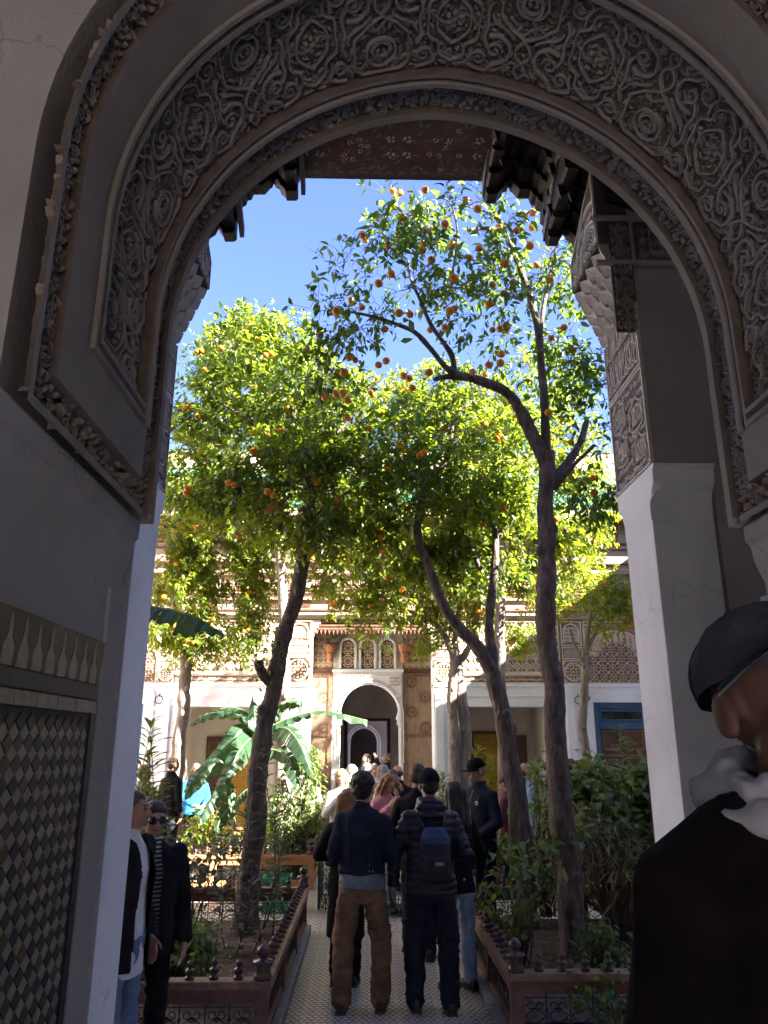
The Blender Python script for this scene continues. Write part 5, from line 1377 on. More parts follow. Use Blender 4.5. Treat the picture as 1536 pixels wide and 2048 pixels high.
# 3 the left hand tree beside the walk
y = 8.9
tr = px_path([(488, 1885), (498, 1800), (508, 1650), (522, 1500), (545, 1380), (565, 1295), (590, 1190), (612, 1090), (618, 1020)], y, y); tr[0].z = .1
lim3 = [(px_path([(618, 1030), (622, 980), (600, 930), (585, 880), (590, 820)], y, y+.3), .055, .02), (px_path([(612, 960), (640, 900), (680, 860), (710, 820)], y, y+.2), .03, .012), (px_path([(595, 900), (540, 860), (480, 830), (430, 800)], y+.1, y+.4), .03, .012),
        (px_path([(590, 840), (560, 770), (520, 720), (495, 690)], y+.2, y+.5), .025, .01), (px_path([(548, 1378), (532, 1358), (522, 1340), (518, 1322)], y, y-.1), .06, .05), (px_path([(618, 1040), (660, 1010), (700, 980)], y, y-.2), .022, .01)]
b3 = [E(505, 735, 100, 85, y+.6, .9), E(450, 840, 95, 80, y+.5, .8), E(600, 800, 110, 90, y+.3, .9), E(550, 930, 120, 70, y-.1, .7), E(670, 850, 100, 90, y+.3, .8), E(590, 1040, 90, 65, y-.2, .6), E(395, 950, 55, 60, y+.5, .6), E(480, 690, 70, 45, y+.7, .6), E(690, 960, 80, 60, y+.1, .6), E(500, 1000, 85, 65, y+.2, .7), E(430, 1030, 65, 60, y+.4, .6), E(620, 960, 90, 70, y+.2, .7), E(650, 1090, 60, 60, y, .5), E(560, 700, 70, 50, y+.7, .6), E(400, 860, 55, 50, y+.7, .6)]
tree('orange tree with a slanting dark trunk on the couple\'s side of the walk', [(tr, .125, .075)], lim3, b3, 'leaf_orange_tree', 'bark', 2100, 11, .096, 46, [], -.04, 7)
m3 = Leaves(); t3 = bpy.data.objects['orange_tree.002']; rr = random.Random(4)
for k in range(170):                                          # suckers on the pruned stub
    p = W(rr.gauss(525, 22), rr.gauss(1290, 35), y-.15+rr.uniform(-.15, .15)); m3.add(p, (rr.gauss(0, 1), rr.gauss(0, 1), rr.uniform(-1, .5)), (rr.gauss(0, .5), -.3, 1), .07, .017)
m3.build('sucker_leaves', 'leaf_dark', t3, kind='stuff')
# 4 slender tree in the sunlit bed
y = 14.0
tr = px_path([(352, 1760), (353, 1640), (358, 1520), (366, 1420), (373, 1340), (378, 1290)], y, y); tr[0].z = .1
b4 = [E(380, 1180, 90, 100, y, .9), E(330, 1100, 60, 80, y, .8), E(430, 1250, 80, 65, y, .8), E(350, 1280, 55, 55, y, .6), E(470, 1160, 75, 70, y+.3, .7), E(400, 1070, 80, 60, y, .8), E(500, 1230, 50, 50, y, .5), E(330, 1040, 40, 50, y, .5), E(440, 1120, 90, 70, y+.3, .8), E(340, 1220, 60, 70, y, .7), E(480, 1270, 55, 45, y, .5), E(400, 1300, 60, 40, y, .5), E(525, 1140, 60, 55, y+.3, .6), E(320, 1150, 40, 60, y, .6)]
tree('slender orange tree rising from the sunlit bed behind the banana leaves', [(tr, .13, .10)], [(px_path([(378, 1290), (400, 1230), (430, 1170)], y, y), .06, .02), (px_path([(375, 1300), (350, 1220), (340, 1150)], y, y), .06, .02)], b4, 'leaf_bright', 'bark_grey', 1900, 11, .095, 40, [], -.03, 11)
# 5 twin trunk behind the group
y = 14.2
tr = px_path([(930, 1680), (926, 1560), (932, 1470), (922, 1400), (915, 1330)], y, y); tr2 = px_path([(922, 1680), (912, 1560), (908, 1470), (902, 1400), (908, 1335), (905, 1300)], y-.1, y-.1); tr[0].z = tr2[0].z = .1
b5 = [E(740, 1150, 105, 80, y, .9), E(670, 1140, 70, 60, y+.3, .6), E(820, 1210, 85, 55, y, .7), E(690, 1210, 50, 45, y, .5), E(800, 1080, 110, 70, y+.5, .9), E(900, 1180, 80, 70, y+.3, .8), E(1000, 1200, 80, 75, y, .8), E(760, 1250, 60, 40, y, .5), E(930, 1050, 100, 80, y+.5, .8), E(845, 1270, 40, 45, y, .4), E(790, 1150, 110, 70, y+.3, .8), E(950, 1130, 90, 70, y+.3, .8), E(1040, 1250, 60, 50, y, .6), E(900, 1250, 40, 40, y, .4), E(720, 1060, 80, 60, y+.6, .8)]
tree('twin trunked pale orange tree behind the visitors, branches over the arched windows', [(tr, .12, .10), (tr2, .10, .075)], [(px_path([(905, 1310), (885, 1265), (850, 1235), (800, 1215), (750, 1185)], y-.1, y), .06, .02), (px_path([(915, 1330), (940, 1290), (955, 1230), (965, 1150)], y, y), .075, .03), (px_path([(915, 1335), (910, 1280), (920, 1200), (935, 1110)], y, y), .07, .025), (px_path([(960, 1200), (985, 1120), (990, 1050)], y, y), .06, .02)], b5, 'leaf_bright', 'bark_grey', 1900, 11, .095, 56, [], -.0, 13)
# 6 small tree by the blue door
y = 15.2
tr = px_path([(1178, 1640), (1173, 1540), (1166, 1450), (1170, 1380), (1172, 1310)], y, y); tr[0].z = .1
b6 = [E(1185, 1190, 75, 60, y, .8), E(1130, 1130, 55, 70, y, .7), E(1235, 1195, 50, 50, y, .6), E(1160, 1070, 45, 50, y, .6), E(1100, 1200, 50, 50, y, .5), E(1225, 1235, 50, 30, y, .5)]
tree('small orange tree in front of the blue framed door', [(tr, .10, .075)], [(px_path([(1168, 1330), (1150, 1290), (1140, 1258)], y, y), .04, .02), (px_path([(1172, 1310), (1178, 1250), (1185, 1200)], y, y), .06, .03), (px_path([(1174, 1300), (1195, 1260), (1215, 1220)], y, y), .04, .02)], b6, 'leaf_bright', 'bark_grey', 700, 12, .085, 26, [], -.03, 17)
# 7, 8 crowns of trees standing further back, trunks hidden behind the near ones
y = 13.0
tr = px_path([(560, 1700), (565, 1500), (570, 1300), (560, 1120), (560, 1000)], y, y); tr[0].z = .1
tree('bushy sunlit orange tree farther back, its top the highest against the open sky', [(tr, .11, .07)], [(px_path([(560, 1000), (520, 850), (500, 740)], y, y), .05, .02), (px_path([(560, 1010), (620, 850), (650, 760)], y, y), .05, .02)],
     [E(500, 720, 95, 75, y, 1), E(440, 780, 60, 70, y, .8), E(580, 740, 85, 70, y, .9), E(640, 800, 80, 80, y, .9), E(470, 860, 70, 60, y, .7), E(480, 960, 120, 70, y+.3, .8), E(600, 980, 110, 70, y+.3, .8), E(390, 960, 70, 70, y, .7), E(690, 1000, 80, 70, y+.2, .7), E(620, 1080, 100, 60, y+.3, .7), E(430, 1060, 90, 50, y+.4, .7), E(720, 1110, 80, 50, y+.4, .7)], 'leaf_bright', 'bark_grey', 2500, 11, .096, 44, [], -.03, 19)
y = 13.2
tr = px_path([(1010, 1700), (1005, 1450), (1000, 1250), (1010, 1050), (1020, 950)], y, y); tr[0].z = .1
tree('bushy sunlit orange tree farther back, behind the tall near trunk', [(tr, .10, .07)], [(px_path([(1020, 950), (960, 850), (900, 790)], y, y), .05, .02), (px_path([(1020, 960), (1090, 880), (1150, 820)], y, y), .05, .02), (px_path([(1015, 1000), (1080, 1050), (1130, 1080)], y, y), .04, .02)],
     [E(860, 800, 100, 65, y, .9), E(960, 830, 100, 80, y, .9), E(1050, 800, 80, 80, y, .9), E(770, 830, 80, 60, y, .8), E(1100, 1010, 70, 90, y, .8), E(1150, 1090, 60, 70, y, .7), E(1130, 900, 70, 80, y, .8), E(1060, 1130, 60, 60, y, .7), E(900, 960, 120, 70, y+.4, .8), E(1010, 980, 90, 80, y+.3, .8), E(780, 980, 100, 70, y+.4, .8), E(1180, 1000, 50, 60, y, .5), E(930, 1100, 100, 60, y+.4, .7), E(820, 1120, 90, 50, y+.5, .7), E(1040, 1090, 80, 60, y+.2, .7)], 'leaf_bright', 'bark_grey', 2800, 11, .096, 52, [], -.02, 23)
# ================================================================ bananas, oleanders and shrubs of the beds
def banana_leaf(path, width, twist=0.0, seed=0, cup=.22):
    """blade along a midrib path, torn along the veins, with a thick rib"""
    rr = random.Random(seed); P_ = smooth_path(path, 7); n = len(P_)
    mb = MB(); tears = {}
    side = []
    for i, p in enumerate(P_):
        t = (P_[min(i+1, n-1)]-P_[max(i-1, 0)]).normalized()
        s = t.cross(Vector((0, 0, 1))); s = s.normalized() if s.length > .05 else Vector((1, 0, 0))
        u = s.cross(t).normalized()
        side.append((s*math.cos(twist)+u*math.sin(twist), u*math.cos(twist)-s*math.sin(twist)))
    for sg in (-1, 1):
        drop = 0
        for i in range(n-1):
            a, b = i/(n-1), (i+1)/(n-1)
            wf = lambda q: width*(math.sin(PI*min(1, .06+.94*q)**.75)**.6 if q < .98 else .12)
            if rr.random() < .16: drop = rr.uniform(-.05, .05)
            g = rr.uniform(.0, .10) if rr.random() < .22 else 0
            row = []
            for q, ii, gg in ((a, i, g), (b, i+1, 0)):
                s, u = side[ii]; w = wf(q)
                base = P_[ii]
                for f in (0, .5, 1.0):
                    fw = w*f*(1-gg*f)
                    row.append(base+s*sg*fw - u*(cup*w*f*f) + Vector((0, 0, -abs(drop)*f*2))+u*(.025*math.sin(q*60+sg)*f))
            mb.add(row, [(0, 1, 4, 3), (1, 2, 5, 4)] if sg > 0 else [(3, 4, 1, 0), (4, 5, 2, 1)])
    rib = MB(); rib.tube([p-side[i][1]*.006 for i, p in enumerate(P_)], [.013*(1-.75*i/n) for i in range(n)], 5)
    return mb, rib
def banana(label, base, crown, leaves, stem_r=.06, mt='banana_leaf'):
    t = thing('banana_plant', label, 'banana plant', base, 'banana plants in the beds')
    m = MB(); P_ = smooth_path([base, base.lerp(crown, .5)+Vector((.02, 0, 0)), crown], 5)
    m.tube(P_, [stem_r*(1-.45*i/len(P_)) for i in range(len(P_))], 9); m.build('stem', 'banana_stem', t, True)
    for k, (pts, w, tw) in enumerate(leaves):
        b, r = banana_leaf([crown+Vector((0, 0, -.05))]+pts, w*.74, tw, k*7+3)
        lf = b.build('leaf_blade', mt, t, True); r.build('midrib', 'banana_rib', lf, True, org=ORG[lf.name])
    return t
y = 12.5
def w_(px, py, yy=y): return W(px, py, yy)
base = w_(512, 1690); base.z = .12
banana('banana plant with big torn leaves spreading behind the slanting tree trunk', base, w_(514, 1490),
       [([w_(490, 1455), w_(450, 1500, 12.2), w_(400, 1545, 12.0), w_(368, 1590, 11.9)], .24, .95), ([w_(505, 1475), w_(480, 1500, 12.0), w_(455, 1545, 11.8), w_(425, 1590, 11.7)], .22, .9),
        ([w_(500, 1445), w_(460, 1425), w_(410, 1428), w_(380, 1450)], .15, .1), ([w_(505, 1435), w_(470, 1415, 12.8), w_(430, 1420, 12.9), w_(395, 1436, 13)], .14, .0),
        ([w_(510, 1440), w_(508, 1410), w_(504, 1392)], .13, 1.3), ([w_(530, 1455), w_(550, 1420), w_(578, 1402), w_(604, 1402)], .16, .9),
        ([w_(540, 1455), w_(590, 1432), w_(650, 1422), (w_(735, 1440))], .16, -.15), ([w_(545, 1460), w_(575, 1458, 12.2), w_(600, 1490, 12.0), w_(622, 1545, 11.9)], .25, -.9), ([w_(550, 1500), w_(575, 1515, 12.1), w_(590, 1545, 12.0), w_(598, 1572, 12)], .17, -.9)])
base = w_(466, 1720, 12.9); base.z = .12
banana('young banana plant with a thin pale stem in the sunlit bed', base, w_(467, 1612, 12.9),
       [([w_(450, 1590, 12.8), w_(425, 1600, 12.7), w_(400, 1640, 12.6)], .15, .8), ([w_(480, 1590, 12.9), w_(505, 1575, 12.9), w_(528, 1590, 12.9)], .13, -.6), ([w_(462, 1580, 12.9), w_(455, 1560, 12.9), w_(450, 1550, 12.9)], .10, 1.2), ([w_(455, 1620, 12.7), w_(440, 1640, 12.6), w_(435, 1665, 12.5)], .14, .9)], .04)
y7 = 7.0
base = W(205, 1700, y7); base.z = .12
banana('tall banana plant half hidden behind the white pier, one broad leaf arching out', base, W(215, 1300, y7),
       [([W(250, 1215, y7), W(310, 1214, y7-.1), W(370, 1228, y7-.2), W(410, 1245, y7-.3), W(448, 1268, y7-.4)], .19, -.75), ([W(190, 1230, y7), W(130, 1240, y7), W(80, 1300, y7)], .2, .6), ([W(215, 1220, 7.3), W(215, 1150, 7.6), W(225, 1120, 8)], .18, .5)], .08)
def stem_plant(name, label, cat, base, top, n, l, w, mt, bend=.15, seed=0, group=None, stem='twig', start=.15, up=.35, stems=1, spread=.2, r=.008):
    rr = random.Random(seed); t = thing(name, label, cat, base, group)
    lv = Leaves(); m = MB()
    for s in range(stems):
        off = Vector((rr.gauss(0, spread), rr.gauss(0, spread), rr.uniform(-.25, .05)*(top.z-base.z))) if s else Vector()
        b0 = base+Vector((off.x*.35, off.y*.35, 0)); tp = top+off
        mid = b0.lerp(tp, .5)+Vector((rr.gauss(0, bend*.4), rr.gauss(0, bend*.4), 0))
        P_ = smooth_path([b0, mid, tp], 8); m.tube(P_, [r*(1-.7*i/len(P_)) for i in range(len(P_))], 5)
        for k in range(n):
            f = start+(1-start)*(k/n)**.8; i = min(int(f*(len(P_)-1)), len(P_)-2); p = P_[i].lerp(P_[i+1], rr.random())
            a = k*2.4+rr.uniform(-.4, .4); d = Vector((math.cos(a), math.sin(a), up+.6*f*f+rr.uniform(-.2, .2)))
            ll = l*rr.uniform(.7, 1.15)*(1-.45*(f > .9)); lv.add(p, d, Vector((0, 0, 1)), ll, ll*w)
    m.build('stem', stem, t, True); lv.build('leaves', mt, t, .32, kind='stuff')
    return t
def shrub(name, label, cat, base, blobs, n, l, w, mt, seed=0, group=None, stem='twig', flowers=None, droop=.2):
    rr = random.Random(seed); t = thing(name, label, cat, base, group); lv = Leaves(); m = MB()
    for (c, r), k in zip(blobs, [n]*len(blobs)):
        tips = []
        for q in range(max(4, k//14)):
            v = Vector((rr.gauss(0, 1), rr.gauss(0, 1), rr.gauss(0, 1))).normalized()*rr.random()**.4
            p = c+Vector((v.x*r.x, v.y*r.y, v.z*r.z)); tips.append(p)
            b0 = base+Vector((rr.gauss(0, .04), rr.gauss(0, .04), 0)); m.tube([b0, b0.lerp(p, .5)+Vector((rr.gauss(0, .05), rr.gauss(0, .05), .05)), p], [.009, .006, .003], 4, cap=False)
        for q in range(k):
            p = rr.choice(tips)+Vector((rr.gauss(0, .07), rr.gauss(0, .07), rr.gauss(0, .07)))
            d = (p-c)*1.2+Vector((rr.gauss(0, .35), rr.gauss(0, .35), rr.gauss(-droop, .3)))
            ll = l*rr.uniform(.6, 1.25); lv.add(p, d, (rr.gauss(0, .5), rr.gauss(0, .5), 1), ll, ll*w*rr.uniform(.85, 1.15))
    m.build('stems', stem, t, kind='stuff'); lv.build('leaves', mt, t, kind='stuff')
    return t
def gr(px, py, z=.13): g = G(px, py, z); return g
def at(px, py, y, z=None):
    p = W(px, py, y)
    if z is not None: p.z = z
    return p
GO, GS = 'oleanders of the beds', 'shrubs of the beds'
stem_plant('oleander', 'dark oleander with long narrow leaves beside the white pier', 'oleander', at(262, 1800, 8.2, .13), at(300, 1440, 8.2), 30, .26, .085, 'leaf_dark', .2, 1, GO, start=.45, stems=4, spread=.16)
stem_plant('oleander', 'low oleander tuft below the taller one beside the pier', 'oleander', at(285, 1780, 8.6, .13), at(305, 1570, 8.6), 34, .22, .085, 'leaf_oleander', .2, 2, GO, start=.5, stems=4, spread=.18)
for k, (bx, by, tx, ty, yy, st) in enumerate(((545, 1905, 520, 1500, 8.3, 1), (480, 1900, 488, 1590, 8.2, 2), (430, 1890, 440, 1690, 8.1, 1), (505, 1920, 545, 1620, 8.05, 2), (455, 1900, 455, 1760, 7.9, 2), (575, 1850, 560, 1560, 9.2, 2))):
    stem_plant('lily_stem', ['tall leafy stem winding up against the slanting trunk', 'leafy stem just outside the slanting trunk, nearer the couple', 'short leafy stem with dark upright leaves amid the bare soil', 'leafy stem leaning toward the walk from the slanting trunk', 'lowest leafy stem at the foot of the slanting trunk', 'leafy stem rising behind the slanting trunk toward the arch'][k], 'stem plant', at(bx, by, yy, .13), at(tx, ty, yy), 46 if k in (0, 3) else 30, .16, .12, 'leaf_grey' if k % 2 == 0 else 'leaf_oleander', .18, 20+k, 'tall leafy stems round the slanting trunk', start=.12, stems=st, spread=.10)
shrub('shrub', 'dense bright green bush in the front corner by the sunglasses woman', 'shrub', at(360, 1935, 6.9, .13), [E(340, 1900, 35, 28, 6.9, .2), E(375, 1885, 38, 32, 6.9, .2), E(395, 1905, 25, 22, 6.8, .2), E(330, 1870, 20, 22, 7, .15)], 330, .075, .26, 'leaf_shrub', 3, GS)
shrub('shrub', 'bare twiggy bush with grey green leaves below the young banana', 'shrub', at(385, 1860, 8.3, .13), [E(385, 1740, 45, 60, 8.3, .3), E(430, 1720, 50, 50, 8.6, .3), E(350, 1690, 30, 50, 8.4, .2)], 70, .08, .3, 'leaf_grey', 4, GS)
shrub('shrub', 'trailing yellow green bush at the corner of the sunlit bed', 'shrub', at(590, 1740, 12.5, .13), [E(570, 1600, 40, 45, 12.4, .35), E(610, 1570, 35, 45, 12.4, .3), E(590, 1660, 45, 45, 12.3, .35), E(630, 1630, 22, 50, 12.3, .2), E(545, 1650, 40, 40, 12.4, .3), E(620, 1525, 22, 30, 12.5, .2)], 240, .10, .24, 'leaf_shrub', 5, GS)
shrub('shrub', 'low green bed planting behind the far orange rail', 'shrub', at(430, 1720, 13.0, .13), [E(390, 1670, 50, 22, 13, .5), E(460, 1672, 50, 20, 13.2, .5), E(520, 1668, 40, 24, 13, .5), E(420, 1640, 40, 25, 14, .5)], 260, .09, .25, 'leaf_bright', 6, GS)
shrub('shrub', 'large dark leaved hibiscus next to the white pier and the blue door', 'shrub', at(1250, 1830, 8.7, .13), [E(1215, 1600, 50, 45, 8.6, .4), E(1275, 1580, 45, 50, 8.7, .4), E(1240, 1650, 55, 45, 8.6, .4), E(1295, 1640, 30, 50, 8.7, .3), E(1190, 1560, 35, 35, 8.8, .3), E(1155, 1580, 25, 30, 8.9, .2), E(1300, 1555, 28, 30, 8.9, .25)], 210, .115, .36, 'leaf_shrub', 7, GS)
stem_plant('oleander', 'upright yellow green shoot in front of the blue framed door', 'oleander', at(1246, 1800, 9.3, .13), at(1243, 1452, 9.3), 70, .17, .09, 'leaf_shrub', .1, 8, GO, start=.5, stems=2, spread=.05, up=.15)
shrub('shrub', 'pale variegated grassy bush below the hibiscus', 'shrub', at(1240, 1850, 8.1, .13), [E(1235, 1700, 50, 40, 8.1, .3), E(1195, 1680, 40, 40, 8.2, .3), E(1265, 1740, 30, 40, 8.0, .25), E(1150, 1650, 35, 35, 8.4, .25)], 260, .15, .07, 'leaf_dry', 9, GS)
shrub('shrub', 'sparse rose bush round the foot of the leaning trunk', 'shrub', at(1040, 1880, 7.6, .13), [E(985, 1760, 40, 40, 7.5, .25), E(1040, 1740, 45, 60, 7.5, .3), E(1080, 1700, 45, 35, 7.6, .25), E(1050, 1820, 50, 40, 7.5, .25), E(1000, 1830, 35, 35, 7.4, .2), E(1120, 1660, 40, 35, 7.8, .25)], 66, .085, .36, 'leaf_shrub', 10, GS)
shrub('shrub', 'tall rose bush with reddish tips between the two near trunks', 'shrub', at(1090, 1800, 9.6, .13), [E(1075, 1600, 30, 60, 9.6, .3), E(1085, 1550, 18, 35, 9.6, .2), E(1110, 1640, 30, 45, 9.6, .3), E(1065, 1680, 28, 40, 9.6, .3)], 150, .075, .34, 'leaf_shrub', 12, GS)
shrub('shrub', 'small seedling clump at the foot of the tallest trunk', 'shrub', at(1205, 1910, 7.3, .13), [E(1200, 1890, 24, 18, 7.3, .15), E(1225, 1900, 18, 14, 7.25, .12), E(1185, 1875, 14, 14, 7.3, .1)], 110, .08, .22, 'leaf_shrub', 13, GS)
shrub('shrub', 'leafy branch drooping over the front rail nearest the cap wearer', 'shrub', at(1230, 2000, 5.95, .13), [E(1240, 1985, 40, 12, 5.95, .1), E(1180, 1990, 30, 10, 5.95, .1)], 60, .07, .3, 'leaf_dark', 14, GS)
stem_plant('oleander', 'sunlit oleander rising behind the twin trunk', 'oleander', at(885, 1720, 15.0, .13), at(885, 1545, 15.0), 70, .22, .09, 'leaf_bright', .2, 15, GO, start=.3, stems=6, spread=.28)
stem_plant('oleander', 'oleander in front of the gilded lattice door and capped man', 'oleander', at(965, 1720, 15.2, .13), at(955, 1490, 15.2), 70, .22, .09, 'leaf_bright', .2, 16, GO, start=.3, stems=7, spread=.35)
shrub('shrub', 'low planting in the shaded bed beyond the fountain', 'shrub', at(1010, 1730, 13.0, .13), [E(1000, 1700, 40, 16, 12.9, .4), E(1060, 1690, 50, 20, 13.2, .5), E(1130, 1680, 60, 25, 13.4, .5), E(1220, 1680, 60, 25, 13.4, .5)], 240, .10, .25, 'leaf_shrub', 17, GS)
shrub('shrub', 'low weeds in the back of the bare soil bed', 'shrub', at(1240, 1800, 9.1, .13), [E(1230, 1790, 50, 16, 9.1, .3), E(990, 1700, 35, 22, 9.2, .3), E(1140, 1770, 30, 14, 9.1, .3)], 120, .085, .28, 'leaf_shrub', 18, GS)
st = thing('stake', 'thin pale wooden stake leaning beside the second trunk', 'stake', at(1024, 1850, 8.4, .12))
m = MB(); m.tube([at(1026, 1850, 8.4, .1), W(1020, 1700, 8.4), W(1018, 1560, 8.4)], [.013, .012, .009], 6); m.build('pole', 'bark_grey', st, True)
for (px, py, yy, lab) in ((1275, 1735, 8.9, 'terracotta pot half hidden in the shrubs by the white pier'), (985, 1722, 12.8, 'small terracotta pot on the soil of the shaded far bed')):
    p = at(px, py, yy, .13); t = thing('flower_pot', lab, 'pot', p)
    MB().lathe([(.09, 0), (.13, .20), (.145, .20), (.145, .24), (.12, .24), (.115, .18), (0, .17)], 14, p).build('pot', 'terracotta', t, True)
# ================================================================ visitors
def cloth(name, c, var=.25, rough=.85, bump=.35, bs=160, sheen=.0):
    return mat(name, tuple(x*(1-var) for x in c), tuple(min(1, x*(1+var)) for x in c), 7, rough, bump, bs, coord='obj', sheen=sheen, bdist=.004, spec=.12 if rough > .6 else .35)
cloth('skin', (.46, .27, .19), .10, .5, .1, 60); cloth('skin_tan', (.36, .195, .13), .12, .5, .1, 60); cloth('skin_dark', (.17, .09, .065), .2, .55, .3, 90)
mat('lips', (.36, .12, .10), None, rough=.45); mat('eye_dark', (.02, .015, .012), None, rough=.2); mat('lens_black', (.006, .006, .008), None, rough=.08, spec=.9)
for nm, c in dict(hair_dark=(.022, .014, .011), hair_brown=(.075, .042, .026), hair_blond=(.46, .29, .12), hair_grey=(.30, .28, .26), hair_red=(.30, .13, .05), hair_white=(.60, .56, .50)).items():
    mat(nm, tuple(x*.7 for x in c), tuple(min(1, x*1.25) for x in c), 30, .45, .8, 60, stretch=(4, 4, .5), coord='obj', bdist=.006)
cloth('denim_navy', (.022, .026, .042)); cloth('puffer_black', (.016, .018, .026), .2, .38, .2, 40); cloth('navy_trousers', (.022, .023, .034)); cloth('brown_trousers', (.19, .115, .068), .25)
cloth('coat_black', (.012, .011, .012)); cloth('jeans_light', (.28, .36, .47), .2); cloth('jeans_blue', (.15, .21, .31), .2); cloth('shirt_bluegrey', (.17, .21, .25)); cloth('white_cloth', (.72, .70, .68), .08)
cloth('jacket_dark', (.020, .016, .018)); cloth('jacket_brown', (.014, .010, .009), .5); cloth('navy_jacket', (.020, .024, .042)); cloth('pink_cloth', (.62, .27, .31), .12); cloth('tan_cloth', (.40, .33, .22), .15)
cloth('blue_bright', (.025, .19, .52), .12); cloth('plaid_blue', (.30, .42, .55), .3); cloth('knit_white', (.66, .63, .57), .1, .9, .9, 70); cloth('cap_black', (.010, .010, .011)); cloth('cap_grey', (.075, .085, .11), .4, .9, .9, 260); cloth('brim_pale', (.62, .66, .68), .08)
cloth('shoe_brown', (.055, .038, .030), .3, .6); cloth('shoe_black', (.015, .014, .014), .3, .5); cloth('sole', (.10, .09, .08), .2, .8); cloth('pack_navy', (.016, .018, .030), .2, .6); cloth('pack_blue', (.035, .055, .15), .2, .6); cloth('hat_pink', (.50, .05, .16), .1); cloth('hood_grey', (.50, .51, .54), .12, .95, .8, 90)
cloth('maroon', (.10, .03, .035))
m_ = bpy.data.materials.new('striped_knit'); MATS['striped_knit'] = m_
nt, b_, out_ = nodes_of(m_)
tc = nt.nodes.new('ShaderNodeTexCoord'); wv = nt.nodes.new('ShaderNodeTexWave'); wv.bands_direction = 'Z'; wv.inputs['Scale'].default_value = 11.5; wv.inputs['Distortion'].default_value = .35
cr = nt.nodes.new('ShaderNodeValToRGB'); cr.color_ramp.interpolation = 'CONSTANT'; cr.color_ramp.elements[0].color = (.012, .012, .016, 1); cr.color_ramp.elements[1].color = (.62, .60, .56, 1); cr.color_ramp.elements[1].position = .45
nt.links.new(tc.outputs['Object'], wv.inputs['Vector']); nt.links.new(wv.outputs[0], cr.inputs[0]); nt.links.new(cr.outputs[0], b_.inputs['Base Color']); b_.inputs['Roughness'].default_value = .9

def loft(mb, rings, seg=14):
    """rings: (centre, rx, ry, tilt about x) closed at both ends"""
    vs = []
    for c, rx, ry, tl in rings:
        for k in range(seg):
            q = 2*PI*k/seg; p = Vector((rx*math.cos(q), ry*math.sin(q), 0)); p.rotate(Euler((tl, 0, 0))); vs.append(Vector(c)+p)
    n = len(rings)
    fs = [(i*seg+k, i*seg+(k+1) % seg, (i+1)*seg+(k+1) % seg, (i+1)*seg+k) for i in range(n-1) for k in range(seg)]
    fs += [tuple(range(seg))[::-1], tuple((n-1)*seg+k for k in range(seg))]
    return mb.add(vs, fs)
def capsule(mb, a, b, r1, r2, seg=10):
    a, b = Vector(a), Vector(b); d = (b-a)
    if d.length < 1e-5: return mb.ball(a, r1, seg=seg)
    t = d.normalized(); pts, rad = [], []
    for q in (-80, -50, -20): pts.append(a+t*r1*math.sin(R(q))); rad.append(r1*math.cos(R(q)))
    for q in (20, 50, 80): pts.append(b+t*r2*math.sin(R(q))); rad.append(r2*math.cos(R(q)))
    return mb.tube(pts, rad, seg)
def chain(mb, pts, rad, seg=10):
    for i in range(len(pts)-1): capsule(mb, pts[i], pts[i+1], rad[i], rad[i+1], seg)
def blob(mb, voxel, smooth=4, folds=0.0, fscale=9.0, stretch=(1, 1, .45), cut=None, quilt=0.0, seed=0):
    me = bpy.data.meshes.new('tmp'); me.from_pydata([tuple(v) for v in mb.v], [], mb.f); me.update()
    o = bpy.data.objects.new('tmp', me); COL.objects.link(o)
    r = o.modifiers.new('r', 'REMESH'); r.mode = 'VOXEL'; r.voxel_size = voxel
    s = o.modifiers.new('s', 'SMOOTH'); s.iterations = smooth; s.factor = .5
    dg = bpy.context.evaluated_depsgraph_get(); dg.update()
    res = bpy.data.meshes.new_from_object(o.evaluated_get(dg))
    bpy.data.objects.remove(o); bpy.data.meshes.remove(me)
    if folds or quilt:
        n = len(res.vertices); co = np.empty(n*3); no = np.empty(n*3)
        res.vertices.foreach_get('co', co); res.vertices.foreach_get('normal', no); co = co.reshape(-1, 3); no = no.reshape(-1, 3)
        off = np.zeros(n)
        if folds:
            for i in range(n):
                p = co[i]; q = Vector((p[0]*stretch[0]*fscale+seed, p[1]*stretch[1]*fscale, p[2]*stretch[2]*fscale+p[0]*3))
                off[i] = folds*(1-2*abs(noise.noise(q))**.8*1.2) + folds*.5*noise.noise(q*2.3)
        if quilt: off += quilt*np.abs(np.sin(co[:, 2]*PI/.058+.25*np.sin(co[:, 0]*14)))**.55 - quilt*.6
        co += no*off[:, None]; res.vertices.foreach_set('co', co.ravel()); res.update()
    if cut:
        bm = bmesh.new(); bm.from_mesh(res)
        for co_, no_ in cut: bmesh.ops.bisect_plane(bm, geom=bm.verts[:]+bm.edges[:]+bm.faces[:], plane_co=co_, plane_no=no_, clear_outer=True)
        bm.to_mesh(res); bm.free()
    res.polygons.foreach_set('use_smooth', [True]*len(res.polygons))
    return res
def put(me, name, mt, parent):
    me.name = name; me.materials.clear(); me.materials.append(MATS[mt]); o = link(name, me, parent); ORG[o.name] = ORG[parent.name]; return o
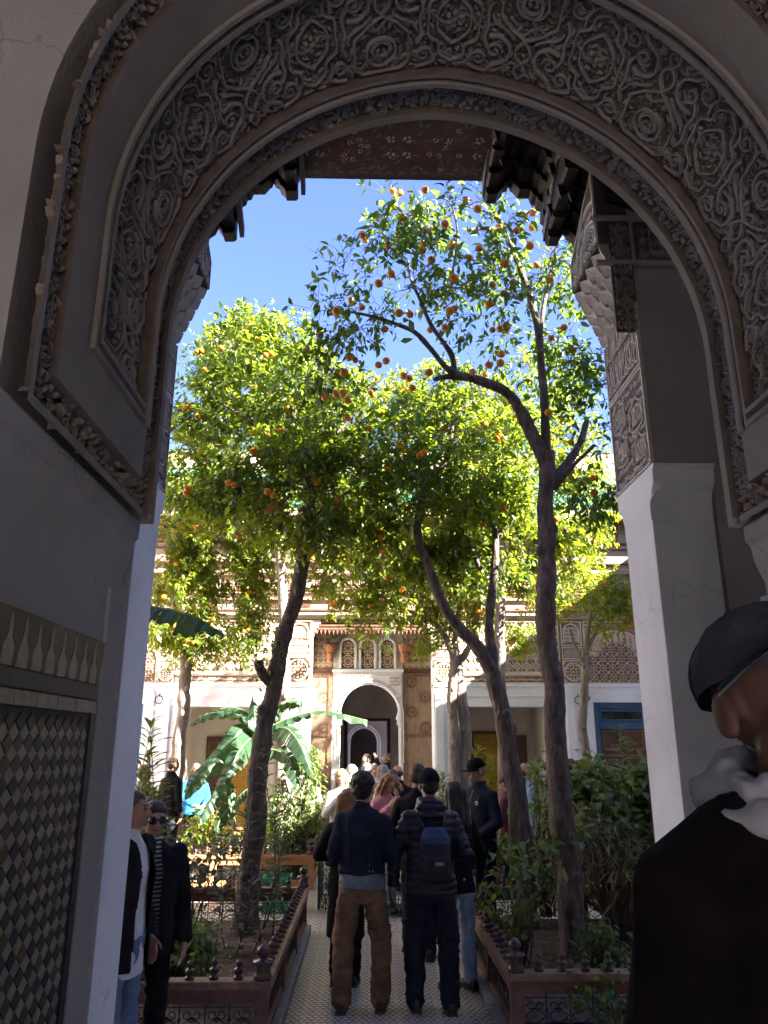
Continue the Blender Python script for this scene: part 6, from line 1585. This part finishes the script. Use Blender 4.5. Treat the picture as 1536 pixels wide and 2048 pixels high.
def hand(mb, w, d, side, curl=.5, palm=None):
    """palm and five fingers from the wrist w along d"""
    d = Vector(d).normalized(); pn = Vector(palm or (-side, 0, 0)); pn = (pn-d*pn.dot(d)).normalized(); ac = d.cross(pn)
    w = Vector(w)
    capsule(mb, w, w+d*.055, .026, .028, 8)
    for k in range(3): capsule(mb, w+d*.02+ac*(-.022+.022*k), w+d*.088+ac*(-.028+.028*k), .017, .016, 8)
    for k, L_ in enumerate((.070, .080, .074, .058)):
        p = w+d*.088+ac*(-.032+.021*k); a = d
        for j in range(3):
            a = (a+pn*curl*.55).normalized(); q = p+a*L_*(.42, .33, .25)[j]; capsule(mb, p, q, .0098-.001*j, .0092-.001*j, 7); p = q
    p = w+d*.025-ac*.026; a = (d*.7-ac*.8+pn*.25).normalized()
    for j, L_ in enumerate((.04, .032, .026)): q = p+a*L_; capsule(mb, p, q, .0125-.001*j, .0115-.001*j, 7); p = q; a = (a+d*.4+pn*.2).normalized()
ARMS = {   # elbow and wrist (x outward, y forward, z), hand direction
    'down': ((.245, -.03, 1.12), (.255, .05, .87), (0, .15, -1)),
    'front': ((.27, -.05, 1.13), (.10, .22, 1.10), (-.6, .7, .1)),
    'hip': ((.29, -.06, 1.12), (.13, .16, 1.02), (-.7, .5, -.1)),
    'clasp': ((.25, .0, 1.12), (.05, .20, .93), (-.7, .4, -.4)),
    'pocket': ((.27, -.08, 1.13), (.22, .07, .90), (-.2, .4, -1)),
    'phone': ((.24, .06, 1.12), (.10, .27, 1.34), (-.35, .5, .7)),
    'face': ((.22, .13, 1.17), (.09, .17, 1.46), (-.2, -.1, 1)),
    'raise': ((.24, .20, 1.38), (.13, .26, 1.62), (-.3, .2, .9)),
    'lap': ((.25, .03, 1.15), (.10, .30, 1.02), (-.4, .9, -.1)),
}
def person(label, loc, H=1.75, face=0.0, arms=('down', 'down'), head=(0, 0), hair='short', hair_m='hair_dark', skin='skin', top='coat_black', top_len=.86, bottom='navy_trousers', shoes='shoe_black', vox=.012, under=None, under_len=.80, girth=1.0, female=False, quilt=0.0, skirt=False, sit=False, lean=0.0, open_front=False, stance=.105, hood=None, hat=None, hat_m='cap_black', parts=True, stride=0.0, cloth_amp=.006, seed=0, legs=True, brim_m=None, legw=1.0, slv=1.0, topg=1.0, trap=0):
    t = thing('person', label, 'person', loc, 'visitors in the court', -face)
    ORG[t.name] = Vector((0, 0, 0)); k = H/1.75; g = girth
    sw = (.175 if female else .192)*(.6+.4*g); t.scale = (k, k, k)
    def LN(p):                                   # lean the trunk forward from the hips
        p = Vector(p)
        if lean and p.z > .9:
            q = Vector((p.x, p.y, p.z-.92)); q.rotate(Euler((-lean, 0, 0))); p = Vector((q.x, q.y, q.z+.92))
        return p
    dz = -.42 if sit else 0
    hc = LN((0, .015, 1.545))
    def HD(p):                                   # head turned and tilted on the neck
        q = Vector(p)-Vector((0, .0, 1.545)); q.rotate(Euler((head[1], 0, 0))); q.rotate(Euler((0, 0, -head[0]))); return hc+q
    rot = Euler((head[1], 0, -head[0])).to_matrix()
    # ---- body: one continuous surface (head, neck, trunk, arms, hands, legs)
    mb = MB()
    def hb(c, rx, ry, rz): mb.ball(HD(c), rx, ry, rz, 14, 10, rot=rot)
    hb((0, -.008, 1.665), .073, .092, .084); hb((0, .030, 1.600), .056, .060, .072); hb((0, .052, 1.560), .034, .032, .026)
    hb((0, .068, 1.655), .052, .026, .030)
    chain(mb, [HD((0, .088, 1.650)), HD((0, .106, 1.612))], [.010, .0155]); hb((-.011, .096, 1.610), .010, .010, .008); hb((.011, .096, 1.610), .010, .010, .008)
    hb((0, .083, 1.581), .024, .011, .0065); hb((0, .081, 1.570), .021, .011, .0075)
    for s in (-1, 1): hb((s*.036, .062, 1.607), .024, .022, .024); hb((s*.081, -.014, 1.625), .011, .023, .034)
    capsule(mb, LN((0, -.012, 1.43)), HD((0, -.008, 1.575)), .058, .054, 12)
    loft(mb, [(LN((0, 0, z)), rx*.86, ry*.86, -lean if z > .95 else 0) for z, rx, ry in ((.86, .155, .11), (1.0, .145, .10), (1.25, .165, .110), (1.38, .145, .085), (1.46, .07, .055))])
    pose = []
    for s, a in zip((-1, 1), arms):
        e, w, d = ARMS[a] if isinstance(a, str) else a
        sh = LN((s*(sw-.035), -.005, 1.37)); e = LN((s*e[0]*(.8+.2*g), e[1], e[2])); w = LN((s*w[0], w[1], w[2])); d = Vector((s*d[0], d[1], d[2])); pose.append((sh, e, w, d, s))
        chain(mb, [sh, e, w], [.042, .034, .027]); hand(mb, w, d, s, .55 if a in ('down', 'pocket') else .8)
    if legs:
        if sit: lg = [((s*.09, .0, .90), (s*.12, .42, .92), (s*.12, .44, .50)) for s in (-1, 1)]
        else: lg = [((s*.09, .0, .88), (s*(stance-.002), .015+s*stride*.4, .50), (s*stance, -.015+s*stride, .085)) for s in (-1, 1)]
        for h_, kn, an in lg: chain(mb, [h_, kn, an], [.078, .052, .040])
    body = blob(mb, vox*.82, 3)
    put(body, 'body', skin, t)
    # ---- trunk garment
    mb = MB(); w_ = .03 if female else 0
    zs_ = [(top_len, (.190-w_*.2)*g, .138*g), (max(top_len+.08, 1.02), (.178-w_)*g, .126*g), (1.15, (.180-w_*.8)*g, .126*g), (1.30, (.198-w_*.6)*g, .132*g), (1.375, (sw+.022), .118), (1.415, (sw+.012), .104), (1.450, sw*.70, .090), (1.478, .092, .080), (1.50, .068, .070)]
    if topg != 1: zs_ = [(z, rx*topg, ry*topg) for z, rx, ry in zs_]
    loft(mb, [(LN((0, .0, z)), rx, ry, -lean if z > .95 else 0) for z, rx, ry in zs_], 18)
    if trap:
        for s in (-1, 1): capsule(mb, (s*(sw-.03), -.01, 1.415), (s*.05, -.015, 1.50), .066, .045)
    for sh, e, w, d, s in pose:
        chain(mb, [LN((s*(sw-.022), -.005, 1.378)), e, e.lerp(w, .92)], [.066*g**.5*slv, .058*g**.5*slv, .044*g**.5*slv], 12)
    if female and topg == 1: mb.ball(LN((-.07, .085, 1.27)), .065); mb.ball(LN((.07, .085, 1.27)), .065)
    if hood == 'down':
        mb.ball(LN((0, -.085, 1.475)), .125, .065, .075); mb.ball(LN((-.07, -.04, 1.50)), .05, .06, .05); mb.ball(LN((.07, -.04, 1.50)), .05, .06, .05); mb.ball(LN((0, -.11, 1.42)), .10, .04, .05)
    else: loft(mb, [(LN((0, -.012, 1.46)), .070, .072, 0), (LN((0, -.012, 1.535)), .066, .068, 0)])
    me = blob(mb, vox, 7 if vox < .012 else 4, cloth_amp, 8.0, (1, 1, .5) if not quilt else (1, 1, 1), quilt=quilt, seed=seed)
    put(me, 'jacket' if not female or top.startswith(('coat', 'jacket')) else 'top', top, t)
    if under:
        mb = MB(); loft(mb, [((0, .0, under_len), .186*g, .137*g, 0), ((0, 0, top_len+.06), .176*g, .125*g, 0), ((0, 0, top_len+.14), .158*g, .112*g, 0), (LN((0, 0, 1.2)), .15*g, .10*g, 0)], 16); put(blob(mb, vox, 2, .005, 9, seed=seed+3), 'shirt', under, t)
    # ---- legs
    if legs:
        mb = MB()
        if skirt: loft(mb, [((0, 0, .42), .22, .19, 0), ((0, 0, .75), .19, .15, 0), ((0, 0, 1.0), .15, .11, 0)], 18)
        else:
            loft(mb, [((0, 0, .78 if not sit else .80), .155*g, .112*g, 0), ((0, 0, .92), .164*g, .120*g, 0), ((0, 0, 1.00), .150*g, .108*g, 0)], 16)
            for h_, kn, an in lg: chain(mb, [h_, kn, Vector(an)+Vector((0, 0, .01))], [.096*g**.5*legw**.4, .074*legw, .062*legw], 12)
        put(blob(mb, vox, 2, .010, 8.5, (1, 1, 1.4), seed=seed+1), 'skirt' if skirt else 'trousers', bottom, t)
        for h_, kn, an in lg:
            x, y_ = an[0], an[1]; z0 = an[2]-.085
            mb = MB(); loft(mb, [((x, y_-.085, z0+.045), .030, .040, R(90)), ((x, y_-.07, z0+.055), .038, .052, R(90)), ((x, y_+.02, z0+.055), .042, .052, R(90)), ((x, y_+.11, z0+.040), .046, .038, R(90)), ((x, y_+.165, z0+.032), .040, .028, R(90)), ((x, y_+.19, z0+.028), .022, .018, R(90))], 12)
            capsule(mb, (x, y_, z0+.06), (x, y_-.005, z0+.12), .05, .048)
            sh_ = put(blob(mb, min(vox, .009), 2, cut=[((0, 0, z0+.012), (0, 0, -1))]), 'shoe', shoes, t)
            mb = MB(); mb.prism([(x-.038, y_-.088), (x+.038, y_-.088), (x+.046, y_+.06), (x+.044, y_+.15), (x+.02, y_+.194), (x-.02, y_+.194), (x-.044, y_+.15), (x-.046, y_+.06)], 'z', z0+.001, z0+.020); o = mb.build('sole', 'sole', sh_, org=Vector((0, 0, 0)))
    # ---- hair, hats
    mb = MB()
    def hh(c, rx, ry, rz): mb.ball(HD(c), rx, ry, rz, 14, 10, rot=rot)
    if hair in ('short', 'long', 'bob', 'tied', 'curly'):
        hh((0, -.014, 1.690), .081, .092, .070); hh((0, -.040, 1.645), .079, .068, .085)
        if hair == 'curly':
            hh((0, -.03, 1.70), .094, .10, .078); hh((0, -.05, 1.63), .088, .07, .09); hh((0, .035, 1.72), .07, .05, .045)
            rc = random.Random(seed)
            for q in range(230):
                v = Vector((rc.gauss(0, 1), rc.gauss(0, 1)-.35, rc.gauss(.25, 1))).normalized()
                if v.y > .55 and v.z < .35: continue
                hh((v.x*.092, -.03+v.y*.10, 1.685+v.z*.082), .013, .013, .011)
        if hair in ('long', 'bob'):
            zb = 1.22 if hair == 'long' else 1.47
            for s in (-1, 0, 1): chain(mb, [HD((s*.055, -.045, 1.66)), HD((s*.066, -.058, 1.53)), LN((s*.075, -.095, (1.53+zb)/2)), LN((s*.06, -.10, zb))], [.05, .048, .045, .026])
            for s in (-1, 1): chain(mb, [HD((s*.068, .01, 1.68)), HD((s*.074, .0, 1.58)), LN((s*.085, .0, max(zb, 1.42)))], [.028, .026, .02])
        if hair == 'tied': hh((0, -.10, 1.66), .04, .045, .04)
    elif hair == 'balding': hh((0, -.045, 1.625), .079, .062, .055)
    elif hair == 'crop': hh((0, -.014, 1.684), .077, .090, .070); hh((0, -.045, 1.635), .074, .058, .07)
    if mb.v: put(blob(mb, vox*.8, 2, .006 if hair in ('curly', 'long') else .003, 26 if hair == 'curly' else 20, (1, 1, .4 if hair == 'long' else 1), seed=seed), 'hair', hair_m, t)
    if hat:
        mb = MB()
        if hat == 'beanie': mb.ball(HD((0, -.012, 1.688)), .090, .106, .094, 16, 12, rot=rot); cut = [(HD((0, 0, 1.640)), rot @ Vector((0, -.25, -1)))]
        else: mb.ball(HD((0, -.010, 1.685)), .091, .108, .090, 18, 12, rot=rot); cut = [(HD((0, 0, 1.664)), rot @ Vector((0, -.12, -1)))]
        cp = put(blob(mb, vox*.7, 2, .0025, 22, cut=cut, seed=seed), 'cap' if hat == 'cap' else 'beanie', hat_m, t)
        if hat == 'cap':
            mb = MB(); rows = []
            for r_ in (0, .5, 1):
                for q in lin(-1, 1, 13):
                    a = q*R(84); rx, ry = .091, .108; bx, by = rx*math.sin(a), -.010+ry*math.cos(a)
                    ln = (.082*(1-q**4)**.8)*r_
                    rows.append((bx*(1+.04*r_), by+ln, 1.672-.010*r_-.016*q*q))
            v0 = [HD(p) for p in rows]; v1 = [HD((p[0], p[1], p[2]-.004)) for p in rows]; nb = len(v0)
            fs = [(r_*13+i, r_*13+i+1, (r_+1)*13+i+1, (r_+1)*13+i) for r_ in range(2) for i in range(12)]
            mb.add(v0, fs, 0); mb.add(v1, [f[::-1] for f in fs], 1)
            mb.build('brim', [hat_m, brim_m or hat_m], cp, True, org=Vector((0, 0, 0)))
            mb = MB()
            for q in range(6):
                a = q*PI/3+PI/6; mb.tube([HD((.0915*math.sin(e_)*math.cos(a), -.010+.1085*math.sin(e_)*math.sin(a), 1.685+.0905*math.cos(e_))) for e_ in lin(.05, 1.72, 9)], .0016, 4, cap=False)
            mb.build('seam', hat_m, cp, org=Vector((0, 0, 0)))
            mb = MB(); mb.ball(HD((0, -.012, 1.775)), .008, .008, .005, 6, 4); mb.build('button', hat_m, cp, org=Vector((0, 0, 0)))
    if parts:
        for s in (-1, 1):
            mb = MB(); mb.ball(HD((s*.030, .083, 1.645)), .011, .006, .006, 8, 6, rot=rot); mb.build('eye', 'eye_dark', t)
            mb = MB(); chain(mb, [HD((s*.014, .0925, 1.664)), HD((s*.034, .088, 1.669)), HD((s*.048, .074, 1.664))], [.0035, .004, .003], 5); mb.build('eyebrow', hair_m if hair_m != 'hair_white' else 'hair_grey', t)
        mb = MB(); chain(mb, [HD((-.021, .089, 1.5765)), HD((0, .0945, 1.5775)), HD((.021, .089, 1.5765))], [.003, .0048, .003], 6); mb.build('mouth', 'lips', t)
    t['_k'] = k
    return t, HD, LN
def extra(t, mb, name, mt, smooth=False): return mb.build(name, mt, t, smooth)
def clean():
    for o in bpy.data.objects:
        if '_k' in o: del o['_k']
def gp(px, py, y, z=0.0):
    p = W(px, py, y); p.z = z; return p
# --- the two men on the walk, seen from behind
p1, HD, LN = person('man in dark navy denim jacket and baggy brown trousers, back turned, on the walk', gp(724, 1800, 6.86), 1.76, R(6), (((.235, -.02, 1.13), (.12, .20, 1.06), (-.5, .8, .1)), ((.275, -.06, 1.13), (.12, .20, 1.08), (-.6, .7, .1))), (R(8), R(-6)), 'curly', 'hair_dark', 'skin', 'denim_navy', .99, 'brown_trousers', 'shoe_brown', .010, 'shirt_bluegrey', .88, 1.04, stance=.15, seed=3, parts=False, legw=1.25, stride=.035, cloth_amp=.009)
mb = MB(); f = lambda u, v, h: (u, -.1365-h-.0*v, v)
for pts in ([(-.155, 1.02), (.155, 1.02)], [(-.16, 1.315), (0, 1.295), (.16, 1.315)], [(-.075, 1.02), (-.10, 1.30)], [(.075, 1.02), (.10, 1.30)]): mb.ribbon(pts, .0028, .003, f)
extra(p1, mb, 'seam', 'denim_navy')
mb = MB(); [mb.lathe([(0, 0), (.008, 0), (.008, .004), (0, .004)], 8, (x, 0, 0)) for x in ()]
for x in (.07, .10): mb.ball((x, -.134, 1.02), .007, .004, .007, 6, 4)
extra(p1, mb, 'button', 'marble')
p2, HD, LN = person('man in quilted black puffer and dark knitted cap, wearing a navy backpack', gp(862, 1800, 6.84), 1.78, R(-4), (((.285, -.02, 1.12), (.30, .05, .88), (0, .1, -1)), 'front'), (R(-6), R(-4)), 'crop', 'hair_dark', 'skin_tan', 'puffer_black', .84, 'navy_trousers', 'shoe_brown', .010, None, .8, 1.10, quilt=.013, hood='down', hat='beanie', stance=.13, seed=9, parts=False, legw=1.25, stride=-.05)
s2 = Vector(p2.location)
bpk = thing('backpack', 'small navy backpack with a blue top flap worn over the black puffer', 'backpack', s2+Vector((.02, -.22, 1.16)), None, R(4))
ORG[bpk.name] = Vector((0, 0, 0))
mb = MB(); loft(mb, [((0, 0, -.20), .10, .045, 0), ((0, -.01, -.17), .125, .07, 0), ((0, -.015, -.02), .128, .075, 0), ((0, -.01, .12), .118, .065, 0), ((0, 0, .19), .085, .045, 0)], 16); put(blob(mb, .008, 3, .002, 10), 'pack_body', 'pack_navy', bpk)
mb = MB(); loft(mb, [((0, -.014, .075), .121, .070, 0), ((0, -.012, .13), .116, .066, 0), ((0, 0, .195), .082, .044, 0), ((0, .005, .205), .04, .02, 0)], 16); put(blob(mb, .008, 2), 'top_flap', 'pack_blue', bpk)
mb = MB(); loft(mb, [((0, -.065, -.18), .08, .012, 0), ((0, -.072, -.12), .10, .024, 0), ((0, -.072, -.02), .095, .022, 0), ((0, -.065, .02), .07, .01, 0)], 14); put(blob(mb, .007, 2), 'front_pocket', 'pack_navy', bpk)
MB().box(-.012, .058, -.101, -.097, -.07, -.045).build('patch', 'tan_cloth', bpk); MB().box(.012, .034, -.1035, -.101, -.064, -.051).build('patch_mark', 'hair_grey', bpk)
mb = MB(); mb.tube([(-.03, .0, .20), (-.03, -.005, .235), (.03, -.005, .235), (.03, 0, .20)], .008, 6); mb.build('handle', 'pack_navy', bpk)
for s in (-1, 1):
    mb = MB(); mb.tube(smooth_path([(s*.075, .03, .17), (s*.10, .09, .26), (s*.115, .20, .275), (s*.13, .285, .20), (s*.14, .30, .05)], 4), .016, 6, flat=.5); mb.build('strap', 'pack_navy', bpk)
# --- companions half hidden behind them
person('woman with very long dark hair and light jeans beside the man wearing the backpack', gp(915, 1800, 7.35), 1.67, R(-22), ('down', 'down'), (R(-16), R(-5)), 'long', 'hair_dark', 'skin', 'coat_black', .80, 'jeans_light', 'shoe_black', .011, None, .8, .98, True, seed=5, parts=False)
person('tall dark haired man mostly hidden behind the man in the puffer', gp(838, 1800, 8.35), 1.80, R(10), ('front', 'front'), (R(12), R(-8)), 'short', 'hair_brown', 'skin_tan', 'jacket_dark', .85, 'navy_trousers', 'shoe_black', .012, seed=6, parts=False)
person('person in a long black coat hidden behind the man in brown trousers', gp(692, 1800, 7.55), 1.60, R(8), ('front', 'front'), (R(10), R(-8)), 'long', 'hair_red', 'skin', 'coat_black', .42, 'coat_black', 'shoe_black', .012, None, .8, 1.05, True, seed=7, parts=False, stance=.09)
# --- man in black cap, in profile
p4, HD, LN = person('man in black cap and navy jacket with a white shield badge, standing in profile', gp(962, 1700, 9.2), 1.83, R(-128), ('clasp', 'clasp'), (R(26), R(-9)), 'crop', 'hair_grey', 'skin', 'navy_jacket', .80, 'navy_trousers', 'shoe_black', .011, None, .8, 1.08, hat='cap', seed=8)
mb = MB(); mb.prism([(-.105, 1.335), (-.075, 1.335), (-.073, 1.315), (-.090, 1.290), (-.107, 1.315)], 'y', .128, .140); extra(p4, mb, 'badge', 'white_cloth')
mb = MB(); mb.prism([(-.098, 1.328), (-.082, 1.328), (-.082, 1.315), (-.090, 1.302), (-.098, 1.315)], 'y', .140, .142); extra(p4, mb, 'badge_mark', 'navy_jacket')
mb = MB(); mb.tube([(0, .075, 1.47), (0, .136, 1.36), (0, .142, 1.2), (0, .135, .9)], .005, 5); extra(p4, mb, 'zip', 'hood_grey')
mb = MB(); mb.ball(HD((.088, -.03, 1.70)), .006, .022, .008, 8, 5); extra(p4, mb, 'cap_logo', 'white_cloth')
# --- couple by the left pier
p5, HD, LN = person('woman in dark sunglasses, open black jacket and striped top, facing the camera', gp(303, 1700, 5.42), 1.64, R(158), ('down', 'down'), (R(-6), R(-6)), 'tied', 'hair_brown', 'skin', 'striped_knit', .84, 'coat_black', 'shoe_black', .010, None, .8, 1.0, True, seed=12, slv=.72, topg=.88)
for s in (-1, 1):
    mb = MB(); mb.ball(HD((s*.033, .100, 1.643)), .030, .009, .024, 14, 10); extra(p5, mb, 'lens', 'lens_black', True)
mb = MB(); mb.tube([HD((-.008, .104, 1.652)), HD((.008, .104, 1.652))], .0035, 5)
for s in (-1, 1): mb.tube([HD((s*.060, .092, 1.65)), HD((s*.076, .04, 1.648)), HD((s*.080, -.02, 1.64))], .003, 5)
extra(p5, mb, 'sunglass_frame', 'lens_black')
mb = MB()                                               # open jacket over the striped top: two fronts, back and sleeves
loft(mb, [((0, 0, .80), .205, .155, 0), ((0, 0, 1.05), .185, .150, 0), ((0, 0, 1.30), .198, .155, 0), ((0, 0, 1.39), .200, .128, 0), ((0, 0, 1.455), .12, .095, 0), ((0, -.02, 1.51), .075, .075, 0)], 18)
for s in (-1, 1): chain(mb, [(s*.178, -.005, 1.405), (s*.245*1., -.03, 1.12), (s*.254, .045, .89)], [.072, .062, .052], 12)
me = blob(mb, .010, 3, .006, 8, seed=14)
bm = bmesh.new(); bm.from_mesh(me)
bmesh.ops.delete(bm, geom=[v for v in bm.verts if v.co.y > .03 and abs(v.co.x-.0) < .055+.02*(1.4-v.co.z)], context='VERTS'); bm.to_mesh(me); bm.free()
put(me, 'open_jacket', 'jacket_dark', p5)
p6, HD, LN = person('man in white shirt, dark jacket and jeans half hidden by the white pier', gp(256, 1700, 5.02), 1.73, R(104), ('pocket', 'down'), (R(-8), R(0)), 'crop', 'hair_brown', 'skin_tan', 'white_cloth', .74, 'jeans_blue', 'shoe_brown', .010, None, .8, 1.05, seed=15, slv=.70, topg=.88)
mb = MB()
loft(mb, [((0, -.01, .78), .215, .165, 0), ((0, -.01, 1.05), .205, .160, 0), ((0, 0, 1.30), .215, .162, 0), ((0, 0, 1.40), .212, .130, 0), ((0, 0, 1.455), .13, .10, 0), ((0, -.02, 1.50), .078, .078, 0)], 18)
for s in (-1, 1): chain(mb, [(s*.195, -.005, 1.405), (s*.262, -.04, 1.12), (s*.25, .05, .90)], [.078, .068, .056], 12)
me = blob(mb, .010, 3, .006, 8, seed=16)
bm = bmesh.new(); bm.from_mesh(me)
bmesh.ops.delete(bm, geom=[v for v in bm.verts if v.co.y > .035 and abs(v.co.x) < .060+.05*(1.4-v.co.z)], context='VERTS'); bm.to_mesh(me); bm.free()
put(me, 'open_jacket', 'jacket_dark', p6)
# --- big dark figure in the near corner
p7, HD, LN = person('big man in grey cap and dark brown jacket with a pale hood, nearest the camera', (0.55, 1.0, RZ), 1.775, R(164), ('down', 'down'), (R(6), R(24)), 'none', 'hair_dark', 'skin_dark', 'jacket_brown', .72, 'navy_trousers', 'shoe_black', .008, None, .8, 1.12, hat='cap', hat_m='cap_grey', brim_m='brim_pale', seed=21, cloth_amp=.010, trap=1)
mb = MB()
hp = [Vector(((.090+.004*math.sin(q*4))*math.sin(q), -.012-.092*math.cos(q)*.85, 1.535+.016*math.cos(q)+.012*math.sin(q*3))) for q in lin(-.9*PI, .9*PI, 17)]
chain(mb, hp, [.019+.002*math.sin(i*1.7) for i in range(17)]); chain(mb, [p+Vector((p.x*.25, p.y*.25, -.035)) for p in hp], [.020+.003*math.cos(i*1.3) for i in range(17)])
mb.ball(LN((0, -.10, 1.505)), .080, .032, .035)
put(blob(mb, .006, 4, .005, 22, (1, 1, 1.6), seed=22), 'hood', 'hood_grey', p7)
mb = MB()
for s_ in (-1, 1):
    ring = [Vector((s_*(.135+.02*math.cos(q)), .118*math.cos(q)*1.0, 1.33+.085*math.sin(q))) for q in lin(0, 2*PI, 17)]
    mb.tube(ring, .004, 5, cap=False)
mb.tube([(0, .148, .8), (0, .152, 1.1), (0, .146, 1.35), (0, .10, 1.5)], .006, 5)
mb.build('seam', 'jacket_brown', p7)
# --- the crowd round the fountain and beyond
def far_p(label, px, y, H, face, **kw):
    z = kw.pop('z', 0.0); kw.setdefault('vox', .014); kw.setdefault('seed', int(px)); kw.setdefault('cloth_amp', .007)
    return person(label, gp(px, 1600, y, z), H, R(face), **kw)
far_p('blond woman in white cardigan and black skirt looking down at her phone', 682, 11.6, 1.66, 168, arms=('phone', 'phone'), head=(R(12), R(-24)), hair='long', hair_m='hair_blond', top='knit_white', top_len=.92, bottom='coat_black', female=True, skirt=True, girth=1.08)
far_p('woman in pink blouse with red blond hair bending her head over clasped hands', 770, 10.45, 1.64, 150, arms=('face', 'phone'), head=(R(-20), R(-26)), hair='long', hair_m='hair_red', top='pink_cloth', top_len=.82, bottom='jeans_blue', female=True, under=None)
far_p('woman in white fluffy top and beige skirt leaning over the basin', 822, 10.3, 1.62, 40, arms=('lap', 'lap'), head=(R(10), R(-20)), hair='long', hair_m='hair_white', top='white_cloth', top_len=1.0, bottom='tan_cloth', female=True, skirt=True, lean=.45, parts=False)
far_p('dark haired woman tilting her head back in the doorway', 730, 17.0, 1.66, -120, z=.18, arms=('down', 'down'), head=(R(-20), R(38)), hair='long', hair_m='hair_dark', top='navy_jacket', bottom='coat_black', female=True)
far_p('woman looking up with one hand behind her head, in the arched doorway', 771, 16.8, 1.66, -110, z=.18, arms=('raise', 'down'), head=(R(-20), R(36)), hair='tied', hair_m='hair_brown', top='navy_jacket', bottom='coat_black', female=True)
far_p('grey haired man seen from behind in front of the arched door', 733, 12.8, 1.72, 5, hair='crop', hair_m='hair_grey', top='tan_cloth', bottom='navy_trousers', parts=False)
far_p('red faced man beyond the grey haired man', 748, 13.6, 1.70, 170, hair='balding', hair_m='hair_red', top='white_cloth', skin='skin')
far_p('woman with short grey bob in front of the two looking up', 768, 12.2, 1.70, -60, hair='bob', hair_m='hair_grey', top='white_cloth', female=True, head=(0, R(-10)))
far_p('balding man in black beyond the woman in pink', 797, 12.0, 1.70, -25, hair='balding', hair_m='hair_brown', top='coat_black', head=(R(20), R(-10)), parts=False)
far_p('brown haired man holding a camera to his face by the basin', 786, 11.3, 1.66, 165, arms=('face', 'face'), hair='short', hair_m='hair_brown', top='jacket_dark', skin='skin_tan')
far_p('white haired visitor behind the blond woman', 703, 13.2, 1.68, 20, hair='bob', hair_m='hair_white', top='white_cloth', female=True, parts=False)
far_p('visitor in pink woollen hat beneath the banana leaf', 617, 14.0, 1.58, 160, hair='long', hair_m='hair_brown', top='tan_cloth', female=True, hat='beanie', hat_m='hat_pink', girth=1.05)
far_p('man in glasses and blue checked shirt between the two near trunks', 1052, 10.9, 1.76, 80, hair='balding', hair_m='hair_brown', top='plaid_blue', bottom='jeans_blue', arms=('down', 'down'))
o_ = bpy.data.objects[[o.name for o in bpy.data.objects if o.get('label', '').startswith('man in glasses')][0]]
mb = MB()
for s in (-1, 1): mb.tube([(s*.032+.020*math.cos(q), .118, 1.660+.016*math.sin(q)) for q in lin(0, 2*PI, 11)], .0025, 4, cap=False); mb.tube([(s*.052, .115, 1.665), (s*.078, .02, 1.665)], .0025, 4)
mb.build('spectacles', 'lens_black', o_)
far_p('shaven man in black near the small tree and blue door', 1146, 13.0, 1.78, 70, hair='crop', hair_m='hair_brown', top='coat_black', skin='skin_tan')
far_p('visitor in maroon jacket holding a phone behind the leaning trunk', 1016, 11.6, 1.56, -60, arms=('phone', 'down'), hair='short', hair_m='hair_dark', top='maroon', skin='skin_tan', head=(0, R(-25)))
far_p('man in black jacket behind the slender tree trunk', 340, 13.2, 1.80, 40, hair='crop', hair_m='hair_brown', top='coat_black', skin='skin_tan')
far_p('seated visitor in bright blue jacket beyond the rails', 388, 14.6, 1.70, 150, z=-.02, arms=('lap', 'lap'), hair='balding', hair_m='hair_grey', top='blue_bright', sit=False, bottom='jacket_dark', girth=1.1)
far_p('visitor with tanned face at the far end behind the oleander', 283, 11.5, 1.72, 120, hair='short', hair_m='hair_red', top='tan_cloth', skin='skin_tan')
clean()
